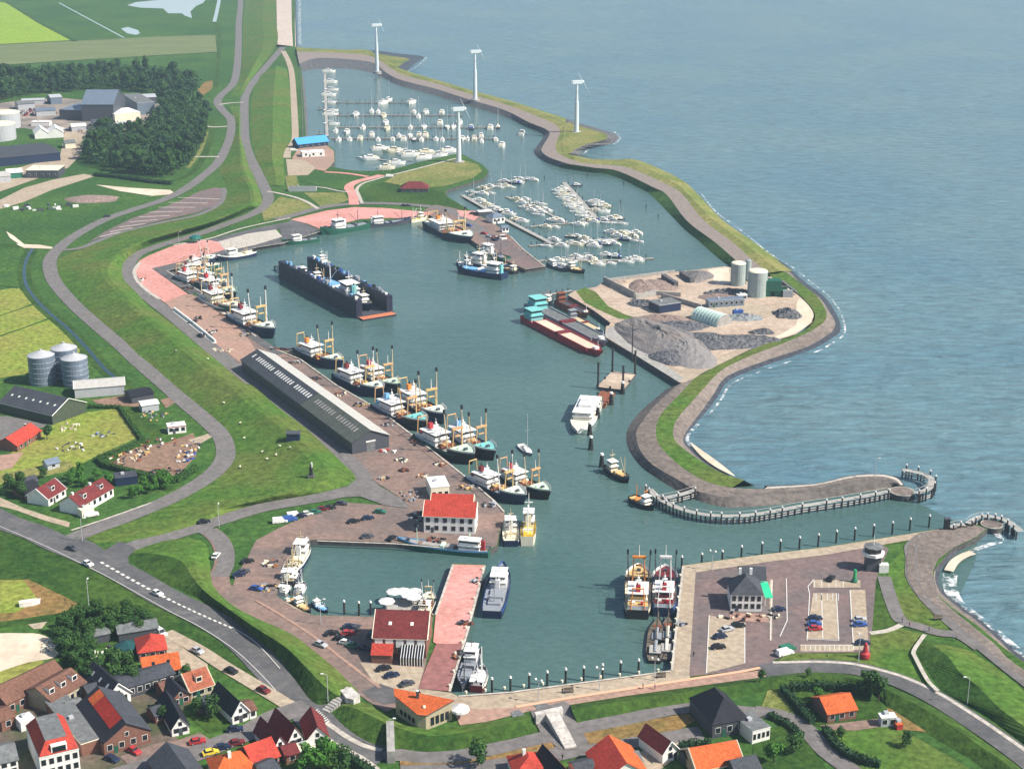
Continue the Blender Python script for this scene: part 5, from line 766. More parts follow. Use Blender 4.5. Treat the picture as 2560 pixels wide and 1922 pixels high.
def pontoon(name, label, q, m, mt, spud=True):
    c = [P(x, y, 1.2) for x, y in q]; o0 = sum(c, Vector())/len(c); t = thing(name, label, 'pontoon', (o0.x, o0.y, 0)); b = MB(); b.prism([(p.x-o0.x, p.y-o0.y) for p in c], -.6, 1.2, m, mt); b.build('deck', t)
    if spud:
        for p in c: b = MB(); e = (p-o0)*.94; b.tube((e.x, e.y, -2), (e.x, e.y, 12), .45, .45, PILE); b.build('spud_pole', t)
    for i in range(8):
        f = i/8; e = (c[int(f*4) % 4].lerp(c[(int(f*4)+1) % 4], (f*4) % 1)-o0)*.97; b = MB(); b.tube((e.x, e.y, 1.2), (e.x, e.y, 2.0), .5, .45, BLACK); b.build('tyre_fender', t)
    return t
pontoon('work_pontoon', 'work pontoon with sandy deck and four tall spud poles', pairs(1492,966, 1530,928, 1590,934, 1558,976), DGREY, EARTH); pontoon('work_pontoon', 'rusty red pontoon beside the white motor yacht', pairs(1482,1012, 1502,976, 1538,980, 1512,1014), RUST, RUST, False)
jetty(pairs(672,867, 712,876, 754,886), 3.4, 'low dark landing stage with nets beyond the end of the grey hall', z=2.1, m=WOOD, piles=5)
# curved timber guide jetty of the harbour mouth
GJT = pairs(1624,1222, 1650,1246, 1690,1266, 1735,1280, 1790,1288, 1860,1288, 1920,1280, 2000,1265, 2100,1250, 2170,1238, 2222,1228)
def guide(pts, label, name='timber_jetty', wd=2.4, n=40, z=2.6, both=True):
    q = cat(pts, 5); c = [P(x, y, z) for x, y in q]; o0 = c[0].copy(); t = thing(name, label, 'jetty', (o0.x, o0.y, 0)); b = MB(); rows = []
    for i, p in enumerate(c):
        d = c[min(i+1, len(c)-1)]-c[max(i-1, 0)]; d.normalize(); nn = Vector((-d.y, d.x, 0)); e = p-o0; rows.append((e, nn))
    b.grid([[(e.x-m_.x*wd/2, e.y-m_.y*wd/2, z), (e.x+m_.x*wd/2, e.y+m_.y*wd/2, z)] for e, m_ in rows], WOOD_L); b.build('walkway', t)
    for zz in (.9, 1.7):
        b = MB(); b.path([(e.x-m_.x*wd/2, e.y-m_.y*wd/2, zz) for e, m_ in rows], .22, WOOD_L, 4); b.build('fender_beam', t)
    b = MB(); b.path([(e.x+m_.x*wd/2, e.y+m_.y*wd/2, z+1.0) for e, m_ in rows], .09, WOOD_L, 4); b.build('handrail', t)
    for i in range(n):
        e, m_ = rows[int(i*(len(rows)-1)/(n-1))]; b = MB(); hgt = z+1.4 if i % 3 == 0 else z-.1
        b.tube((e.x-m_.x*wd*.6, e.y-m_.y*wd*.6, -2), (e.x-m_.x*wd*.6, e.y-m_.y*wd*.6, hgt), .3, .28, PILE)
        if i % 3 == 0: b.tube((e.x-m_.x*wd*.6, e.y-m_.y*wd*.6, hgt), (e.x-m_.x*wd*.6, e.y-m_.y*wd*.6, hgt+.5), .34, .3, WHITE)
        b.build('pile', t)
    return t
guide(GJT, 'long curved timber guide jetty on piles at the tip of the stone dike', n=56); guide(pairs(1652,1246, 1700,1236, 1746,1222), 'short timber gangway from the guide jetty to the stone dike', n=8)
guide(pairs(2290,1232, 2320,1222, 2330,1202, 2318,1188, 2285,1178, 2256,1174), 'hooked timber jetty curling out beyond the round pier head', n=20, z=3.4)
guide(pairs(2420,1308, 2438,1296, 2460,1290, 2490,1292, 2515,1300, 2536,1314, 2552,1328), 'timber jetty with white capped piles round the southern pier head', n=24, z=3)
guide(pairs(2375,1318, 2392,1312, 2412,1310), 'short pile frame beside the dark post on the south shore', n=6, z=2.8)
for (x, y), r_, lb in (((2256, 1228), 30, 'round sheet piled pier head at the end of the guide jetty'), ((2480, 1310), 27, 'round stone topped pier head on the south shore')):
    p = P(x, y, 2.2); rr = r_/scl(y); t = thing('pier_head', lb, 'pier', (p.x, p.y, 0)); b = MB(); b.lathe([(rr, -2), (rr, 2.0), (rr*.93, 2.0)], WALLQ, 28); b.build('ring_wall', t); b = MB(); b.lathe([(rr*1.0, 2.0), (rr*1.02, 2.3), (rr*.92, 2.3)], COPE, 28); b.build('coping_ring', t); b = MB(); b.lathe([(rr*.92, 1.9), (rr*.92, 2.36)], STONE_T, 28); b.build('stone_fill', t)
# ---- mooring piles
b = MB(); b.tube((0, 0, -2), (0, 0, 4.2), .34, .30, PILE, 8); c2 = MB(); c2.tube((0, 0, 4.2), (0, 0, 4.8), .40, .26, WHITE, 8); proto('pile', [('post', b), ('cap', c2)])
b = MB()
for k in range(4): an = k*math.pi/2+.4; b.tube((math.cos(an)*1.1, math.sin(an)*1.1, -2), (math.cos(an)*.3, math.sin(an)*.3, 5.2), .36, .32, PILE, 7)
c2 = MB(); c2.tube((0, 0, 5.0), (0, 0, 5.7), .8, .6, WHITE, 8); proto('dolphin', [('legs', b), ('cap', c2)])
MP = 'tarred mooring piles with white caps'
for i, (x, y) in enumerate(pairs(1230,1731, 1276,1728, 1323,1720, 1368,1714, 1414,1707, 1459,1702, 1506,1696, 1551,1689, 1596,1684)):
    p = P(x, y, 0); inst('pile', 'mooring_pile', 'black mooring pile with white cap, %s from the left along the south promenade' % ordn(i), 'mooring pile', (p.x, p.y, 0), 0, MP)
for i, (x, y) in enumerate(pairs(1704,1422, 1754,1415, 1805,1408, 1853,1396, 1904,1387, 1950,1381, 1998,1373, 2045,1366, 2090,1357, 2136,1350, 2183,1342, 2230,1335, 2274,1326, 2322,1318)):
    p = P(x, y, 0); inst('pile', 'mooring_pile', 'black mooring pile with white cap, %s from the left along the harbour mouth terrace' % ordn(i), 'mooring pile', (p.x, p.y, 0), 0, MP)
for i, (x, y) in enumerate(pairs(861,1535, 898,1538, 927,1537)):
    p = P(x, y, 0); inst('pile', 'mooring_pile', 'black mooring pile with white cap, %s from the left in the inner basin' % ordn(i), 'mooring pile', (p.x, p.y, 0), 0, MP)
for (x, y), lb in (((1494, 1046), 'pile cluster just below the white motor yacht bow'), ((1528, 1012), 'pile cluster at the corner of the rusty pontoon'), ((1474, 1088), 'pile cluster off the white motor yacht stern'), ((1477, 1124), 'lowest pile cluster of the row below the motor yacht'), ((1504, 1168), 'lone pile cluster beside the dark work boat'), ((1556, 985), 'pile cluster between the two pontoons')):
    p = P(x, y, 0); inst('dolphin', 'mooring_dolphin', lb, 'mooring pile', (p.x, p.y, 0))
b = MB(); b.tube((0, 0, -2), (0, 0, 2.4), .3, .26, PILE, 6); PROTO['stake'] = [('post', b.mesh('post'), [])]
for i, (x, y) in enumerate([N2(*q) for q in pairs(955,150, 1380,700, 1585,290, 1970,690, 2180,860, 1530,620, 1500,1480, 215,190)]):
    p = P(x, y, 0); o = bpy.data.objects.new('mooring_pile', PROTO['stake'][0][1]); COL.objects.link(o); o.location = p; tag(o, 'dark bare pile standing alone in the open water of the near marina', 'mooring pile', 'bare piles in the near marina')
# ================================================================== BUILDINGS
VG = 'houses of the village'
def house(name, label, cat, A, B, depth, eh, rh, ridge='v', roof=T_RED, wall=WHITE, wins=(2, 1), chim=(), group=None, trim=None, door=True, over=0.35, sky=0, rightwin=0, skymat=GLASS, dormer=0, z=GZ, gabwin=True, roof2=None):
    if group == VG: rh = (eh+(rh-eh)*.78)*.84; eh *= .84
    a, b_ = P(*A, z), P(*B, z); d = b_-a; W_ = d.length; rz = math.atan2(d.y, d.x); D = depth
    t = thing(name, label, cat, a, rz, group)
    w_ = MB(); w_.box(0, W_, 0, D, -.3, eh, wall)
    r = MB(); o = over; th = .22
    if ridge == 'v':
        for y in (0, D): w_.face([(0, y, eh), (W_, y, eh), (W_/2, y, rh)], wall)
        k = (rh-eh)/(W_/2)
        for s in (0, 1):
            x0 = -o if s == 0 else W_+o; z0 = eh-k*o
            q = [(x0, -o, z0), (W_/2, -o, rh), (W_/2, D+o, rh), (x0, D+o, z0)]
            rm = roof2 if (s and roof2) else roof
            r.face([(x, y, zz+th) for x, y, zz in q], rm); r.face([(x, y, zz+.02) for x, y, zz in q], trim or roof)
            for i in range(4): p1, p2 = q[i], q[(i+1) % 4]; r.face([(p1[0], p1[1], p1[2]+.02), (p2[0], p2[1], p2[2]+.02), (p2[0], p2[1], p2[2]+th), (p1[0], p1[1], p1[2]+th)], trim or roof)
    elif ridge == 'u':
        for x in (0, W_): w_.face([(x, 0, eh), (x, D, eh), (x, D/2, rh)], wall)
        k = (rh-eh)/(D/2)
        for s in (0, 1):
            y0 = -o if s == 0 else D+o; z0 = eh-k*o
            q = [(-o, y0, z0), (-o, D/2, rh), (W_+o, D/2, rh), (W_+o, y0, z0)]
            r.face([(x, y, zz+th) for x, y, zz in q], roof); r.face([(x, y, zz+.02) for x, y, zz in q], trim or roof)
            for i in range(4): p1, p2 = q[i], q[(i+1) % 4]; r.face([(p1[0], p1[1], p1[2]+.02), (p2[0], p2[1], p2[2]+.02), (p2[0], p2[1], p2[2]+th), (p1[0], p1[1], p1[2]+th)], trim or roof)
    elif ridge == 'hip':
        m = min(W_, D)*.42; e = [(-o, -o, eh), (W_+o, -o, eh), (W_+o, D+o, eh), (-o, D+o, eh)]
        tp = [(m, D/2, rh), (W_-m, D/2, rh)] if W_ >= D else [(W_/2, m, rh), (W_/2, D-m, rh)]
        fs = [(e[0], e[1], tp[1], tp[0]), (e[1], e[2], tp[1]), (e[2], e[3], tp[0], tp[1]), (e[3], e[0], tp[0])] if W_ >= D else [(e[0], e[1], tp[0]), (e[1], e[2], tp[1], tp[0]), (e[2], e[3], tp[1]), (e[3], e[0], tp[0], tp[1])]
        for f in fs: r.face([(x, y, zz+.05) for x, y, zz in f], roof)
        r.face([(x, y, zz+.02) for x, y, zz in e], trim or roof)
    else:
        r.box(-.1, W_+.1, -.1, D+.1, eh, eh+.3, trim or CONC, roof); r.box(W_*.3, W_*.3+1.2, D*.5, D*.5+1.2, eh+.3, eh+1.0, SILV)
    w_.build('wall', t); ro = r.build('roof', t)
    if ridge == 'v' and trim:
        tb = MB(); k = (rh-eh)/(W_/2)
        for s in (0, 1):
            x0 = -o if s == 0 else W_+o; tb.tube((x0, -o-.06, eh-k*o+.12), (W_/2, -o-.06, rh+.12), .17, .17, trim, 4)
        tb.build('verge_board', ro)
    if ridge == 'u' and trim:
        tb = MB(); k = (rh-eh)/(D/2)
        for x in (-o-.05, W_+o+.05):
            for s in (0, 1): tb.tube((x, -o if s == 0 else D+o, eh-k*o+.14), (x, D/2, rh+.14), .19, .19, trim, 4)
        tb.build('verge_board', ro)
    def roofz(x, y): return rh-(rh-eh)/(W_/2)*abs(x-W_/2) if ridge == 'v' else (rh-(rh-eh)/(D/2)*abs(y-D/2) if ridge == 'u' else rh-.6)
    for u, v in chim:
        x, y = u*W_, v*D; zz = roofz(x, y); c = MB(); c.box(x-.4, x+.4, y-.4, y+.4, zz-.5, max(rh, zz)+.9, BRICKW if wall != WHITE else WHITE, WHITE); c.build('chimney', ro)
    for i in range(sky):
        y = D*(i+.7)/(sky+.4) if ridge == 'v' else D*.25; x = W_*.25 if ridge == 'v' else W_*(i+.7)/(sky+.4); zz = roofz(x, y)+th; c = MB()
        kx = (rh-eh)/(W_/2) if ridge == 'v' else 0; ky = (rh-eh)/(D/2) if ridge == 'u' else 0
        c.face([(x+dx, y+dy, zz+.07+kx*dx+ky*dy) for dx, dy in ((-.45, -.45), (.45, -.45), (.45, .45), (-.45, .45))], skymat); c.build('skylight', ro)
    for i in range(dormer):
        if ridge == 'u': x = W_*(i+.5)/dormer; y = D*.22; zz = roofz(x, y); c = MB(); c.box(x-.9, x+.9, y-.6, y+1.6, zz-.5, zz+1.5, trim or WHITE, roof); c.box(x-.7, x+.7, y-.64, y-.58, zz+.1, zz+1.2, GLASS); c.build('dormer', ro)
        else: y = D*(i+.5)/dormer; x = W_*.78; zz = roofz(x, y); c = MB(); c.box(x-1.4, x+.5, y-.9, y+.9, zz-.5, zz+1.5, trim or WHITE, roof); c.build('dormer', ro)
    nc, nr = wins; fh = (eh-.6)/max(1, nr)
    for j in range(nr):
        for i in range(nc):
            x = W_*(i+.5)/nc; z0 = .5+j*fh+fh*.25; ww = min(.65, W_/nc*.28); hh = min(1.5, fh*.62); f = MB(); f.box(x-ww-.1, x+ww+.1, -.05, .02, z0-.1, z0+hh+.1, WOOD_L if wall == WHITE else WHITE); wo = f.build('window', t)
            g = MB(); g.box(x-ww, x+ww, -.08, .0, z0, z0+hh, GLASS); g.build('pane', wo)
    for i in range(rightwin):
        y = D*(i+.5)/rightwin; f = MB(); f.box(W_-.02, W_+.05, y-.7, y+.7, 1.0, 2.4, WHITE); wo = f.build('window', t); g = MB(); g.box(W_, W_+.08, y-.6, y+.6, 1.1, 2.3, GLASS); g.build('pane', wo)
    if ridge == 'v' and gabwin and wins[0]:
        f = MB(); f.box(W_/2-.55, W_/2+.55, -.05, .02, eh+.2, eh+1.5, WOOD_L if wall == WHITE else WHITE); wo = f.build('window', t); g = MB(); g.box(W_/2-.45, W_/2+.45, -.08, 0, eh+.3, eh+1.4, GLASS); g.build('pane', wo)
    if door and wins[0]:
        x = W_*.5/nc+W_/nc*.5 if nc > 1 else W_*.85; f = MB(); f.box(x-.5, x+.5, -.07, .03, -.2, 2.1, DGREY if wall == WHITE else GREEN_H); f.build('door', t)
    return t, W_, D
VG = 'houses of the village'
# ---- the fish hall
t, W_, D = house('market_hall', 'very long dark grey market hall with skylight rows along the fishing quay', 'hall', (881,1136), (984,1126), 10, 5.0, 8.4, 'v', T_SLT, DGREY, (0, 0), trim=None, door=False)
for c in list(t.children): bpy.data.objects.remove(c)
a = P(881,1136); b2 = P(984,1126); back = P(600,908-6); u = (b2-a).normalized(); v = Vector((-u.y, u.x, 0)); W_ = (b2-a).length
ax_ = P(602,897,7)-P(877,1102,7); Lh = ax_.length; ah = math.atan2(ax_.y, ax_.x); vv = ax_.normalized(); uu = Vector((vv.y, -vv.x, 0)); Wh = (b2-a).dot(uu); t.location = a; t.rotation_euler = (0, 0, math.atan2(uu.y, uu.x))
sh = (b2-a).dot(vv)                        # the gable end is cut slightly askew
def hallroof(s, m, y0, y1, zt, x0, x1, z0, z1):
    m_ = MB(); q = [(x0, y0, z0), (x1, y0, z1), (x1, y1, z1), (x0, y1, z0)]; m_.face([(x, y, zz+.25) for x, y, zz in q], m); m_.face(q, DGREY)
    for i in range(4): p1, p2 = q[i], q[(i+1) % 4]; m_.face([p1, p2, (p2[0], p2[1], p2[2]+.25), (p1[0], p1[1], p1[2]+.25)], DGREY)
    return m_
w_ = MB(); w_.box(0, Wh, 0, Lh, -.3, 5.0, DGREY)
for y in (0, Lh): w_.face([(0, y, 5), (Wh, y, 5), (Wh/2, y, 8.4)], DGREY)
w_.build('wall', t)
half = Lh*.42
r1 = hallroof(0, T_GRN, -.5, half, 0, -.6, Wh/2, 4.75, 8.4).build('roof', t); r2 = hallroof(0, T_SLT, half, Lh+.5, 0, -.6, Wh/2, 4.75, 8.4).build('roof', t); hallroof(1, TIN, -.5, half, 0, Wh+.6, Wh/2, 4.75, 8.4).build('roof', t); hallroof(1, TIN, half, Lh+.5, 0, Wh+.6, Wh/2, 4.75, 8.4).build('roof', t)  # right slope in pale tin: its sunlit brightness is put into the colour
for i in range(46):
    y = 6+i*(Lh-10)/45; ro = r1 if y < half else r2; c = MB(); x0, x1 = Wh*.22, Wh*.36
    zz = lambda x: 8.4-3.4/(Wh/2)*(Wh/2-x)+.33
    if abs(y-half) < 2 or (i % 9 == 8): continue
    c.face([(x0, y-.55, zz(x0)), (x1, y-.55, zz(x1)), (x1, y+.55, zz(x1)), (x0, y+.55, zz(x0))], WHITE if y > half else CONC); c.build('skylight', ro)
c = MB(); c.box(Wh*.38, Wh*.62, -.1, .05, 0, 3.6, FELT); c.build('door', t); c = MB(); c.box(Wh*.37, Wh*.63, -.16, .02, 3.8, 4.3, WHITE); c.build('lintel', t)
for i in range(14): c = MB(); y = 5+i*(Lh-10)/13; c.box(Wh-.02, Wh+.08, y-1.6, y+1.6, 0, 3.4, SILV); c.build('door', t)
# ---- quay buildings
house('office', 'white flat roofed office north of the red roofed building', 'building', (1078,1250), (1124,1246), 10, 4.6, 5, 'flat', WHITE, CREAM, (3, 1), trim=WHITE, rightwin=3)
house('warehouse', 'rear half of the red roofed quay building with its own red ridge', 'building', (1078,1306), (1180,1309), 8, 5.6, 9.0, 'u', T_RED, WHITE, (0, 0), door=False, trim=CREAM)
house('warehouse', 'big white walled quay building with bright red tiled roof and dark windows', 'building', (1060,1331), (1187,1336), 9.0, 6.2, 9.8, 'u', T_RED, WHITE, (6, 2), trim=CREAM, sky=0, rightwin=2)
t, W_, D = house('restaurant', 'maroon roofed building with white panelled front between inner basin and pink pier', 'building', (935,1642), (1066,1646), 15, 6.2, 11.2, 'u', T_MAR, BRICKW, (5, 1), trim=CREAM, sky=2, skymat=WHITE, door=False)
for i in range(5):
    c = MB(); x = W_*(i+.5)/5; c.box(x-1.1, x+1.1, -.18, -.09, 3.4, 6.0, WHITE); c.build('panel', t)
c = MB(); c.box(-.2, 5.6, -3.6, -.02, 0, 2.8, BRICKW); c.face([(-.4, -3.9, 2.7), (5.8, -3.9, 2.7), (5.8, -.05, 4.6), (-.4, -.05, 4.6)], T_RED); c.build('annex', t)
c = MB(); c.box(W_*.55, W_-.5, -4.6, -.03, 0, 2.4, GLASS); c.face([(W_*.55-.1, -4.7, 2.45), (W_-.4, -4.7, 2.45), (W_-.4, -.05, 4.4), (W_*.55-.1, -.05, 4.4)], GLASS); co = c.build('conservatory', t)
for i in range(9): c = MB(); x = W_*.55+i*(W_*.45-.5)/8; c.tube((x, -4.72, 2.52), (x, -.1, 4.48), .1, .1, WHITE, 4); c.tube((x, -4.68, 0), (x, -4.68, 2.5), .08, .08, WHITE, 4); c.build('glazing_bar', co)
# orange wedge roof building
z1 = 8.0
rp = [P(984,1719,z1), P(1136,1749,z1), P(1066,1788,6.6), P(1044,1786,6.6), P(986,1738,7.6)]
o0 = P(1060,1815); t = thing('harbour_office', 'rounded cream building with a wedge shaped orange tiled roof above the dike', 'building', o0)
lo = [p-o0 for p in rp]; r = MB(); r.fill([(p.x, p.y, p.z) for p in lo], T_OR); r.fill([(p.x, p.y, p.z-.3) for p in lo], T_MAR)
for i in range(5): p, q = lo[i], lo[(i+1) % 5]; r.face([(p.x, p.y, p.z), (q.x, q.y, q.z), (q.x, q.y, q.z-.3), (p.x, p.y, p.z-.3)], DGREY)
ro = r.build('roof', t)
cen = sum(lo, Vector())/5; wl = [((p-cen)*.93+cen) for p in lo]; cv = cat([(p.x, p.y, p.z) for p in wl], 1, True); w_ = MB()
for i in range(5): p, q = wl[i], wl[(i+1) % 5]; w_.face([(p.x, p.y, -.2), (q.x, q.y, -.2), (q.x, q.y, q.z-.32), (p.x, p.y, p.z-.32)], BRICKL)
w_.build('wall', t); c = MB(); e = P(1044,1744,7.6)-o0; c.box(e.x-.4, e.x+.4, e.y-.4, e.y+.4, e.z-.3, e.z+2.2, DGREY, WHITE); c.build('chimney', ro); c = MB(); e = P(1060,1769,7.0)-o0; c.ball((e.x, e.y, e.z+.3), .5, CREAM, 8, 5); c.build('roof_vent', ro)
def facewin(t, p, q, n, z0, z1_, name='window', m=GLASS, f0=.15, f1=.9):
    d = (q-p); nn = Vector((d.y, -d.x, 0)).normalized()*.08
    for i in range(n):
        s0 = f0+(f1-f0)*(i+.15)/n; s1 = f0+(f1-f0)*(i+.85)/n; x, y = p+d*s0+nn, p+d*s1+nn; c = MB(); c.face([(x.x, x.y, z0), (y.x, y.y, z0), (y.x, y.y, z1_), (x.x, x.y, z1_)], m); c.build(name, t)
facewin(t, wl[2], wl[1], 4, .8, 3.2); facewin(t, wl[4], wl[3], 4, 1.2, 2.6)
# white inn by the east quay
t, W_, D = house('inn', 'white inn with dark hipped roof on the east quay terrace', 'building', (1826,1528), (1904,1529), 10, 5.6, 10.0, 'hip', T_SLT, WHITE, (5, 2), chim=((.35, .75), (.7, .75)), trim=WHITE, rightwin=3)
house('inn', 'low grey roofed wing behind the white inn', 'building', (1848,1476), (1912,1478), 8, 4.0, 6.4, 'u', T_SLT, WHITE, (3, 1), door=False)
# control tower
p = P(2180,1422); t = thing('control_tower', 'harbour control tower with white railed balconies at the harbour mouth terrace', 'tower', p); 
c = MB(); c.box(-2.2, 2.2, -2.2, 2.2, -.2, 5.2, DGREY); c.build('shaft', t); c = MB(); c.lathe([(3.6, 5.2), (3.6, 5.5), (3.6, 6.2)], WHITE, 8); c.build('balcony', t); c = MB(); c.lathe([(2.7, 5.5), (2.9, 7.8)], GLASS, 8); c.build('lookout', t); c = MB(); c.lathe([(3.2, 7.8), (3.2, 8.1), (1.0, 8.4)], FELT, 8); ro = c.build('roof', t); c = MB(); c.tube((0, 0, 8.4), (0, 0, 12), .12, .06, WHITE); c.build('aerial', ro); c = MB(); c.box(1.6, 4.6, -3, -1, 0, 2.8, WHITE); c.build('annex', t)
# ---- marina clubhouse
house('clubhouse', 'bright blue roofed clubhouse beside the far marina', 'building', (746,372), (820,364), 10, 3.6, 7.2, 'u', BLUER, NAVY, (5, 1), over=.8); house('clubhouse', 'white flat roofed block with three dark windows below the blue roof', 'building', (756,394), (812,391), 9, 3.4, 4, 'flat', WHITE, WHITE, (3, 1), trim=WHITE); house('shed', 'long pale container like hut on the verge below the clubhouse', 'hut', (722,479), (790,479), 4, 2.6, 3, 'flat', FELT, SILV, (0, 0), trim=WHITE); house('pavilion', 'dark red hipped pavilion on the grassy spit by the marina', 'pavilion', (1002,482), (1070,482), 12, 2.6, 6.4, 'hip', T_MAR, DGREY, (4, 1)); house('shed', 'white roofed long hut on the marina pier beside parked cars', 'hut', (1197,542), (1231,540), 5, 2.8, 3, 'flat', WHITE, DGREY, (0, 0), trim=WHITE); house('clubhouse', 'grey hipped harbour house built over the marina pier edge', 'building', (1232,560), (1262,556), 8, 3.6, 6.0, 'hip', TINB, WHITE, (3, 1)); house('shed', 'small white kiosk with two dark doors behind the marina pier', 'hut', (1256,582), (1272,580), 3, 2.8, 3.6, 'u', TINB, WHITE, (2, 1), door=False)
# ---- factory on the left
house('factory', 'tallest grey block of the factory with sloped roof', 'factory', (206,304), (286,304), 44, 14, 23, 'u', TINB, DGREY, (0, 0)); house('factory', 'dark lower left wing of the factory', 'factory', (150,300), (207,302), 34, 8.5, 9, 'flat', TINB, DGREY, (0, 0), trim=SILV); house('factory', 'white roofed front annex of the factory', 'factory', (288,306), (352,300), 28, 6.5, 7, 'flat', WHITE, CREAM, (0, 0), trim=WHITE); house('factory', 'grey right wing of the factory beneath the trees', 'factory', (345,288), (388,285), 56, 10, 10.5, 'flat', FELT, TINB, (0, 0), trim=SILV); house('shed', 'small grey shed left of the factory', 'shed', (55,262), (113,260), 10, 3.5, 4.4, 'u', SILV, SILV, (0, 0)); house('shed', 'low white container building by the factory tanks', 'shed', (78,316), (124,316), 8, 3.2, 4, 'flat', WHITE, WHITE, (0, 0), trim=RED); house('tent', 'left white peaked storage tent behind the navy shed', 'tent', (88,348), (122,346), 18, 4, 8, 'v', WHITE, WHITE, (0, 0)); house('tent', 'right white peaked storage tent behind the navy shed', 'tent', (122,346), (160,344), 18, 4, 8, 'v', WHITE, WHITE, (0, 0)); house('warehouse', 'wide navy roofed warehouse at the left edge below the tanks', 'warehouse', (-70,424), (152,402), 46, 6.0, 7.5, 'u', T_SLT, NAVY, (0, 0), roof2=None); house('workshop', 'white roofed workshop with dark glazed front in front of the navy warehouse', 'workshop', (66,446), (146,446), 18, 5.4, 6, 'flat', CREAM, DGREY, (5, 1), trim=CREAM, door=False)
for A_, B_, d_, h_, rf, wl_, lb in (((46,276),(88,273),14,5,FELT,SILV,'flat grey store beside the rear storage tank'), ((92,292),(140,289),12,4.5,TINB,SILV,'blue grey roofed store left of the factory wing'), ((128,262),(156,260),16,6,SILV,TINB,'silver roofed shed behind the factory wing'), ((232,322),(282,319),12,5,DGREY,TINB,'dark lean-to block in front of the tallest factory block'), ((296,326),(336,322),12,4,SILV,CREAM,'cream fronted store in front of the white annex'), ((180,330),(216,328),10,4,WHITE,SILV,'white roofed loading shed in the factory yard'), ((-40,462),(28,456),18,4.5,TIN,SILV,'tin roofed store at the left edge below the navy warehouse'), ((20,448),(58,445),14,4,WHITE,GREEN_C,'small white roofed store left of the glazed workshop'), ((164,372),(190,370),10,4,FELT,CREAM,'small grey roofed hut right of the navy warehouse'), ((355,262),(392,260),20,6,SILV,DGREY,'silver roofed block tucked behind the grey right wing')):
    house('shed', lb, 'shed', A_, B_, d_, h_, h_+1.6, 'u', rf, wl_, (0, 0), door=False)
for (x, y, r_, h_), lb in (((10, 318, 13.5, 12), 'rear pale storage tank at the left edge of the factory'), ((-3, 348, 13.5, 12), 'front pale storage tank at the left edge of the factory')):
    p = P(x, y); t = thing('storage_tank', lb, 'tank', p); c = MB(); c.lathe([(r_, -.2), (r_, h_)], SILV, 28); c.build('shell', t); c = MB(); c.lathe([(r_+.15, h_-.1), (r_+.15, h_+.3), (r_*.5, h_+1.0), (.6, h_+1.4)], CREAM, 28); c.build('roof', t); c = MB(); c.path([(r_*math.cos(a_*.12)*1.03, r_*math.sin(a_*.12)*1.03, a_*.5) for a_ in range(24)], .18, DGREY, 4); c.build('stairway', t)
# ---- grain silos and farm yard
for (x, y, r_, h_), lb in (((109, 962, 5.7, 12.6), 'left steel grain silo of the three by the yellow meadow'), ((166, 948, 5.6, 13.4), 'rear steel grain silo between the other two'), ((191, 966, 5.5, 12.0), 'right steel grain silo next to the white shed')):
    p = P(x, y-r_*.36*scl(y)*.5); t = thing('grain_silo', lb, 'silo', p, 0, 'steel grain silos'); c = MB(); c.lathe([(r_, -.2), (r_, h_)], TINB, 26); c.build('shell', t); c = MB(); c.lathe([(r_+.12, h_-.08), (.5, h_+2.0), (.5, h_+2.5)], SILV, 26); c.build('roof', t)
    for i in range(5): c = MB(); z0 = 1.2+i*(h_-1.5)/5; c.lathe([(r_+.06, z0), (r_+.10, z0+.06), (r_+.06, z0+.12)], SILV, 26); c.build('hoop', t)
house('shed', 'white steel shed right of the grain silos', 'shed', (188,996), (312,986), 11, 4.2, 5.6, 'u', TIN, SILV, (0, 0), trim=WHITE); house('barn', 'large black barn roof dotted with white skylights and a green gable', 'barn', (132,1062), (216,1029), 30, 4.0, 8.4, 'v', T_SLT, mat('green_boards', (0.07, 0.085, 0.055), .9, (0.05, .065, .045), .6), (0, 0), trim=WHITE, sky=7, skymat=WHITE); house('farmhouse', 'red roofed house with dark gable at the left edge below the barn', 'house', (44,1130), (104,1092), 9, 3.0, 7.2, 'u', T_RED, BRICKW, (3, 1), group=VG, chim=((.8, .5),)); house('cabin', 'tiny white and red garden cabin beside the left road', 'cabin', (421,1086), (466,1081), 5, 2.8, 3.2, 'flat', WHITE, WHITE, (3, 1), trim=RED)
house('house', 'maroon roofed house with white trim above the road junction', 'house', (122,1266), (166,1240), 9, 3.4, 8.2, 'u', T_MAR, WHITE, (3, 1), group=VG, trim=WHITE, dormer=1); house('house', 'long maroon roofed terrace with white dormers above the road junction', 'house', (203,1288), (285,1240), 9, 4.0, 8.4, 'u', T_MAR, WHITE, (6, 1), group=VG, dormer=2, chim=((.1, .5), (.62, .5))); house('shed', 'flat blue shed behind the maroon terrace', 'shed', (290,1216), (345,1209), 6, 2.8, 3, 'flat', T_SLT, NAVY, (0, 0), trim=NAVY); house('house', 'dark roofed house left of the maroon one above the junction', 'house', (68,1252), (104,1240), 9, 3.2, 7, 'u', T_DRK, BRICKW, (2, 1), group=VG); house('shed', 'grey lean shed beside the hedge of the maroon house', 'shed', (60,1228), (96,1218), 5, 2.6, 4, 'u', T_SLT, DGREY, (0, 0)); house('shed', 'white roofed van like hut beside the end of the terrace', 'shed', (206,1296), (236,1288), 4, 2.6, 3, 'flat', CREAM, CREAM, (0, 0), trim=CREAM)
house('shed', 'small white machinery shed at the bend of the left road', 'shed', (356,1032), (398,1026), 6, 3, 3.6, 'u', WHITE, SILV, (0, 0)); house('shed', 'dark hay shed between the white steel shed and the left road', 'shed', (330,1010), (385,1000), 9, 3, 4, 'u', T_DRK, DGREY, (0, 0))
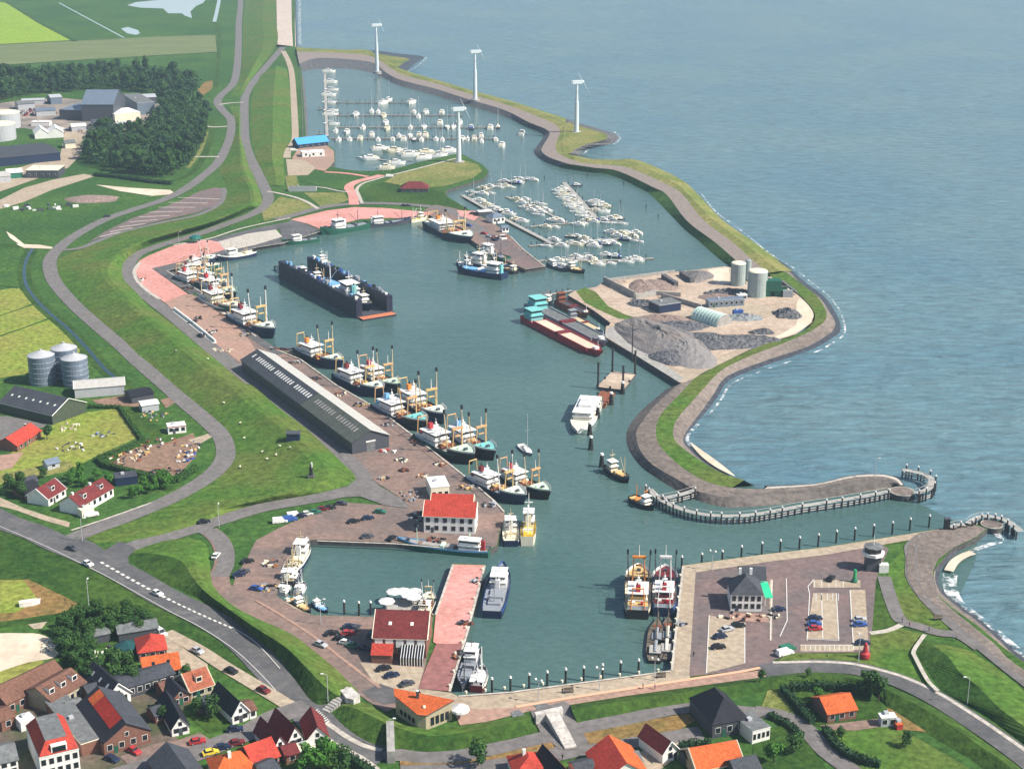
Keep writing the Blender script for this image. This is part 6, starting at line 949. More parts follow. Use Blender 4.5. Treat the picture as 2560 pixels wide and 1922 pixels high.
# ---- village
house('house', 'white gabled house with black roof and two dark windows beside the red car', 'house', (431,1842), (474,1832), 15, 3.0, 7.6, 'v', T_DRK, WHITE, (2, 1), group=VG, trim=None); house('house', 'white gabled house with black roof by the dike road corner', 'house', (582,1812), (624,1798), 13, 3.2, 8.4, 'v', T_DRK, WHITE, (2, 1), group=VG, trim=WHITE); house('annex', 'low white annex with brown roof joined to the corner house', 'annex', (625,1799), (642,1794), 6, 2.6, 3.6, 'u', T_BRN, WHITE, (1, 1), door=False)
house('house', 'left of the three white gables with dark red roofs at the crossing', 'house', (684,1894), (720,1882), 11, 3.0, 8.0, 'v', T_MAR, WHITE, (2, 1), group=VG); house('house', 'middle one of three white gables with dark red roofs at the crossing', 'house', (722,1872), (758,1860), 11, 3.0, 8.2, 'v', T_MAR, WHITE, (2, 1), group=VG, roof2=T_OR); house('house', 'right and largest of the three white gables with dark red roofs at the crossing', 'house', (768,1866), (822,1858), 10, 2.6, 7.6, 'v', T_MAR, WHITE, (1, 1), group=VG, trim=None)
HALL = house('hall', 'brick village hall with black roof carrying a long red tiled patch', 'hall', (262,1890), (378,1856), 22, 3.8, 7.6, 'v', T_DRK, BRICKW, (4, 1), trim=None, roof2=T_SLT)
ro = [c for c in HALL[0].children if c.name.startswith('roof')][0]; Wd, Dp = HALL[1], HALL[2]; k_ = (7.6-3.8)/(Wd/2); c = MB(); x0, x1 = Wd*.22, Wd*.49; c.face([(x0, Dp*.12, 3.8+k_*x0+.30), (x1, Dp*.12, 3.8+k_*x1+.30), (x1, Dp*.74, 3.8+k_*x1+.30), (x0, Dp*.74, 3.8+k_*x0+.30)], tiles('deep_red_tiles', (0.34, 0.03, 0.02))); c.face([(x0, Dp*.745, 3.8+k_*x0+.30), (x1, Dp*.745, 3.8+k_*x1+.30), (x1, Dp*.93, 3.8+k_*x1+.30), (x0, Dp*.93, 3.8+k_*x0+.30)], T_OR); c.build('tile_patch', ro)
t, W_, D = house('workshop', 'low grey flat roofed workshop with cream edge between two village halls', 'workshop', (206,1892), (262,1874), 26, 3.6, 4, 'flat', FELT, BRICKW, (0, 0), trim=CREAM)
t, W_, D = house('hotel', 'white fronted hotel with red mansard and grey flat top at the bottom left', 'hotel', (104,1950), (202,1926), 17, 6.2, 9, 'flat', FELT, WHITE, (5, 2), trim=WHITE)
c = MB(); m = 2.2; zz = 9.4
for q in (((0, 0), (W_, 0), (W_-m, m), (m, m)), ((W_, 0), (W_, D), (W_-m, D-m), (W_-m, m)), ((W_, D), (0, D), (m, D-m), (W_-m, D-m)), ((0, D), (0, 0), (m, m), (m, D-m))): c.face([(q[0][0], q[0][1], 6.55), (q[1][0], q[1][1], 6.55), (q[2][0], q[2][1], zz), (q[3][0], q[3][1], zz)], T_RED)
c.face([(m, m, zz), (W_-m, m, zz), (W_-m, D-m, zz), (m, D-m, zz)], FELT); ro = c.build('mansard_roof', t); c = MB(); c.box(W_*.32, W_*.72, .2, 2.0, 6.6, 8.6, WHITE); c.box(W_*.35, W_*.69, .12, .3, 6.8, 8.3, GLASS); c.build('dormer', ro)
house('house', 'brown roofed row of houses with three pale dormers', 'house', (133,1786), (217,1736), 11, 4.6, 8.6, 'u', T_BRN, BRICKL, (6, 1), group=VG, dormer=3, trim=None); house('house', 'longer brown roofed row behind the dormered one at the left edge', 'house', (20,1790), (168,1716), 10, 4.4, 8.8, 'u', T_BRN, BRICKW, (6, 1), group=VG); house('house', 'black roofed house with a white framed triangular gable', 'house', (270,1772), (328,1752), 15, 3.6, 9.0, 'v', T_DRK, WHITE, (2, 1), group=VG, trim=WHITE, sky=3, skymat=SILV)
house('house', 'bright orange roofed house above the long navy shed', 'house', (362,1706), (452,1692), 9, 3.2, 7.4, 'u', T_OR, WHITE, (4, 1), group=VG, sky=2); house('house', 'red hipped house with dark gable just behind the bright orange one', 'house', (348,1656), (418,1646), 9, 3.6, 7.8, 'hip', T_RED, BRICKW, (3, 1), group=VG); house('shed', 'long low navy roofed shed below the bright orange house', 'shed', (302,1752), (438,1710), 8, 3.4, 4.6, 'u', T_SLT, DGREY, (7, 1), door=False); house('house', 'brick red roofed house with cream verges and a white dormer', 'house', (478,1750), (534,1732), 9, 3.2, 8.2, 'u', tiles('terracotta_tiles', (0.33, 0.10, 0.055)), BRICKL, (3, 1), group=VG, trim=CREAM, dormer=1); house('shed', 'left grey garden shed in front of the dark hedge', 'shed', (222,1614), (276,1602), 5, 2.6, 3.4, 'u', FELT, DGREY, (0, 0)); house('shed', 'wide grey garden shed left of the red hipped house', 'shed', (298,1606), (396,1590), 7, 2.8, 3.8, 'u', FELT, DGREY, (0, 0))
house('house', 'dark tiled small house amid gardens with a white post outside', 'house', (430,1770), (478,1756), 8, 3, 6.4, 'v', T_DRK, BRICKW, (2, 1), group=VG)
p = P(318,1632); t = thing('garden_pavilion', 'hexagonal dark green glass roofed pavilion in the walled garden', 'pavilion', p); c = MB(); c.lathe([(3.4, 0), (3.4, 2.4)], GLASS, 6); c.build('wall', t); c = MB(); c.lathe([(3.8, 2.4), (3.6, 2.6), (.3, 4.0)], mat('green_glass', (0.02, 0.07, 0.075), .2), 6); c.build('roof', t)
house('house', 'navy roofed house cut off by the bottom edge below the yellow car', 'house', (420,2000), (520,1970), 14, 4.2, 9.6, 'v', T_SLT, BRICKW, (2, 1), group=VG); house('house', 'orange hipped house at the bottom edge beside the yellow car', 'house', (540,1968), (640,1946), 9, 3.6, 8.4, 'hip', T_OR, WHITE, (3, 1), group=VG, chim=((.45, .4),)); house('house', 'dark red roofed house between the orange hipped one and the three gables', 'house', (636,1936), (700,1912), 9, 3.4, 8, 'u', T_RED, BRICKW, (3, 1), group=VG)
house('annex', 'small white flat annex in the yard behind the three gables', 'annex', (752,1900), (790,1890), 4, 2.4, 3, 'flat', CREAM, WHITE, (1, 1), trim=WHITE, door=False)
house('house', 'red hipped house at the bottom edge left of the stairs', 'house', (1288,1966), (1372,1956), 9, 3.6, 8.2, 'hip', T_RED, WHITE, (3, 1), group=VG, chim=((.4, .6),)); house('house', 'black roofed house with orange edge at the bottom, below the stairs', 'house', (1386,1990), (1440,1975), 12, 3.6, 9.6, 'v', T_DRK, BRICKW, (2, 1), group=VG, roof2=T_OR); house('house', 'large orange roofed house with a grey skylight at the bottom edge', 'house', (1508,1980), (1620,1962), 13, 4.0, 10.0, 'v', T_RED, WHITE, (3, 1), group=VG, roof2=T_OR); house('house', 'small dark red gabled house right of the paved square', 'house', (1656,1910), (1694,1896), 10, 3.6, 7.8, 'v', T_MAR, WHITE, (1, 1), group=VG, roof2=T_OR, trim=WHITE); house('house', 'wide orange roofed house with white verges and two round roof domes', 'house', (1742,1950), (1856,1930), 10, 3.4, 8.4, 'u', T_OR, BRICKL, (4, 1), group=VG, trim=CREAM)
t, W_, D = house('villa', 'big navy slate roofed villa with steep gable beside the dry verge', 'villa', (1780,1846), (1866,1830), 14, 5.0, 12.2, 'hip', T_DRK, DGREY, (3, 1), group=VG, trim=GREY); house('annex', 'white flat roofed veranda joined to the navy villa', 'annex', (1880,1860), (1924,1848), 9, 3.6, 4, 'flat', FELT, WHITE, (4, 1), trim=WHITE, door=False, rightwin=3); house('house', 'red roofed cottage enclosed by dark hedges on the right', 'house', (2068,1808), (2140,1796), 9, 3.4, 7.0, 'u', T_OR, BRICKW, (3, 1), group=VG)
house('caravan', 'white caravan parked beyond the red roofed cottage', 'caravan', (2202,1818), (2240,1816), 2.6, 2.6, 3, 'flat', WHITE, SILV, (2, 1), trim=WHITE, door=False); house('shed', 'small red box shed touching the white caravan', 'shed', (2242,1826), (2256,1824), 2, 1.4, 2, 'flat', T_OR, RED, (0, 0), trim=RED); house('shed', 'bottom edge dark slate shed by the wide orange house', 'shed', (1840,1960), (1900,1945), 6, 3, 5, 'u', T_SLT, DGREY, (0, 0))
house('house', 'grey roofed white house cut by the left bottom corner', 'house', (-20,1950), (48,1934), 9, 5, 8.2, 'u', FELT, WHITE, (3, 2), group=VG); house('marquee', 'small white flat tent behind the mansard hotel', 'tent', (54,1830), (90,1818), 4, 2.6, 3, 'flat', WHITE, WHITE, (0, 0), trim=WHITE)
for A_, B_, d_, h_, rf, wl_, lb in (((226,1760),(262,1748),6,2.8,T_SLT,BRICKW,'small slate shed in the yard between dormered row and black roofed house'), ((180,1800),(214,1788),6,2.6,FELT,DGREY,'flat grey shed behind the mansard hotel'), ((410,1748),(440,1738),5,2.6,T_BRN,BRICKW,'small brown shed in front of the long navy shed'), ((508,1788),(536,1778),5,2.6,T_SLT,DGREY,'dark garden shed left of the corner house'), ((390,1810),(412,1802),5,2.4,T_SLT,BRICKW,'lean-to shed beside the white gabled house by the red car'), ((716,1912),(748,1902),5,2.6,T_MAR,BRICKW,'maroon shed in the dark yard behind the three gables'), ((664,1962),(700,1946),6,3.0,T_SLT,WHITE,'slate roofed annex at the bottom edge below the three gables'), ((6,1830),(40,1816),7,3.2,T_BRN,BRICKW,'brown roofed annex at the left edge above the mansard hotel'), ((90,1762),(118,1748),4,2.6,T_DRK,BRICKW,'dark lean-to in the yard between the two brown rows'), ((1568,1930),(1604,1922),5,2.4,FELT,BRICKW,'flat grey shed on the paved square by the small maroon house'), ((1444,1960),(1490,1950),6,2.8,T_SLT,WHITE,'slate shed at the bottom edge right of the stairs'), ((1720,1918),(1742,1910),4,2.4,T_DRK,DGREY,'dark shed between the small maroon and the wide orange house'), ((2096,1796),(2124,1792),3,2.2,FELT,WHITE,'white lean-to against the red roofed cottage'), ((132,1236),(158,1228),5,2.4,T_DRK,BRICKW,'dark shed behind the maroon house above the junction'), ((120,1176),(150,1168),4,2.2,TINB,SILV,'small steel trailer shed on the farm lawn')):
    house('shed', lb, 'shed', A_, B_, d_, h_, h_+1.3, 'u', rf, wl_, (1, 1), door=False)
# ---- yard on the breakwater
for (x, y, r_, h_), lb in (((1844, 714, 3.9, 11.5), 'tall white concrete silo at the back of the yard'), ((1892, 742, 5.0, 13), 'wider grey white silo nearest the green hopper')):
    p = P(x, y); p.z = 2.6; t = thing('cement_silo', lb, 'silo', p); c = MB(); c.lathe([(r_, -.2), (r_, h_)], mat('pale_render', (0.27, 0.34, 0.32), .8, (0.36, .40, .39), .4), 22); c.build('shell', t); c = MB(); c.lathe([(r_+.1, h_), (r_*.9, h_+.5), (.4, h_+.9)], CREAM, 22); c.build('roof', t); c = MB(); c.path([(r_+.1, 0, 0), (r_+.1, 0, h_+1)], .12, DGREY, 4); c.build('ladder', t)
p = P(1930, 742); t = thing('batching_plant', 'dark green mixing plant with hopper and conveyor beside the silos', 'machine', (p.x, p.y, 2.6)); c = MB(); c.box(-4, 4, -3, 3, 3, 8.5, GREEN_H); c.build('hopper', t); c = MB(); [c.tube((x, y, 0), (x, y, 3), .3, .3, GREEN_H, 4) for x in (-3.6, 3.6) for y in (-2.6, 2.6)]; c.box(-3.8, 3.8, -2.7, 2.7, 2.7, 3.0, GREEN_H); c.build('frame', t); c = MB(); c.tube((4, 0, 8), (13, 2, 1), .8, .8, DGREY, 4); c.build('conveyor', t)
c = MB(); c.box(-5, -1, -2, 2, 0, 4.2, GREEN_C); c.box(5, 10, -3.4, -.6, 0, 3.4, GREY); c.build('engine_house', t)
house('cabin', 'long blue grey site cabin in the middle of the yard', 'cabin', (1772,770), (1860,764), 5, 3.4, 4, 'flat', TINB, TINB, (7, 1), trim=SILV, z=2.6); house('cabin', 'dark blue box building with flat grey roof by the concrete bays', 'cabin', (1648,784), (1702,776), 10, 4, 4.4, 'flat', FELT, NAVY, (0, 0), trim=SILV, z=2.6)
p = P(1745, 826); q = P(1826, 822); d = q-P(1745, 822); t = thing('arched_shed', 'pale green half round tin shed beside the gravel heap', 'shed', (P(1778,806).x, P(1778,806).y, 2.6), R(38)); c = MB(); rr = 5.2
for y0, y1 in ((-9, 9),): c.grid([[(rr*math.cos(math.pi*i/14), y, rr*math.sin(math.pi*i/14)*1.02) for i in range(15)] for y in [y0+(y1-y0)*k/9 for k in range(10)]], TING)
c.build('shell', t)
for y in (-9.0, 9.0): c = MB(); c.face([(rr*.99*math.cos(math.pi*i/14), y*.998, rr*.99*math.sin(math.pi*i/14)*1.02) for i in range(15)], CONC); c.build('end_wall', t)
for i in range(9): c = MB(); y = -8.4+i*2.1; c.path([(rr*1.012*math.cos(math.pi*k/10), y, rr*1.03*math.sin(math.pi*k/10)) for k in range(11)], .1, WHITE, 4); c.build('rib', t)
def wallrun(label, pts, h_, th=.7, z=2.6, m=CONC, name='concrete_wall', cat_='wall'):
    c = PP(pts, z); o0 = c[0].copy(); b = MB()
    for p, q in zip(c, c[1:]): d = q-p; b.box(-th/2, d.length+th/2, -th/2, th/2, 0, h_, m, rot=math.atan2(d.y, d.x), c=p-o0)
    o = b.build(name); o.location = o0; tag(o, label, cat_); return o
wallrun('long concrete bay wall at the water side of the yard', pairs(1510,706, 1587,745), 3.2); wallrun('front concrete bay wall in the middle of the yard', pairs(1590,750, 1640,738), 3); wallrun('concrete bay wall at the far side of the yard along the water', pairs(1520,704, 1685,682), 1.6); wallrun('low concrete divider beside the sand floor in the yard', pairs(1640,738, 1700,742), 2.2); wallrun('short concrete wall running to the dark blue box building', pairs(1655,744, 1752,772), 2.4); wallrun('grey concrete block wall left inside the yard bays', pairs(1660,698, 1688,716), 2.6, 2.4, m=STONE); wallrun('grey concrete block wall right inside the yard bays', pairs(1705,690, 1728,706), 2.6, 2.4, m=STONE)
def heap(name, label, cx, cy, rx, ry, h_, m, seed, z=2.6, rough=.16, rot=0, cat_='heap'):
    rr = random.Random(seed); p = P(cx, cy); b = MB(); n, k = 26, 9; rows = []; ph = [rr.uniform(0, 6) for _ in range(5)]
    for a in range(k+1):
        f = a/k; row = []
        for i in range(n):
            an = 2*math.pi*i/n; e = 1+.13*math.sin(2*an+ph[0])+.08*math.sin(3*an+ph[1])+.05*math.sin(5*an+ph[2]); x = rx*e*(1-f)*math.cos(an); y = ry*e*(1-f)*math.sin(an)
            zz = h_*(1-(1-f)**1.6)*(1-.12*math.sin(an+ph[3]))+rr.uniform(-1, 1)*rough*(h_*.4 if 0 < a else 0)-(.3 if a == 0 else 0); row.append((x, y, max(-.3, zz)))
        row.append(row[0]); rows.append(row)
    b.grid(rows, m); o = b.build(name, smooth=False); o.location = (p.x, p.y, z); o.rotation_euler = (0, 0, R(rot)); return tag(o, label, cat_)
heap('gravel_heap', 'biggest grey gravel heap at the harbour side of the yard', 1650, 850, 16, 40, 4.6, GRAVEL, 3, rot=24, rough=.28); heap('gravel_heap', 'paler gravel heap in front of the biggest one', 1712, 880, 14, 26, 4.2, mat('pale_gravel', (0.27, 0.25, 0.24), .95, (0.19, .18, .18), .9, 6, .4, 1.4), 5, rough=.22); heap('gravel_heap', 'small black grit heap at the foot of the paler gravel', 1672, 898, 8, 13, 2.6, BOULD, 25, rough=.2); heap('gravel_heap', 'low grey stone spread along the track through the yard', 1700, 818, 16, 9, 1.6, BOULD, 26, rough=.4); heap('rubble_heap', 'pale rubble between the site cabin and the silos', 1800, 748, 12, 9, 1.5, RUBBLE, 27, rough=.5); heap('scrap_heap', 'dark machine parts along the front of the silos', 1826, 736, 14, 7, 2.2, BOULD, 28, rough=.8); heap('scrap_heap', 'dark clutter at the foot of the front bay wall', 1618, 764, 12, 6, 2.0, BOULD, 29, rough=.8); heap('boulder_heap', 'dark boulder heap right of the gravel', 1796, 858, 20, 14, 3.2, BOULD, 7, rough=.5, rot=-8); heap('boulder_heap', 'small dark boulder heap at the far right of the yard', 1966, 790, 7, 9, 3, BOULD, 9, rough=.5); heap('rubble_heap', 'reddish brown rubble heap within the concrete bays', 1606, 722, 9, 14, 3.4, RUBBLE, 11); heap('rubble_heap', 'lower brown rubble spread beside the first in the bays', 1645, 716, 10, 12, 2.2, RUBBLE, 12); heap('scrap_heap', 'black scrap heap near the lower edge of the yard', 1905, 834, 6, 5, 1.8, BOULD, 13, rough=.6); heap('scrap_heap', 'dark machinery scraps beside the half round shed', 1850, 800, 12, 5, 2.4, mat('scrap', (0.10, 0.13, 0.16), .8, (0.35, .36, .36), 1.2), 14, rough=.8); heap('earth_mound', 'brown earth mound on the rough ground below the wood', 225, 498, 18, 10, 2.4, RUBBLE, 15, z=2.1)
house('shed', 'low green shed between silos and the dam path in the yard', 'shed', (1936,742), (1968,740), 8, 5, 6, 'u', T_GRN, GREEN_H, (0, 0), z=2.6); house('cabin', 'small white site cabin at the foot of the wide silo', 'cabin', (1846,752), (1868,750), 3, 2.6, 3, 'flat', WHITE, SILV, (2, 1), trim=WHITE, z=2.6); house('shed', 'rusty container by the track in the yard', 'container', (1740,796), (1762,794), 2.6, 2.6, 2.8, 'flat', RUST, RUST, (0, 0), trim=RUST, z=2.6); house('shed', 'blue container behind the half round shed', 'container', (1836,792), (1858,790), 2.6, 2.6, 2.8, 'flat', BLUE, BLUE, (0, 0), trim=BLUE, z=2.6)
p = P(1868, 712); t = thing('cement_silo', 'slim grey green silo between the two wide ones in the yard', 'silo', (p.x, p.y, 2.6)); c = MB(); c.lathe([(1.7, 2.5), (1.7, 12.5)], MATS['pale_render'], 14); c.build('shell', t); c = MB(); c.lathe([(1.8, 12.5), (.3, 13.4)], GREY, 14); c.build('roof', t); c = MB(); [c.tube((x, y, 0), (x, y, 2.6), .15, .15, GREEN_H, 4) for x in (-1.2, 1.2) for y in (-1.2, 1.2)]; c.lathe([(.3, 1.2), (1.6, 2.6)], GREEN_H, 12); c.build('frame', t)
heap('gravel_heap', 'low pale sand heap along the far bay wall', 1560, 716, 9, 12, 2.2, EARTH, 31); heap('gravel_heap', 'grey chippings heap in the bay right of the block walls', 1740, 694, 9, 14, 2.6, GRAVEL, 32, rough=.25); heap('boulder_heap', 'scattered dark blocks along the dike side of the yard', 1880, 852, 16, 7, 1.6, BOULD, 33, rough=.8); heap('rubble_heap', 'brown spoil strip between the box building and the gravel', 1660, 800, 14, 8, 1.4, RUBBLE, 34, rough=.5)
# ---- wind turbines
TW = mat('turbine_white', (0.62, 0.68, 0.70), .5)
for (x, y, yt), lb in (((943, 180, 72), 'wind turbine at the far left of the breakwater'), ((1188, 250, 138), 'wind turbine in the middle of the breakwater'), ((1441, 331, 214), 'wind turbine on the breakwater bulge'), ((1147, 405, 280), 'wind turbine on the grassy spit between the marinas')):
    p = P(x, y, 4.2 if y < 400 else 2.2); H = (y-yt)/(scl(y)*.965)
    t = thing('wind_turbine', lb, 'wind turbine', p, R(20), 'white wind turbines'); c = MB(); c.lathe([(4.2, -2), (4.2, .5), (1.7, .5)], CONC, 14); c.build('foundation', t); c = MB(); c.lathe([(1.9, .4), (1.55, H*.62), (1.2, H*.62), (.85, H-1)], TW, 12); c.build('tower', t)
    c = MB(); c.box(-4.2, 4.2, -1.3, 1.3, H-1, H+1.6, TW); c.box(-5.2, -4.2, -.8, .8, H-.6, H+1.2, TW); na = c.build('nacelle', t); c = MB(); c.ball((5.0, 0, H+.3), 1.2, TW, 8, 5); hb = c.build('hub', t)
    for an in (62, 242): c = MB(); dv = Vector((0, math.sin(R(an)), math.cos(R(an)))); e = Vector((5.2, 0, H+.3)); c.tube(e+dv, e+dv*13, .2, .06, TW, 5); c.build('blade', hb)
# ================================================================== CARS, POSTS, PEOPLE, PLANTS
from mathutils.bvhtree import BVHTree
_v = []; _f = []
for o in COL.objects:                       # the finished ground surfaces, so that things stand on them and not on a nominal height
    if o.get('kind') == 'structure' and o.type == 'MESH' and 'water' not in o.name and not o.name.startswith(('sea.', 'surf')) and o.name != 'sea':
        k = len(_v); _v += [v.co.copy() for v in o.data.vertices]; _f += [[k+i for i in q.vertices] for q in o.data.polygons]
BVH = BVHTree.FromPolygons(_v, _f)
def G(px, py):
    e = Vector((0, 0, CAMH)); p = P(px, py); h_ = BVH.ray_cast(e, (p-e).normalized()); return h_[0] if h_[0] else p
def carproto(key, m, van=False, L=4.2, W_=1.75):
    b = MB(); prof = [(-L/2, .3), (-L/2, .85), (-L*.40, .95), (L*.20, .98), (L*.47, .80), (L/2, .62), (L/2, .3)] if not van else [(-L/2, .3), (-L/2, 1.1), (L*.33, 1.1), (L*.49, .9), (L/2, .6), (L/2, .3)]
    for s in (-1, 1): b.face([(x, s*W_/2, z) for x, z in prof], m)
    for (x0, z0), (x1, z1) in zip(prof, prof[1:]+prof[:1]): b.face([(x0, -W_/2, z0), (x1, -W_/2, z1), (x1, W_/2, z1), (x0, W_/2, z0)], m)
    c = MB(); top = 1.95 if van else 1.45; zb = 1.08 if van else .93
    lo = (-L*.495, L*.30) if van else (-L*.42, L*.20); hi = (-L*.48, L*.20) if van else (-L*.30, L*.06)
    a = [(lo[0], -W_*.46, zb), (lo[1], -W_*.46, zb), (lo[1], W_*.46, zb), (lo[0], W_*.46, zb)]; d = [(hi[0], -W_*.40, top), (hi[1], -W_*.40, top), (hi[1], W_*.40, top), (hi[0], W_*.40, top)]
    for i in range(4): c.face([a[i], a[(i+1) % 4], d[(i+1) % 4], d[i]], (m if van and i != 1 else GLASS))
    r = MB(); r.face(d, m); r.face([(x, y, z-.03) for x, y, z in d], m)
    for s in (-1, 1): r.tube((lo[1], s*W_*.46, zb), (hi[1], s*W_*.40, top), .05, .05, m, 4)
    parts = [('body', b), ('cabin', c, [('car_roof', r)])]
    for x in (-L*.31, L*.31):
        for s in (-1, 1): w_ = MB(); w_.tube((x, s*W_*.42, .32), (x, s*W_*.51, .32), .32, .32, BLACK, 9); w_.tube((x, s*W_*.5, .32), (x, s*W_*.515, .32), .18, .18, SILV, 7); parts.append(('wheel', w_))
    proto(key, parts)
CARC = {'k': (BLACK, 'black'), 'n': (NAVY, 'dark blue'), 'b': (BLUE, 'blue'), 'w': (WHITE, 'white'), 's': (SILV, 'silver'), 'r': (RED, 'red'), 'g': (GREEN_C, 'green'), 'y': (YEL, 'yellow'), 'd': (DGREY, 'dark grey'), 'm': (MAROON, 'maroon')}
for k, (m, nme) in CARC.items(): carproto('car_'+k, m)
carproto('van_w', WHITE, True, 5.2, 2.0); carproto('van_b', BLUE, True, 5.2, 2.0); carproto('van_g', GREEN_C, True, 5.0, 2.0)
GC = 'parked and moving cars'
for x, y, hd, k, lb in (
 (588,1826,12,'n','dark blue car on the street below the corner house'), (494,1857,18,'r','red car parked by the white gabled house with two windows'), (527,1884,25,'y','yellow car on the village street'), (556,1871,20,'n','dark blue car between the yellow and the pinkish red car'), (592,1860,20,'m','maroon car next in line up the village street'), (659,1728,-38,'m','maroon car on the lane beside the main road'), (578,1680,-35,'k','black car halfway along the lane beside the main road'), (494,1630,-38,'s','silver car at the upper end of the village lane'), (336,1880,-40,'r','red car in the stall in front of the brick hall'), (280,1900,-30,'n','dark blue car under the brick hall gable'), (393,1486,-38,'w','white car driving on the main road'), (180,1374,-30,'d','dark grey car crossing the road junction'), (220,1412,-40,'w','white car waiting at the main road verge'), (540,1392,80,'w','white car on the loop road by the green wedge'), (510,1307,20,'k','black car on the road climbing over the dike'), (268,543,35,'k','black car on the left road beside the striped car park'), (502,842,-45,'k','black car on the harbour road beside the long white wall'),
 (619,1406,25,'k','black car, upper one at the left edge of the basin quay'), (609,1432,25,'d','dark grey car right below the upper black one on the basin quay'), (597,1440,25,'n','dark blue car, lowest of three at the left edge of the basin quay'), (641,1474,-20,'b','blue car alone on the lower basin quay'), (802,1614,-35,'s','silver car driving past the maroon roofed restaurant'), (830,1586,20,'k','black car nearest the road in front of the restaurant'), (874,1570,15,'n','dark blue car in the back row left of the restaurant'), (890,1573,70,'d','dark grey car at the right end of the back row by the restaurant'), (870,1586,10,'r','red car in the middle of the restaurant car park'), (852,1600,-15,'k','black car in the front row of the restaurant car park'), (866,1610,-20,'w','white car squeezed in the front row by the restaurant'), (884,1618,-20,'g','green car at the right of the front row by the restaurant'), (908,1624,-20,'n','dark blue car in the restaurant shadow'), (928,1588,80,'d','dark grey car against the left wall of the restaurant'),
 (960,1674,25,'k','black car, upper one on the beige triangle below the restaurant'), (980,1691,25,'n','dark blue car, middle one on the beige triangle'), (1018,1712,30,'d','dark grey car, lowest one on the beige triangle'),
 (854,1261,-10,'d','dark car alone at the top of the oval car park'), (808,1275,15,'m','maroon car in the row along the oval car park'), (824,1272,15,'k','black car next to the maroon one along the oval car park'), (788,1283,15,'g','green car in the row along the oval car park'), (768,1287,15,'w','white car left of the green one along the oval'), (752,1292,15,'n','dark blue car at the left of the row by the oval'), (884,1306,20,'k','black car, leftmost of three on the oval'), (920,1298,20,'n','dark blue car in the middle of the oval group'), (950,1282,-10,'g','green car at the right tip of the oval'), (918,1344,20,'d','dark car at the edge of the basin quay wall'), (980,1348,60,'k','black car by the bow of the long green ship'),
 (1845,1566,5,'k','black car in the top of the beige bay by the inn'), (1818,1576,25,'s','silver car in the beige bay by the inn'), (1800,1594,20,'n','dark blue car in the middle of the beige bay'), (1796,1620,10,'k','black car at the bottom of the beige bay'), (1946,1526,10,'n','dark blue car alone on the purple lane right of the inn'), (2038,1548,5,'n','upper dark blue car in the central marked bay'), (2036,1562,5,'b','blue car right above the red one in the central bay'), (2038,1574,5,'r','red car in the central marked bay'), (2150,1552,5,'s','silver car in the right marked bay'), (2150,1564,5,'b','blue car right below the silver one in the right bay'), (2156,1610,5,'n','dark blue car just above the red buoy'), (2077,1449,60,'k','black car in the top bay of the terrace car park'),
 (1182,536,0,'k','black car, left of the row on the marina pier'), (1190,536,0,'d','dark grey car, right of the row on the marina pier'), (1160,562,-30,'n','dark blue car at the trawler side of the marina pier'), (1172,566,-30,'b','blue car beside the trawler on the marina pier'), (1210,586,-30,'r','red car half way down the marina pier'), (1222,594,-30,'s','silver car below the red one on the marina pier'), (1236,602,-30,'n','dark blue car furthest down the marina pier'), (1010,516,0,'k','black car, left of two above the curved pink plaza'), (1020,516,0,'d','dark grey car, right of two above the curved pink plaza')):
    p = G(x, y); inst('car_'+k, 'parked_car', lb, 'car', (p.x, p.y, p.z+.01), R(hd), GC)
for x, y, hd, k, lb in ((724,1302,20,'b','blue van in the row by the oval car park'), (700,1306,15,'w','white van left of the blue one'), (736,1292,20,'w','white camper van right of the blue van'), (974,443,5,'w','white camper van at the junction of the pink path'), (1968,1626,25,'g','green van on the grass at the car park corner'), (1962,1636,25,'w','white van beside the green one at the car park corner'), (735,378,5,'w','white van behind the blue roofed clubhouse'), (400,1585,-45,'w','white camper van by the garden hedge'), (228,1290,25,'w','white van in front of the maroon terrace')):
    p = G(x, y); inst('van_'+k, 'parked_van', lb, 'van', (p.x, p.y, p.z+.01), R(hd), GC)
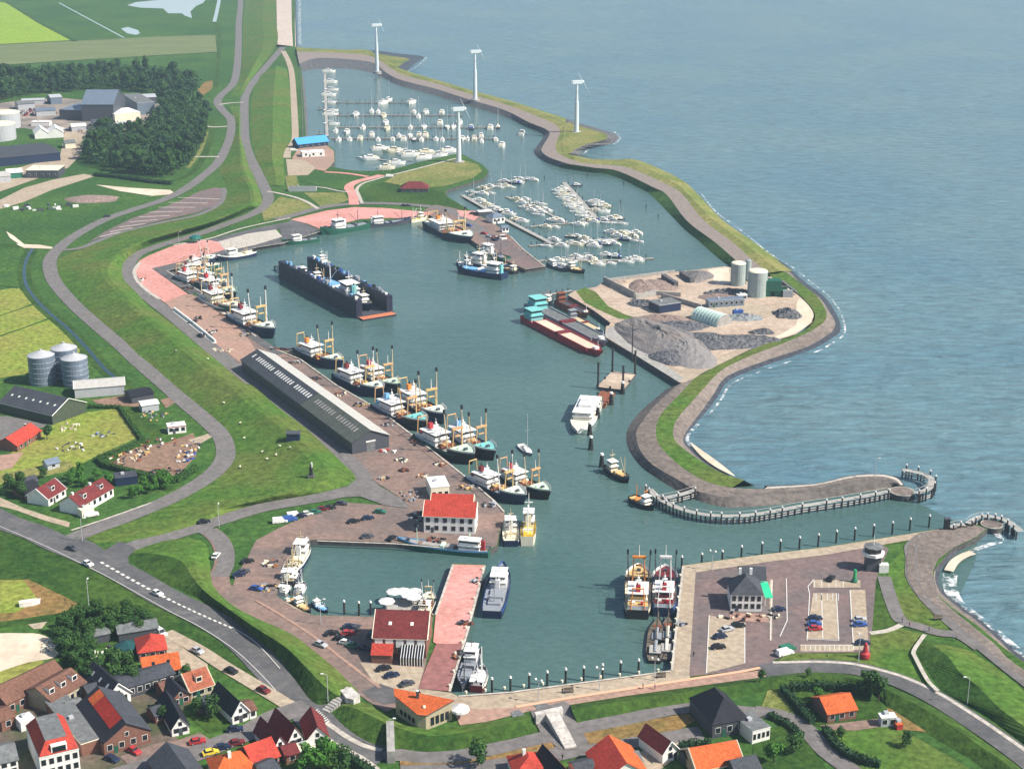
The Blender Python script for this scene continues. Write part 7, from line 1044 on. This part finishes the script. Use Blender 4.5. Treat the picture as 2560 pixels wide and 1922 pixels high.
# ---- lamp posts
b = MB(); b.tube((0, 0, -.2), (0, 0, 8), .12, .08, SILV, 6); c = MB(); c.tube((0, 0, 8), (1.2, 0, 8.3), .06, .06, SILV, 5); l_ = MB(); l_.box(.9, 1.7, -.2, .2, 8.2, 8.4, WHITE); proto('lamp', [('post', b), ('arm', c), ('lamp_head', l_)])
b = MB(); b.tube((0, 0, -.2), (0, 0, 6.5), .13, .09, SILV, 6); c = MB(); c.tube((0, -.9, 6.4), (0, .9, 6.4), .05, .05, SILV, 4); l1 = MB(); l1.ball((0, -.9, 6.7), .38, WHITE, 7, 5); l2 = MB(); l2.ball((0, .9, 6.7), .38, WHITE, 7, 5); proto('lamp2', [('post', b), ('arm', c), ('globe', l1), ('globe', l2)])
GL = 'street lamps of the harbour'
for x, y, k, rz, lb in ((1346,1754,'lamp2',60,'twin globe lamp left of the stairs on the promenade'), (1498,1724,'lamp2',60,'twin globe lamp mid way along the promenade'), (1636,1700,'lamp2',60,'twin globe lamp at the right of the promenade'), (802,1560,'lamp',0,'lamp post at the restaurant car park corner'), (222,1512,'lamp',90,'tall lamp mast beside the dry field'), (2146,1654,'lamp',90,'lamp post on the dike road behind the red buoy'), (820,1752,'lamp',180,'lamp post beside the concrete steps'), (548,1318,'lamp',90,'lamp post where the loop road meets the dike road'), (206,1352,'lamp',0,'lamp post at the tip of the dike by the junction'), (975,1866,'lamp',0,'lamp post on the verge below the orange wedge roof'), (2418,1760,'lamp',180,'lamp post on the dark green slope above the beach'), (2186,1214-16,'lamp',0,'lamp post on the sandy tip of the stone dike'), (373,742,'lamp',0,'lamp post at the dike edge of the harbour road'), (448,614,'lamp',0,'lamp post above the pink corner plaza'), (1042,556,'lamp',90,'lamp post on the curved pink plaza'), (1780,1425,'lamp2',60,'twin globe lamp on the harbour mouth terrace')):
    p = G(x, y); inst(k, 'street_lamp', lb, 'street lamp', p, R(rz), GL)
# ---- flood defence wall block on the dike, kiosk, monument, buoys
o = wallrun('thick grey concrete flood gate pillar across the road below the dike', pairs(978,1902, 976,1835), 3.4, 2.0, 2.0, CONC, 'gate_pillar', 'pillar')
wallrun('long white low wall with gear behind it along the fishing quay', pairs(436,776, 482,811, 538,857), 1.6, .7, 2.0, WHITE, 'quay_screen', 'wall')
t = thing('kiosk', 'dark blue shed with railing on the big grass dike', 'hut', G(734,1098)); c = MB(); c.box(-2.4, 2.4, -1.6, 1.6, -1.5, 2.6, NAVY); c.build('wall', t); c = MB(); c.box(-2.7, 2.7, -1.9, 1.9, 2.6, 2.9, DGREY); c.build('roof', t)
t = thing('monument', 'dark standing monument with pale top on the grass dike', 'monument', G(778,1192)); c = MB(); c.box(-1.2, 1.2, -1.2, 1.2, -1, .8, STONE); c.build('plinth', t); c = MB(); c.lathe([(.7, .8), (.55, 2.6), (.75, 3.4), (.35, 4.2), (.42, 4.7), (.1, 5.0)], BLACK, 10); c.build('figure', t); c = MB(); c.box(.1, .6, -.3, .3, 3.6, 5.6, WHITE); c.build('slab', t)
t = thing('buoy', 'big red navigation buoy standing on the car park lawn', 'buoy', G(2162,1644)); c = MB(); c.lathe([(1.3, 0), (1.5, .6), (1.4, 1.6), (.9, 2.0)], RED, 14); c.build('float', t); c = MB(); c.lathe([(.8, 2.0), (.45, 4.4), (.5, 4.5), (.1, 5.0)], RED, 10); c.build('top_mark', t)
t = thing('buoy', 'green navigation buoy at the upper edge of the car park', 'buoy', G(2136,1454)); c = MB(); c.lathe([(.9, 0), (1.0, .5), (.7, 1.2)], GREEN_C, 12); c.build('float', t); c = MB(); c.lathe([(.6, 1.2), (.5, 4.2), (.1, 4.3)], flat('buoy_green', (0.03, .35, .12)), 8); c.build('top_mark', t)
t = thing('harbour_post', 'thick black post with shadow near the southern pier head', 'post', P(2366,1324)); c = MB(); c.box(-.9, .9, -.8, .8, -.2, 4.0, BLACK); c.build('post', t); c = MB(); c.box(-1.0, 1.0, -.9, .9, 4.0, 4.3, DGREY); c.build('cap', t)
t = thing('awning', 'bright green awning along the right side of the white inn', 'awning', P(1920,1516)); c = MB(); c.box(-1.0, 1.4, 0, 11, 2.9, 3.1, flat('bright_green_canvas', (0.03, .55, .28))); c.build('canvas', t); [(lambda q: q.build('pole', t))((lambda q: (q.tube((xx, yy, 0), (xx, yy, 2.9), .06, .06, WHITE, 4), q)[1])(MB())) for xx, yy in ((-.9, .2), (1.3, .2), (-.9, 10.8), (1.3, 10.8))]
t = thing('canopy', 'dark green domed stall on the pink corner plaza', 'stall', G(489,606)); c = MB(); c.lathe([(3.6, 2.4), (3.2, 3.4), (1.2, 4.2), (.2, 4.4)], flat('dark_green_canvas', (0.01, .13, .11)), 10); c.build('canvas', t); c = MB(); c.tube((0, 0, 0), (0, 0, 2.6), .2, .2, SILV); c.build('pole', t)
b = MB(); b.tube((0, 0, 0), (0, 0, 2.7), .06, .06, WOOD, 5); c = MB(); c.lathe([(2.1, 2.3), (2.0, 2.45), (.1, 3.1)], WHITE, 8); d_ = MB(); d_.lathe([(.5, 0), (.5, .1)], CONC, 8); proto('parasol', [('pole', b), ('canopy', c), ('base', d_)])
for x, y, lb in ((986,1500,'white parasol, upper left of those by the inner basin'), (1007,1499,'white parasol, second from the left by the inner basin'), (1022,1508,'white parasol, middle one, standing lowest but one by the inner basin'), (1036,1500,'white parasol, upper right of those by the inner basin'), (1034,1513,'white parasol, lower right of those by the inner basin'), (967,1524,'white parasol against the back wall of the restaurant')):
    p = P(x, y, 1.0); inst('parasol', 'parasol', lb, 'parasol', (p.x, p.y, 1.0), 0, 'white parasols on the basin terrace', 1.25)
pontoon('terrace_pontoon', 'floating timber terrace carrying the white parasols', pairs(960,1532, 968,1494, 1046,1492, 1048,1530), WOOD, WOOD_L, False)
p = P(1150,1796); t = thing('parasol', 'large white tent canopy at the right end of the orange wedge roofed building', 'tent', p); c = MB(); c.lathe([(2.6, 2.6), (2.5, 3.2), (.3, 4.4)], WHITE, 10); c.build('canopy', t); c = MB(); c.tube((0, 0, 0), (0, 0, 2.8), .1, .1, SILV); c.build('pole', t)
b = MB(); b.box(-.9, .9, -.25, .25, .42, .5, WOOD); b.box(-.9, .9, .2, .28, .5, 1.0, WOOD); c = MB(); c.box(-.8, -.7, -.2, .2, 0, .42, DGREY); d_ = MB(); d_.box(.7, .8, -.2, .2, 0, .42, DGREY); proto('bench', [('seat', b), ('leg', c), ('leg', d_)])
for x, y, lb in ((1422,1731,'dark bench on the promenade right of the stairs'), (1653,1693,'dark bench on the promenade below the clippers'), (2345,1549,'dark bench at the beach path fork')):
    p = G(x, y); inst('bench', 'park_bench', lb, 'bench', (p.x, p.y, p.z), R(10), 'benches', 1.5)
b = MB(); b.lathe([(.35, 0), (.3, .5), (.4, .55), (.35, .75), (.1, .8)], CREAM, 8); PROTO['bollard'] = [('bollard', b.mesh('bollard'), [])]
bl = [(x, 1733-(x-1146)*.115) for x in range(1165, 1680, 48)]
for i, (x, y) in enumerate(bl):
    o = bpy.data.objects.new('bollard', PROTO['bollard'][0][1]); COL.objects.link(o); q = G(x, y+2); o.location = (q.x, q.y, q.z); tag(o, 'pale quay bollard, %s from the left on the south promenade edge' % ordn(i), 'bollard', 'quay bollards')
for i in range(9):
    t_ = i/8; q = G(1700-t_*22, 1440+t_*220); o = bpy.data.objects.new('bollard', PROTO['bollard'][0][1]); COL.objects.link(o); o.location = (q.x, q.y, q.z); tag(o, 'pale quay bollard, %s from the far end on the east quay edge' % ordn(i), 'bollard', 'quay bollards')
for i in range(9):
    t_ = i/8; q = G(1206-t_*82, 1424+t_*292); o = bpy.data.objects.new('bollard', PROTO['bollard'][0][1]); COL.objects.link(o); o.location = (q.x, q.y, q.z); tag(o, 'pale quay bollard, %s from the far end on the pink pier edge' % ordn(i), 'bollard', 'quay bollards')
# ---- people
def person(key, top, legs, hair, stride=.28):
    P_ = [(0, 0, .92), (0, 0, 1.18), (0, 0, 1.42), (0, 0, 1.53), (0, 0, 1.66), (.02, 0, 1.76)]; m = bpy.data.meshes.new('person')
    vs_ = list(P_)+[(0, .2, 1.40), (-.06, .25, 1.14), (.06, .24, .9), (0, -.2, 1.40), (.08, -.25, 1.14), (.2, -.24, .92), (0, .1, .88), (stride*.5, .1, .48), (stride*.3, .1, .05), (stride*.3+.14, .1, .03), (0, -.1, .88), (-stride*.2, -.1, .48), (-stride, -.1, .08), (-stride+.13, -.1, .03)]
    ed = [(0, 1), (1, 2), (2, 3), (3, 4), (4, 5), (2, 6), (6, 7), (7, 8), (2, 9), (9, 10), (10, 11), (0, 12), (12, 13), (13, 14), (14, 15), (0, 16), (16, 17), (17, 18), (18, 19)]
    rad = [.15, .15, .15, .06, .105, .08, .07, .05, .04, .07, .05, .04, .095, .065, .05, .045, .095, .065, .05, .045]
    m.from_pydata(vs_, ed, []); o = bpy.data.objects.new('tmp', m); COL.objects.link(o); sk = o.modifiers.new('s', 'SKIN'); o.modifiers.new('u', 'SUBSURF').levels = 1
    for i, r_ in enumerate(rad): m.skin_vertices[0].data[i].radius = (r_, r_)
    m.skin_vertices[0].data[0].use_root = True
    dg = bpy.context.evaluated_depsgraph_get(); me = bpy.data.meshes.new_from_object(o.evaluated_get(dg)); bpy.data.objects.remove(o)
    me.materials.clear(); [me.materials.append(x) for x in (SKIN, top, legs)]
    for f in me.polygons: z = f.center.z; f.material_index = 2 if z < .92 else (1 if z < 1.47 and not (z < 1.02 and abs(f.center.y) > .18) else 0)
    h_ = MB(); h_.ball((-.01, 0, 1.72), .115, hair, 8, 6, .95); PROTO[key] = [('body', me, []), ('hair', h_.mesh('hair'), [])]
person('p_blue', BLUE, DGREY, WOOD); person('p_dark', BLACK, NAVY, BLACK); person('p_red', RED, NAVY, WOOD)
for x, y, k, rz, lb in ((2255,1556,'p_dark',200,'person in dark clothes at the top of the beach path'), (2273,1567,'p_red',20,'person in red top on the beach path'), (2322,1578,'p_dark',0,'person in dark clothes at the beach path fork'), (2380,1600,'p_blue',-30,'person in blue top at the right on the beach path'), (2390,1602,'p_dark',-30,'person in dark clothes walking beside the one in blue'), (1607,1721,'p_dark',10,'person in dark clothes strolling along the promenade'), (1637,1722,'p_blue',10,'person in blue top strolling along the promenade'), (1406,1732,'p_dark',90,'person in dark clothes standing beside the promenade bench'), (1734,1640,'p_dark',80,'person in dark clothes crossing the purple lane'), (1406,1898,'p_dark',60,'person in dark clothes on the street below the stairs')):
    p = G(x, y); inst(k, 'person', lb, 'person', (p.x, p.y, p.z), R(rz), 'people walking', 1.0)
# ---- gear and clutter
def clutter(label, x, y, n, rx, ry, cols, seed, name='gear_pile', cat_='gear', s=(.3, .9), z=None, flatb=False):
    rr = random.Random(seed); p = G(x, y); t = thing(name, label, cat_, (p.x, p.y, p.z-.03 if z is None else z))
    for m in cols:
        b = MB()
        for i in range(max(1, n//len(cols))):
            a_ = rr.uniform(0, 6.28); q = rr.random()**.5; c = (math.cos(a_)*rx*q, math.sin(a_)*ry*q, 0); w = rr.uniform(*s); h_ = rr.uniform(*s)
            b.box(-w*1.4, w*1.4, -w*.6, w*.6, 0, h_*1.3, m, rot=rr.uniform(0, 3), c=c)
        o = b.build('stack', t); o['kind'] = 'stuff'
    return t
for i, (lb, x, y, n, rx, ry, cols) in enumerate((('heap of coloured scrap and crates filling the left of the earth yard', 325, 1138, 70, 7, 12, (RUST, CREAM, DGREY, OCHRE)), ('row of scrap along the right fence of the earth yard', 470, 1130, 36, 4, 12, (DGREY, WHITE, BLUE, OCHRE)), ('dark scrap along the lower edge of the earth yard', 420, 1184, 40, 9, 5, (BLACK, RUST, DGREY)), ('scrap and barrels at the top of the earth yard', 395, 1108, 30, 8, 6, (DGREY, RUST, WHITE)), ('stacked pale timber on the farm lawn', 170, 1068, 16, 5, 5, (CREAM, EARTH)), ('grey boats and frames laid up on the farm lawn', 262, 1090, 14, 5, 5, (SILV, DGREY, BLUE)), ('black fishing gear behind the long white wall, upper part', 488, 800, 26, 3, 8, (BLACK, DGREY)), ('black fishing gear and boxes behind the long white wall, lower part', 522, 832, 30, 4, 7, (BLACK, DGREY, WHITE)), ('nets and frames in front of the hall gable', 1002, 1150, 22, 2.2, 3, (BLACK, DGREY, CREAM)), ('red and white boxes against the hall gable', 968, 1128, 14, 3, 2, (RED, WHITE)), ('cafe tables and chairs left of the red roofed building', 1026, 1240, 26, 4, 6, (GREY, WOOD, WOOD_L)), ('dark crates at the left wall of the red roofed building', 1044, 1304, 26, 3, 9, (BLACK, DGREY, SILV)), ('outdoor tables in front of the white inn', 1866, 1542, 26, 10, 3, (BRICKW, CREAM, BLACK)), ('pallets and pipes in front of the factory', 220, 322, 44, 22, 16, (WHITE, DGREY, EARTH)), ('containers and drums between the factory and its tanks', 90, 282, 44, 18, 18, (SILV, DGREY, MAROON)), ('dark nets on the landing stage beyond the grey hall', 706, 874, 26, 6, 1.2, (DGREY, BLACK, MAROON)), ('stacked machines at the bend of the left road', 384, 1040, 22, 6, 6, (DGREY, SILV, OCHRE)), ('fish boxes at the far end of the grey hall', 560, 876, 18, 5, 3, (CREAM, EARTH)), ('small machinery in the garden above the maroon house', 180, 1120, 16, 6, 6, (DGREY, WHITE)), ('crates on the pink corner plaza', 360, 700, 8, 2, 4, (BLACK, WHITE)), ('nets lying on the marina pier', 1250, 596, 20, 4, 6, (DGREY, RUST, WHITE)), ('dark stones and posts on the rough ground above the meadows', 95, 520, 20, 26, 10, (DGREY, WHITE)), ('garden furniture in the walled garden', 250, 1640, 18, 6, 6, (CREAM, WHITE, DGREY)), ('rubble and timber by the sandy lot', 140, 1616, 20, 5, 4, (CREAM, TINB)))):
    clutter(lb, x, y, n, rx, ry, cols, i+20, z=2.11 if 'landing' in lb else None, s=(.22, .6) if y > 600 else (.6, 1.4))
for i, (x, y, w_, lb) in enumerate(((470,722,3,'black nets on the dark quay strip by the corner trawlers'), (560,786,3,'grey net drums on the quay by the cream decked trawler'), (612,838,3,'orange nets and boxes at the quay before the hall'), (738,906,3,'fish boxes on the quay beside the orange funnelled trawler'), (790,946,3,'black net heap on the quay beside the hall roof'), (852,986,3,'brown net heap beside the lower hall roof'), (902,1012,3,'pallets on the quay between hall and trawlers'), (968,1062,3,'net heap on the quay at the hall gable corner'), (1040,1108,3,'dark fishing gear on the quay past the hall gable'), (1100,1160,3,'boxes on the quay beside the last trawlers'), (1168,1216,3,'black nets on the quay beside the last trawler stern'), (1222,1262,3,'gear at the quay corner below the last trawlers'), (1010,1176,1.8,'pallets in the open quay square beyond the hall'), (1056,1190,1.8,'white sacks and frames in the open quay square'), (960,1196,1.6,'low pipes lying on the quay square by the road'), (1150,1290,3,'crates at the right end of the red roofed building'), (1090,1350,3,'nets in front of the red roofed building by the long green ship'), (680,1410,3,'nets and posts on the quay at the inner basin corner'), (668,1470,3,'crates on the lower basin quay by the four boats'), (1195,1452,2,'coiled ropes at the upper edge of the pink pier'), (1165,1560,2,'nets at the right edge of the pink pier'), (1150,1640,2,'fish boxes on the brick end of the pink pier'), (1700,1560,2,'coils and crates on the beige strip of the east quay'))):
    clutter(lb, x, y, 16, w_, w_*.8, ((BLACK, DGREY, RUST), (DGREY, NET, CREAM), (BLACK, GREY, OCHRE), (WOOD, DGREY, SILV))[i % 4], 90+i, s=(.25, .65))
t = thing('boat_on_trailer', 'white boat on a trailer in the dry field', 'boat', P(76,1512), R(20)); t.location.z = 2.8; h, d = hull(6.5, 2.2, .6, .9, .6, WHITE, WHITE, CREAM, .15, .8, 2.0); h.build('hull', t); d.build('deck', t); c = MB(); c.box(-2.5, 3.5, -.1, .1, -.75, -.6, DGREY); c.tube((-.6, -1, -.6), (-.6, 1, -.6), .3, .3, BLACK, 8); c.build('trailer', t)
# tall signal posts along the upper basin quay are boats' own masts; flag mast by the yard quay
t = thing('yard_mast', 'tall dark mast on the quay edge of the yard', 'mast', P(1580,906)); c = MB(); c.tube((0, 0, 0), (0, 0, 17), .3, .16, PILE, 6); c.build('pole', t); c = MB(); c.tube((0, 0, 15), (3, 0, 16), .1, .06, PILE, 4); c.build('boom', t)
b = MB(); b.ball((0, 0, .62), .42, CREAM, 8, 6, .8); 
for x in (-.25, .25):
    for y in (-.14, .14): b.tube((x, y, 0), (x, y, .45), .06, .05, BLACK, 5)
b.ball((.5, 0, .85), .2, CREAM, 6, 5); b.ball((.66, 0, .78), .12, BLACK, 6, 4); PROTO['sheep'] = [('body', b.mesh('sheep'), [])]
sp = pairs(655,1132, 690,1140, 700,1118, 668,1150, 725,1122, 610,1098, 600,1170, 560,1010, 520,900, 440,880, 600,1060)
for i, (x, y) in enumerate(sp):
    p = G(x, y); o = bpy.data.objects.new('sheep', PROTO['sheep'][0][1]); COL.objects.link(o); o.location = (p.x, p.y, p.z+.02); o.rotation_euler = (0, 0, i*1.3); tag(o, 'white sheep grazing on the big grass dike left of the grey hall', 'sheep', 'sheep on the grass dike')
# ---- trees
def crown(seed, rx, rz, n, leaf, m, lobes=7, base=.35):
    rr = random.Random(seed); b = MB(); L_ = []
    for i in range(lobes): a_ = rr.uniform(0, 6.28); q = rr.uniform(.25, .62); L_.append((math.cos(a_)*rx*q, math.sin(a_)*rx*q, rz*rr.uniform(base, .95), rx*rr.uniform(.34, .56)))
    L_.append((0, 0, rz*.75, rx*.6))
    for i in range(n):
        lx, ly, lz, lr = rr.choice(L_); u_ = Vector((rr.gauss(0, 1), rr.gauss(0, 1), rr.gauss(0, 1))).normalized(); rad = lr*rr.uniform(.72, 1.05); c = Vector((lx, ly, lz))+Vector((u_.x*rad, u_.y*rad, u_.z*rad*.9))
        nn = (u_+Vector((rr.uniform(-.7, .7), rr.uniform(-.7, .7), rr.uniform(-.4, .8)))).normalized(); a_ = nn.orthogonal().normalized(); q = nn.cross(a_); s = leaf*rr.uniform(.6, 1.3); an = rr.uniform(0, 6.28); a2 = a_*math.cos(an)+q*math.sin(an); q2 = nn.cross(a2)
        b.face([c-a2*s, c-q2*s*.7, c+a2*s, c+q2*s*.7], m)
    return b
def trunkm(h_, r_, seed):
    rr = random.Random(seed); b = MB(); b.tube((0, 0, -.3), (0, 0, h_*.5), r_, r_*.7, BARK, 7)
    for i in range(5): a_ = i*1.26+rr.uniform(-.3, .3); b.tube((0, 0, h_*.42), (math.cos(a_)*h_*.26, math.sin(a_)*h_*.26, h_*.8), r_*.5, r_*.15, BARK, 5)
    return b
for i in range(3):
    proto('wood%d' % i, [('trunk', trunkm(12, .35, i)), ('crown', crown(i+40, (4.2, 5.0, 4.6)[i], (11, 12.5, 13.6)[i], 900, .62, (LEAF_D, LEAF_M, LEAF)[i]))])
    proto('tree%d' % i, [('trunk', trunkm(7, .25, i)), ('crown', crown(i+50, 3.2, 7.4, 800, .40, LEAF))])
    proto('btree%d' % i, [('trunk', trunkm(6, .22, i)), ('crown', crown(i+60, 3.0, 6.6, 800, .36, LEAF_B))])
rr = random.Random(5)
def inpoly(x, y, pg):
    r_ = False; n = len(pg)
    for i in range(n):
        (x1, y1), (x2, y2) = pg[i], pg[i-1]
        if (y1 > y) != (y2 > y) and x < (x2-x1)*(y-y1)/(y2-y1)+x1: r_ = not r_
    return r_
def plant(pg, n, key, label, group, sc, mind, z=GZ):
    pts = []; xs = [p[0] for p in pg]; ys = [p[1] for p in pg]; tries = 0
    while len(pts) < n and tries < 9000:
        tries += 1; x, y = rr.uniform(min(xs), max(xs)), rr.uniform(min(ys), max(ys))
        if not inpoly(x, y, pg): continue
        p = P(x, y, z)
        if any((p-q).length < mind for q in pts): continue
        pts.append(p); inst('%s%d' % (key, rr.randrange(3)), 'broadleaf_tree', label, 'tree', p, rr.uniform(0, 6.28), group, (sc*rr.uniform(.8, 1.15), sc*rr.uniform(.8, 1.15), sc*rr.uniform(.8, 1.2)))
plant(pairs(-60,232, 0,205, 120,192, 260,186, 400,190, 480,205, 500,225, 480,252, 410,260, 390,236, 260,226, 140,232, 40,248, -60,262), 95, 'wood', 'tall dark tree in the belt of wood behind the factory', 'trees of the wood behind the factory', 1.3, 6.5)
plant(pairs(380,300, 440,270, 500,262, 520,285, 512,340, 496,385, 466,425, 425,448, 385,446, 300,430, 220,415, 205,385, 230,345, 290,330, 350,345), 85, 'wood', 'dark tree in the clump right of the factory', 'trees of the clump right of the factory', 1.12, 5.4)
plant(pairs(140,1610, 160,1570, 230,1535, 320,1540, 390,1568, 360,1590, 230,1600, 225,1650, 235,1690, 250,1720, 190,1700), 52, 'tree', 'dark leafy tree in the walled garden by the orange roof', 'trees of the walled garden', .72, 2.6)
plant(pairs(240,1660, 330,1670, 340,1725, 300,1735, 250,1700), 8, 'tree', 'garden tree between the orange roof and the brown rows', 'trees behind the brown rows', .8, 3.4)
plant(pairs(320,1245, 420,1195, 430,1215, 330,1255), 9, 'btree', 'bright bushy tree beside the maroon terrace', 'bushy trees by the maroon terrace', .7, 3.4)
plant(pairs(160,1190, 230,1190, 290,1215, 240,1222, 170,1212), 8, 'btree', 'bright tree behind the maroon roofed houses', 'trees behind the maroon houses', .7, 3.4)
plant(pairs(15,1225, 60,1215, 70,1250, 30,1260), 5, 'tree', 'dark tree at the left of the houses above the junction', 'trees left of the junction houses', .8, 3.2)
def wood_fill(pg, n, h_, label):            # undergrowth and the closed canopy between the single trees: nobody could count it
    b = MB(); xs = [p[0] for p in pg]; ys = [p[1] for p in pg]; k = 0; r2 = random.Random(n)
    while k < n:
        x, y = r2.uniform(min(xs), max(xs)), r2.uniform(min(ys), max(ys))
        if not inpoly(x, y, pg): continue
        k += 1; c = P(x, y)+Vector((r2.uniform(-2, 2), r2.uniform(-2, 2), h_*r2.uniform(.1, 1.0)**.6)); u_ = Vector((r2.gauss(0, 1), r2.gauss(-.2, 1), r2.gauss(.6, 1))).normalized(); a_ = u_.orthogonal().normalized()*r2.uniform(.6, 1.3); q = u_.cross(a_)*.8; b.face([c-a_, c-q, c+a_, c+q], LEAF_M if k % 3 else LEAF_D)
    o = b.build('undergrowth', recalc=False); o['kind'] = 'stuff'; o['label'] = label; o['category'] = 'undergrowth'
wood_fill(pairs(-60,232, 0,205, 120,192, 260,186, 400,190, 480,205, 500,225, 480,252, 410,260, 390,236, 260,226, 140,232, 40,248, -60,262), 16000, 10.5, 'dense dark canopy and undergrowth of the wood behind the factory')
wood_fill(pairs(380,300, 440,270, 500,262, 520,285, 512,340, 496,385, 466,425, 425,448, 385,446, 300,430, 220,415, 205,385, 230,345, 290,330, 350,345), 13000, 9.5, 'dense dark canopy and undergrowth of the clump right of the factory')
for x, y, k, s, lb in ((1195,1912,'tree0',1.0,'round dark tree on the verge at the bottom centre'), (812,1922,'btree1',1.35,'bright green tree at the bottom beside the three white gables'), (770,1935,'btree2',1.1,'left bright green tree at the bottom edge by the three gables'), (852,1930,'tree1',.9,'dark tree right of the bright green one at the bottom'), (2172,1738,'tree1',1.0,'dark tree at the far corner behind the red roofed cottage'), (2196,1752,'tree2',.9,'second dark tree behind the red roofed cottage'), (2046,1752,'btree0',.6,'small green bush tree in the cottage garden'), (2020,1690,'tree0',.35,'small shrub on the dike above the cottage'), (1900,1705,'tree2',.5,'grey green shrub on the dike right of the villa'), (1935,1905,'btree1',.9,'bright tree in the villa garden'), (1985,1880,'tree0',.8,'dark tree beside the lane in the villa garden'), (530,1795,'tree1',.8,'dark tree between the two white gabled houses'), (498,1790,'tree2',.7,'smaller dark tree beside the small dark house'), (408,1800,'tree0',.6,'dark shrub beside the white gabled house'), (470,1700,'tree2',.6,'dark shrub below the bright orange roof corner'), (490,1722,'btree0',.5,'bright shrub on the lane side of the orange house'), (2104,1850,'tree2',.5,'dark bush on the wide garden lawn'), (2264,1866,'tree1',.55,'round black green bush on the garden lawn'), (110,1195,'tree1',.55,'dark bush on the farm lawn near the red house'), (118,1100,'tree2',.8,'dark bush right of the red roofed farmhouse'), (700,1560,'tree0',.01,'x')):
    if lb == 'x': continue
    p = G(x, y); inst(k, 'broadleaf_tree' if s > .65 else 'shrub', lb, 'tree' if s > .65 else 'shrub', p, rr.uniform(0, 6), None, s)
def hedge(label, pts, wd, h_, m=LEAF_D, z=GZ, dens=5.5):
    c = PP(pts, z); o0 = c[0].copy(); b = MB(); r2 = random.Random(len(pts)*7+int(pts[0][0])); tot = 0
    for p, q in zip(c, c[1:]):
        d = q-p; n = Vector((-d.y, d.x, 0)).normalized(); L_ = d.length; b.box(0, L_, -wd*.36, wd*.36, -.2, h_*.78, m, rot=math.atan2(d.y, d.x), c=p-o0)
        for i in range(int(L_*dens*(wd+h_)*.9)):
            f = r2.random(); side = r2.random(); e = p-o0+d*f
            if side < .4: e = e+n*r2.uniform(-wd/2, wd/2)+Vector((0, 0, h_*r2.uniform(.8, 1.05)))
            else: e = e+n*(wd/2)*(1 if side < .7 else -1)*r2.uniform(.75, 1.05)+Vector((0, 0, h_*r2.uniform(0, 1)))
            nn = Vector((r2.gauss(0, 1), r2.gauss(0, 1), r2.gauss(.5, 1))).normalized(); a_ = nn.orthogonal().normalized()*.3; q_ = nn.cross(a_); b.face([e-a_, e-q_, e+a_, e+q_], m)
    o = b.build('hedge', recalc=False); o.location = o0; return tag(o, label, 'hedge')
hedge('dark hedge along the left side of the red roofed cottage garden', pairs(1955,1726, 1985,1760, 2010,1790, 2030,1812), 2.0, 2.4); hedge('dark hedge behind the red roofed cottage', pairs(1975,1726, 2060,1724, 2130,1728, 2180,1740), 2.4, 2.6); hedge('dark curving hedge below the cottage drive', pairs(2062,1828, 2082,1860, 2110,1888, 2150,1905, 2200,1918), 2.2, 2.2); hedge('short dark hedge inside the cottage garden', pairs(2004,1766, 2048,1762), 1.2, 1.4)
hedge('green hedge between farm lawn and cabin', pairs(222,1020, 300,1022, 325,1060, 352,1098, 362,1110), 1.6, 1.6, LEAF); hedge('green hedge around the left of the earth yard', pairs(362,1108, 300,1135, 245,1152, 262,1168, 330,1186, 400,1204), 2.0, 2.2, LEAF); hedge('bushy hedge along the lower edge of the earth yard', pairs(395,1208, 440,1206, 490,1175), 2.6, 2.0, LEAF); hedge('dark hedge beside the villa and the orange house', pairs(1700,1872, 1740,1866, 1778,1866), 2.2, 2.0); hedge('dark hedge at the bottom beside the dike road', pairs(850,1892, 890,1912, 930,1938), 3, 2.2); hedge('dark scrub strip under the factory wood edge', pairs(235,440, 300,446, 380,458, 430,462), 4, 2.4); hedge('green hedge on the left of the white gabled house', pairs(392,1762, 430,1790, 452,1812), 1.2, 1.4, LEAF); hedge('hedge along the lane in the villa garden', pairs(1922,1790, 1972,1816, 2004,1846), 2.0, 1.6)
# ================================================================== AIR
mb = MB(); mb.box(-7500, 7500, -380, 15500, -5.5, 300, WHITE)
hz = mb.build('haze'); tag(hz, kind='stuff')
hm = bpy.data.materials.new('haze_air'); hm.use_nodes = True; n = hm.node_tree.nodes; n.remove(n['Principled BSDF'])
pv = n.new('ShaderNodeVolumePrincipled'); pv.inputs['Color'].default_value = (0.60, 0.82, 1.0, 1); pv.inputs['Density'].default_value = 0.0001; pv.inputs['Anisotropy'].default_value = 0.1
hm.node_tree.links.new(pv.outputs[0], n['Material Output'].inputs['Volume'])
hz.data.materials.clear(); hz.data.materials.append(hm)
SC.cycles.volume_bounces = 0
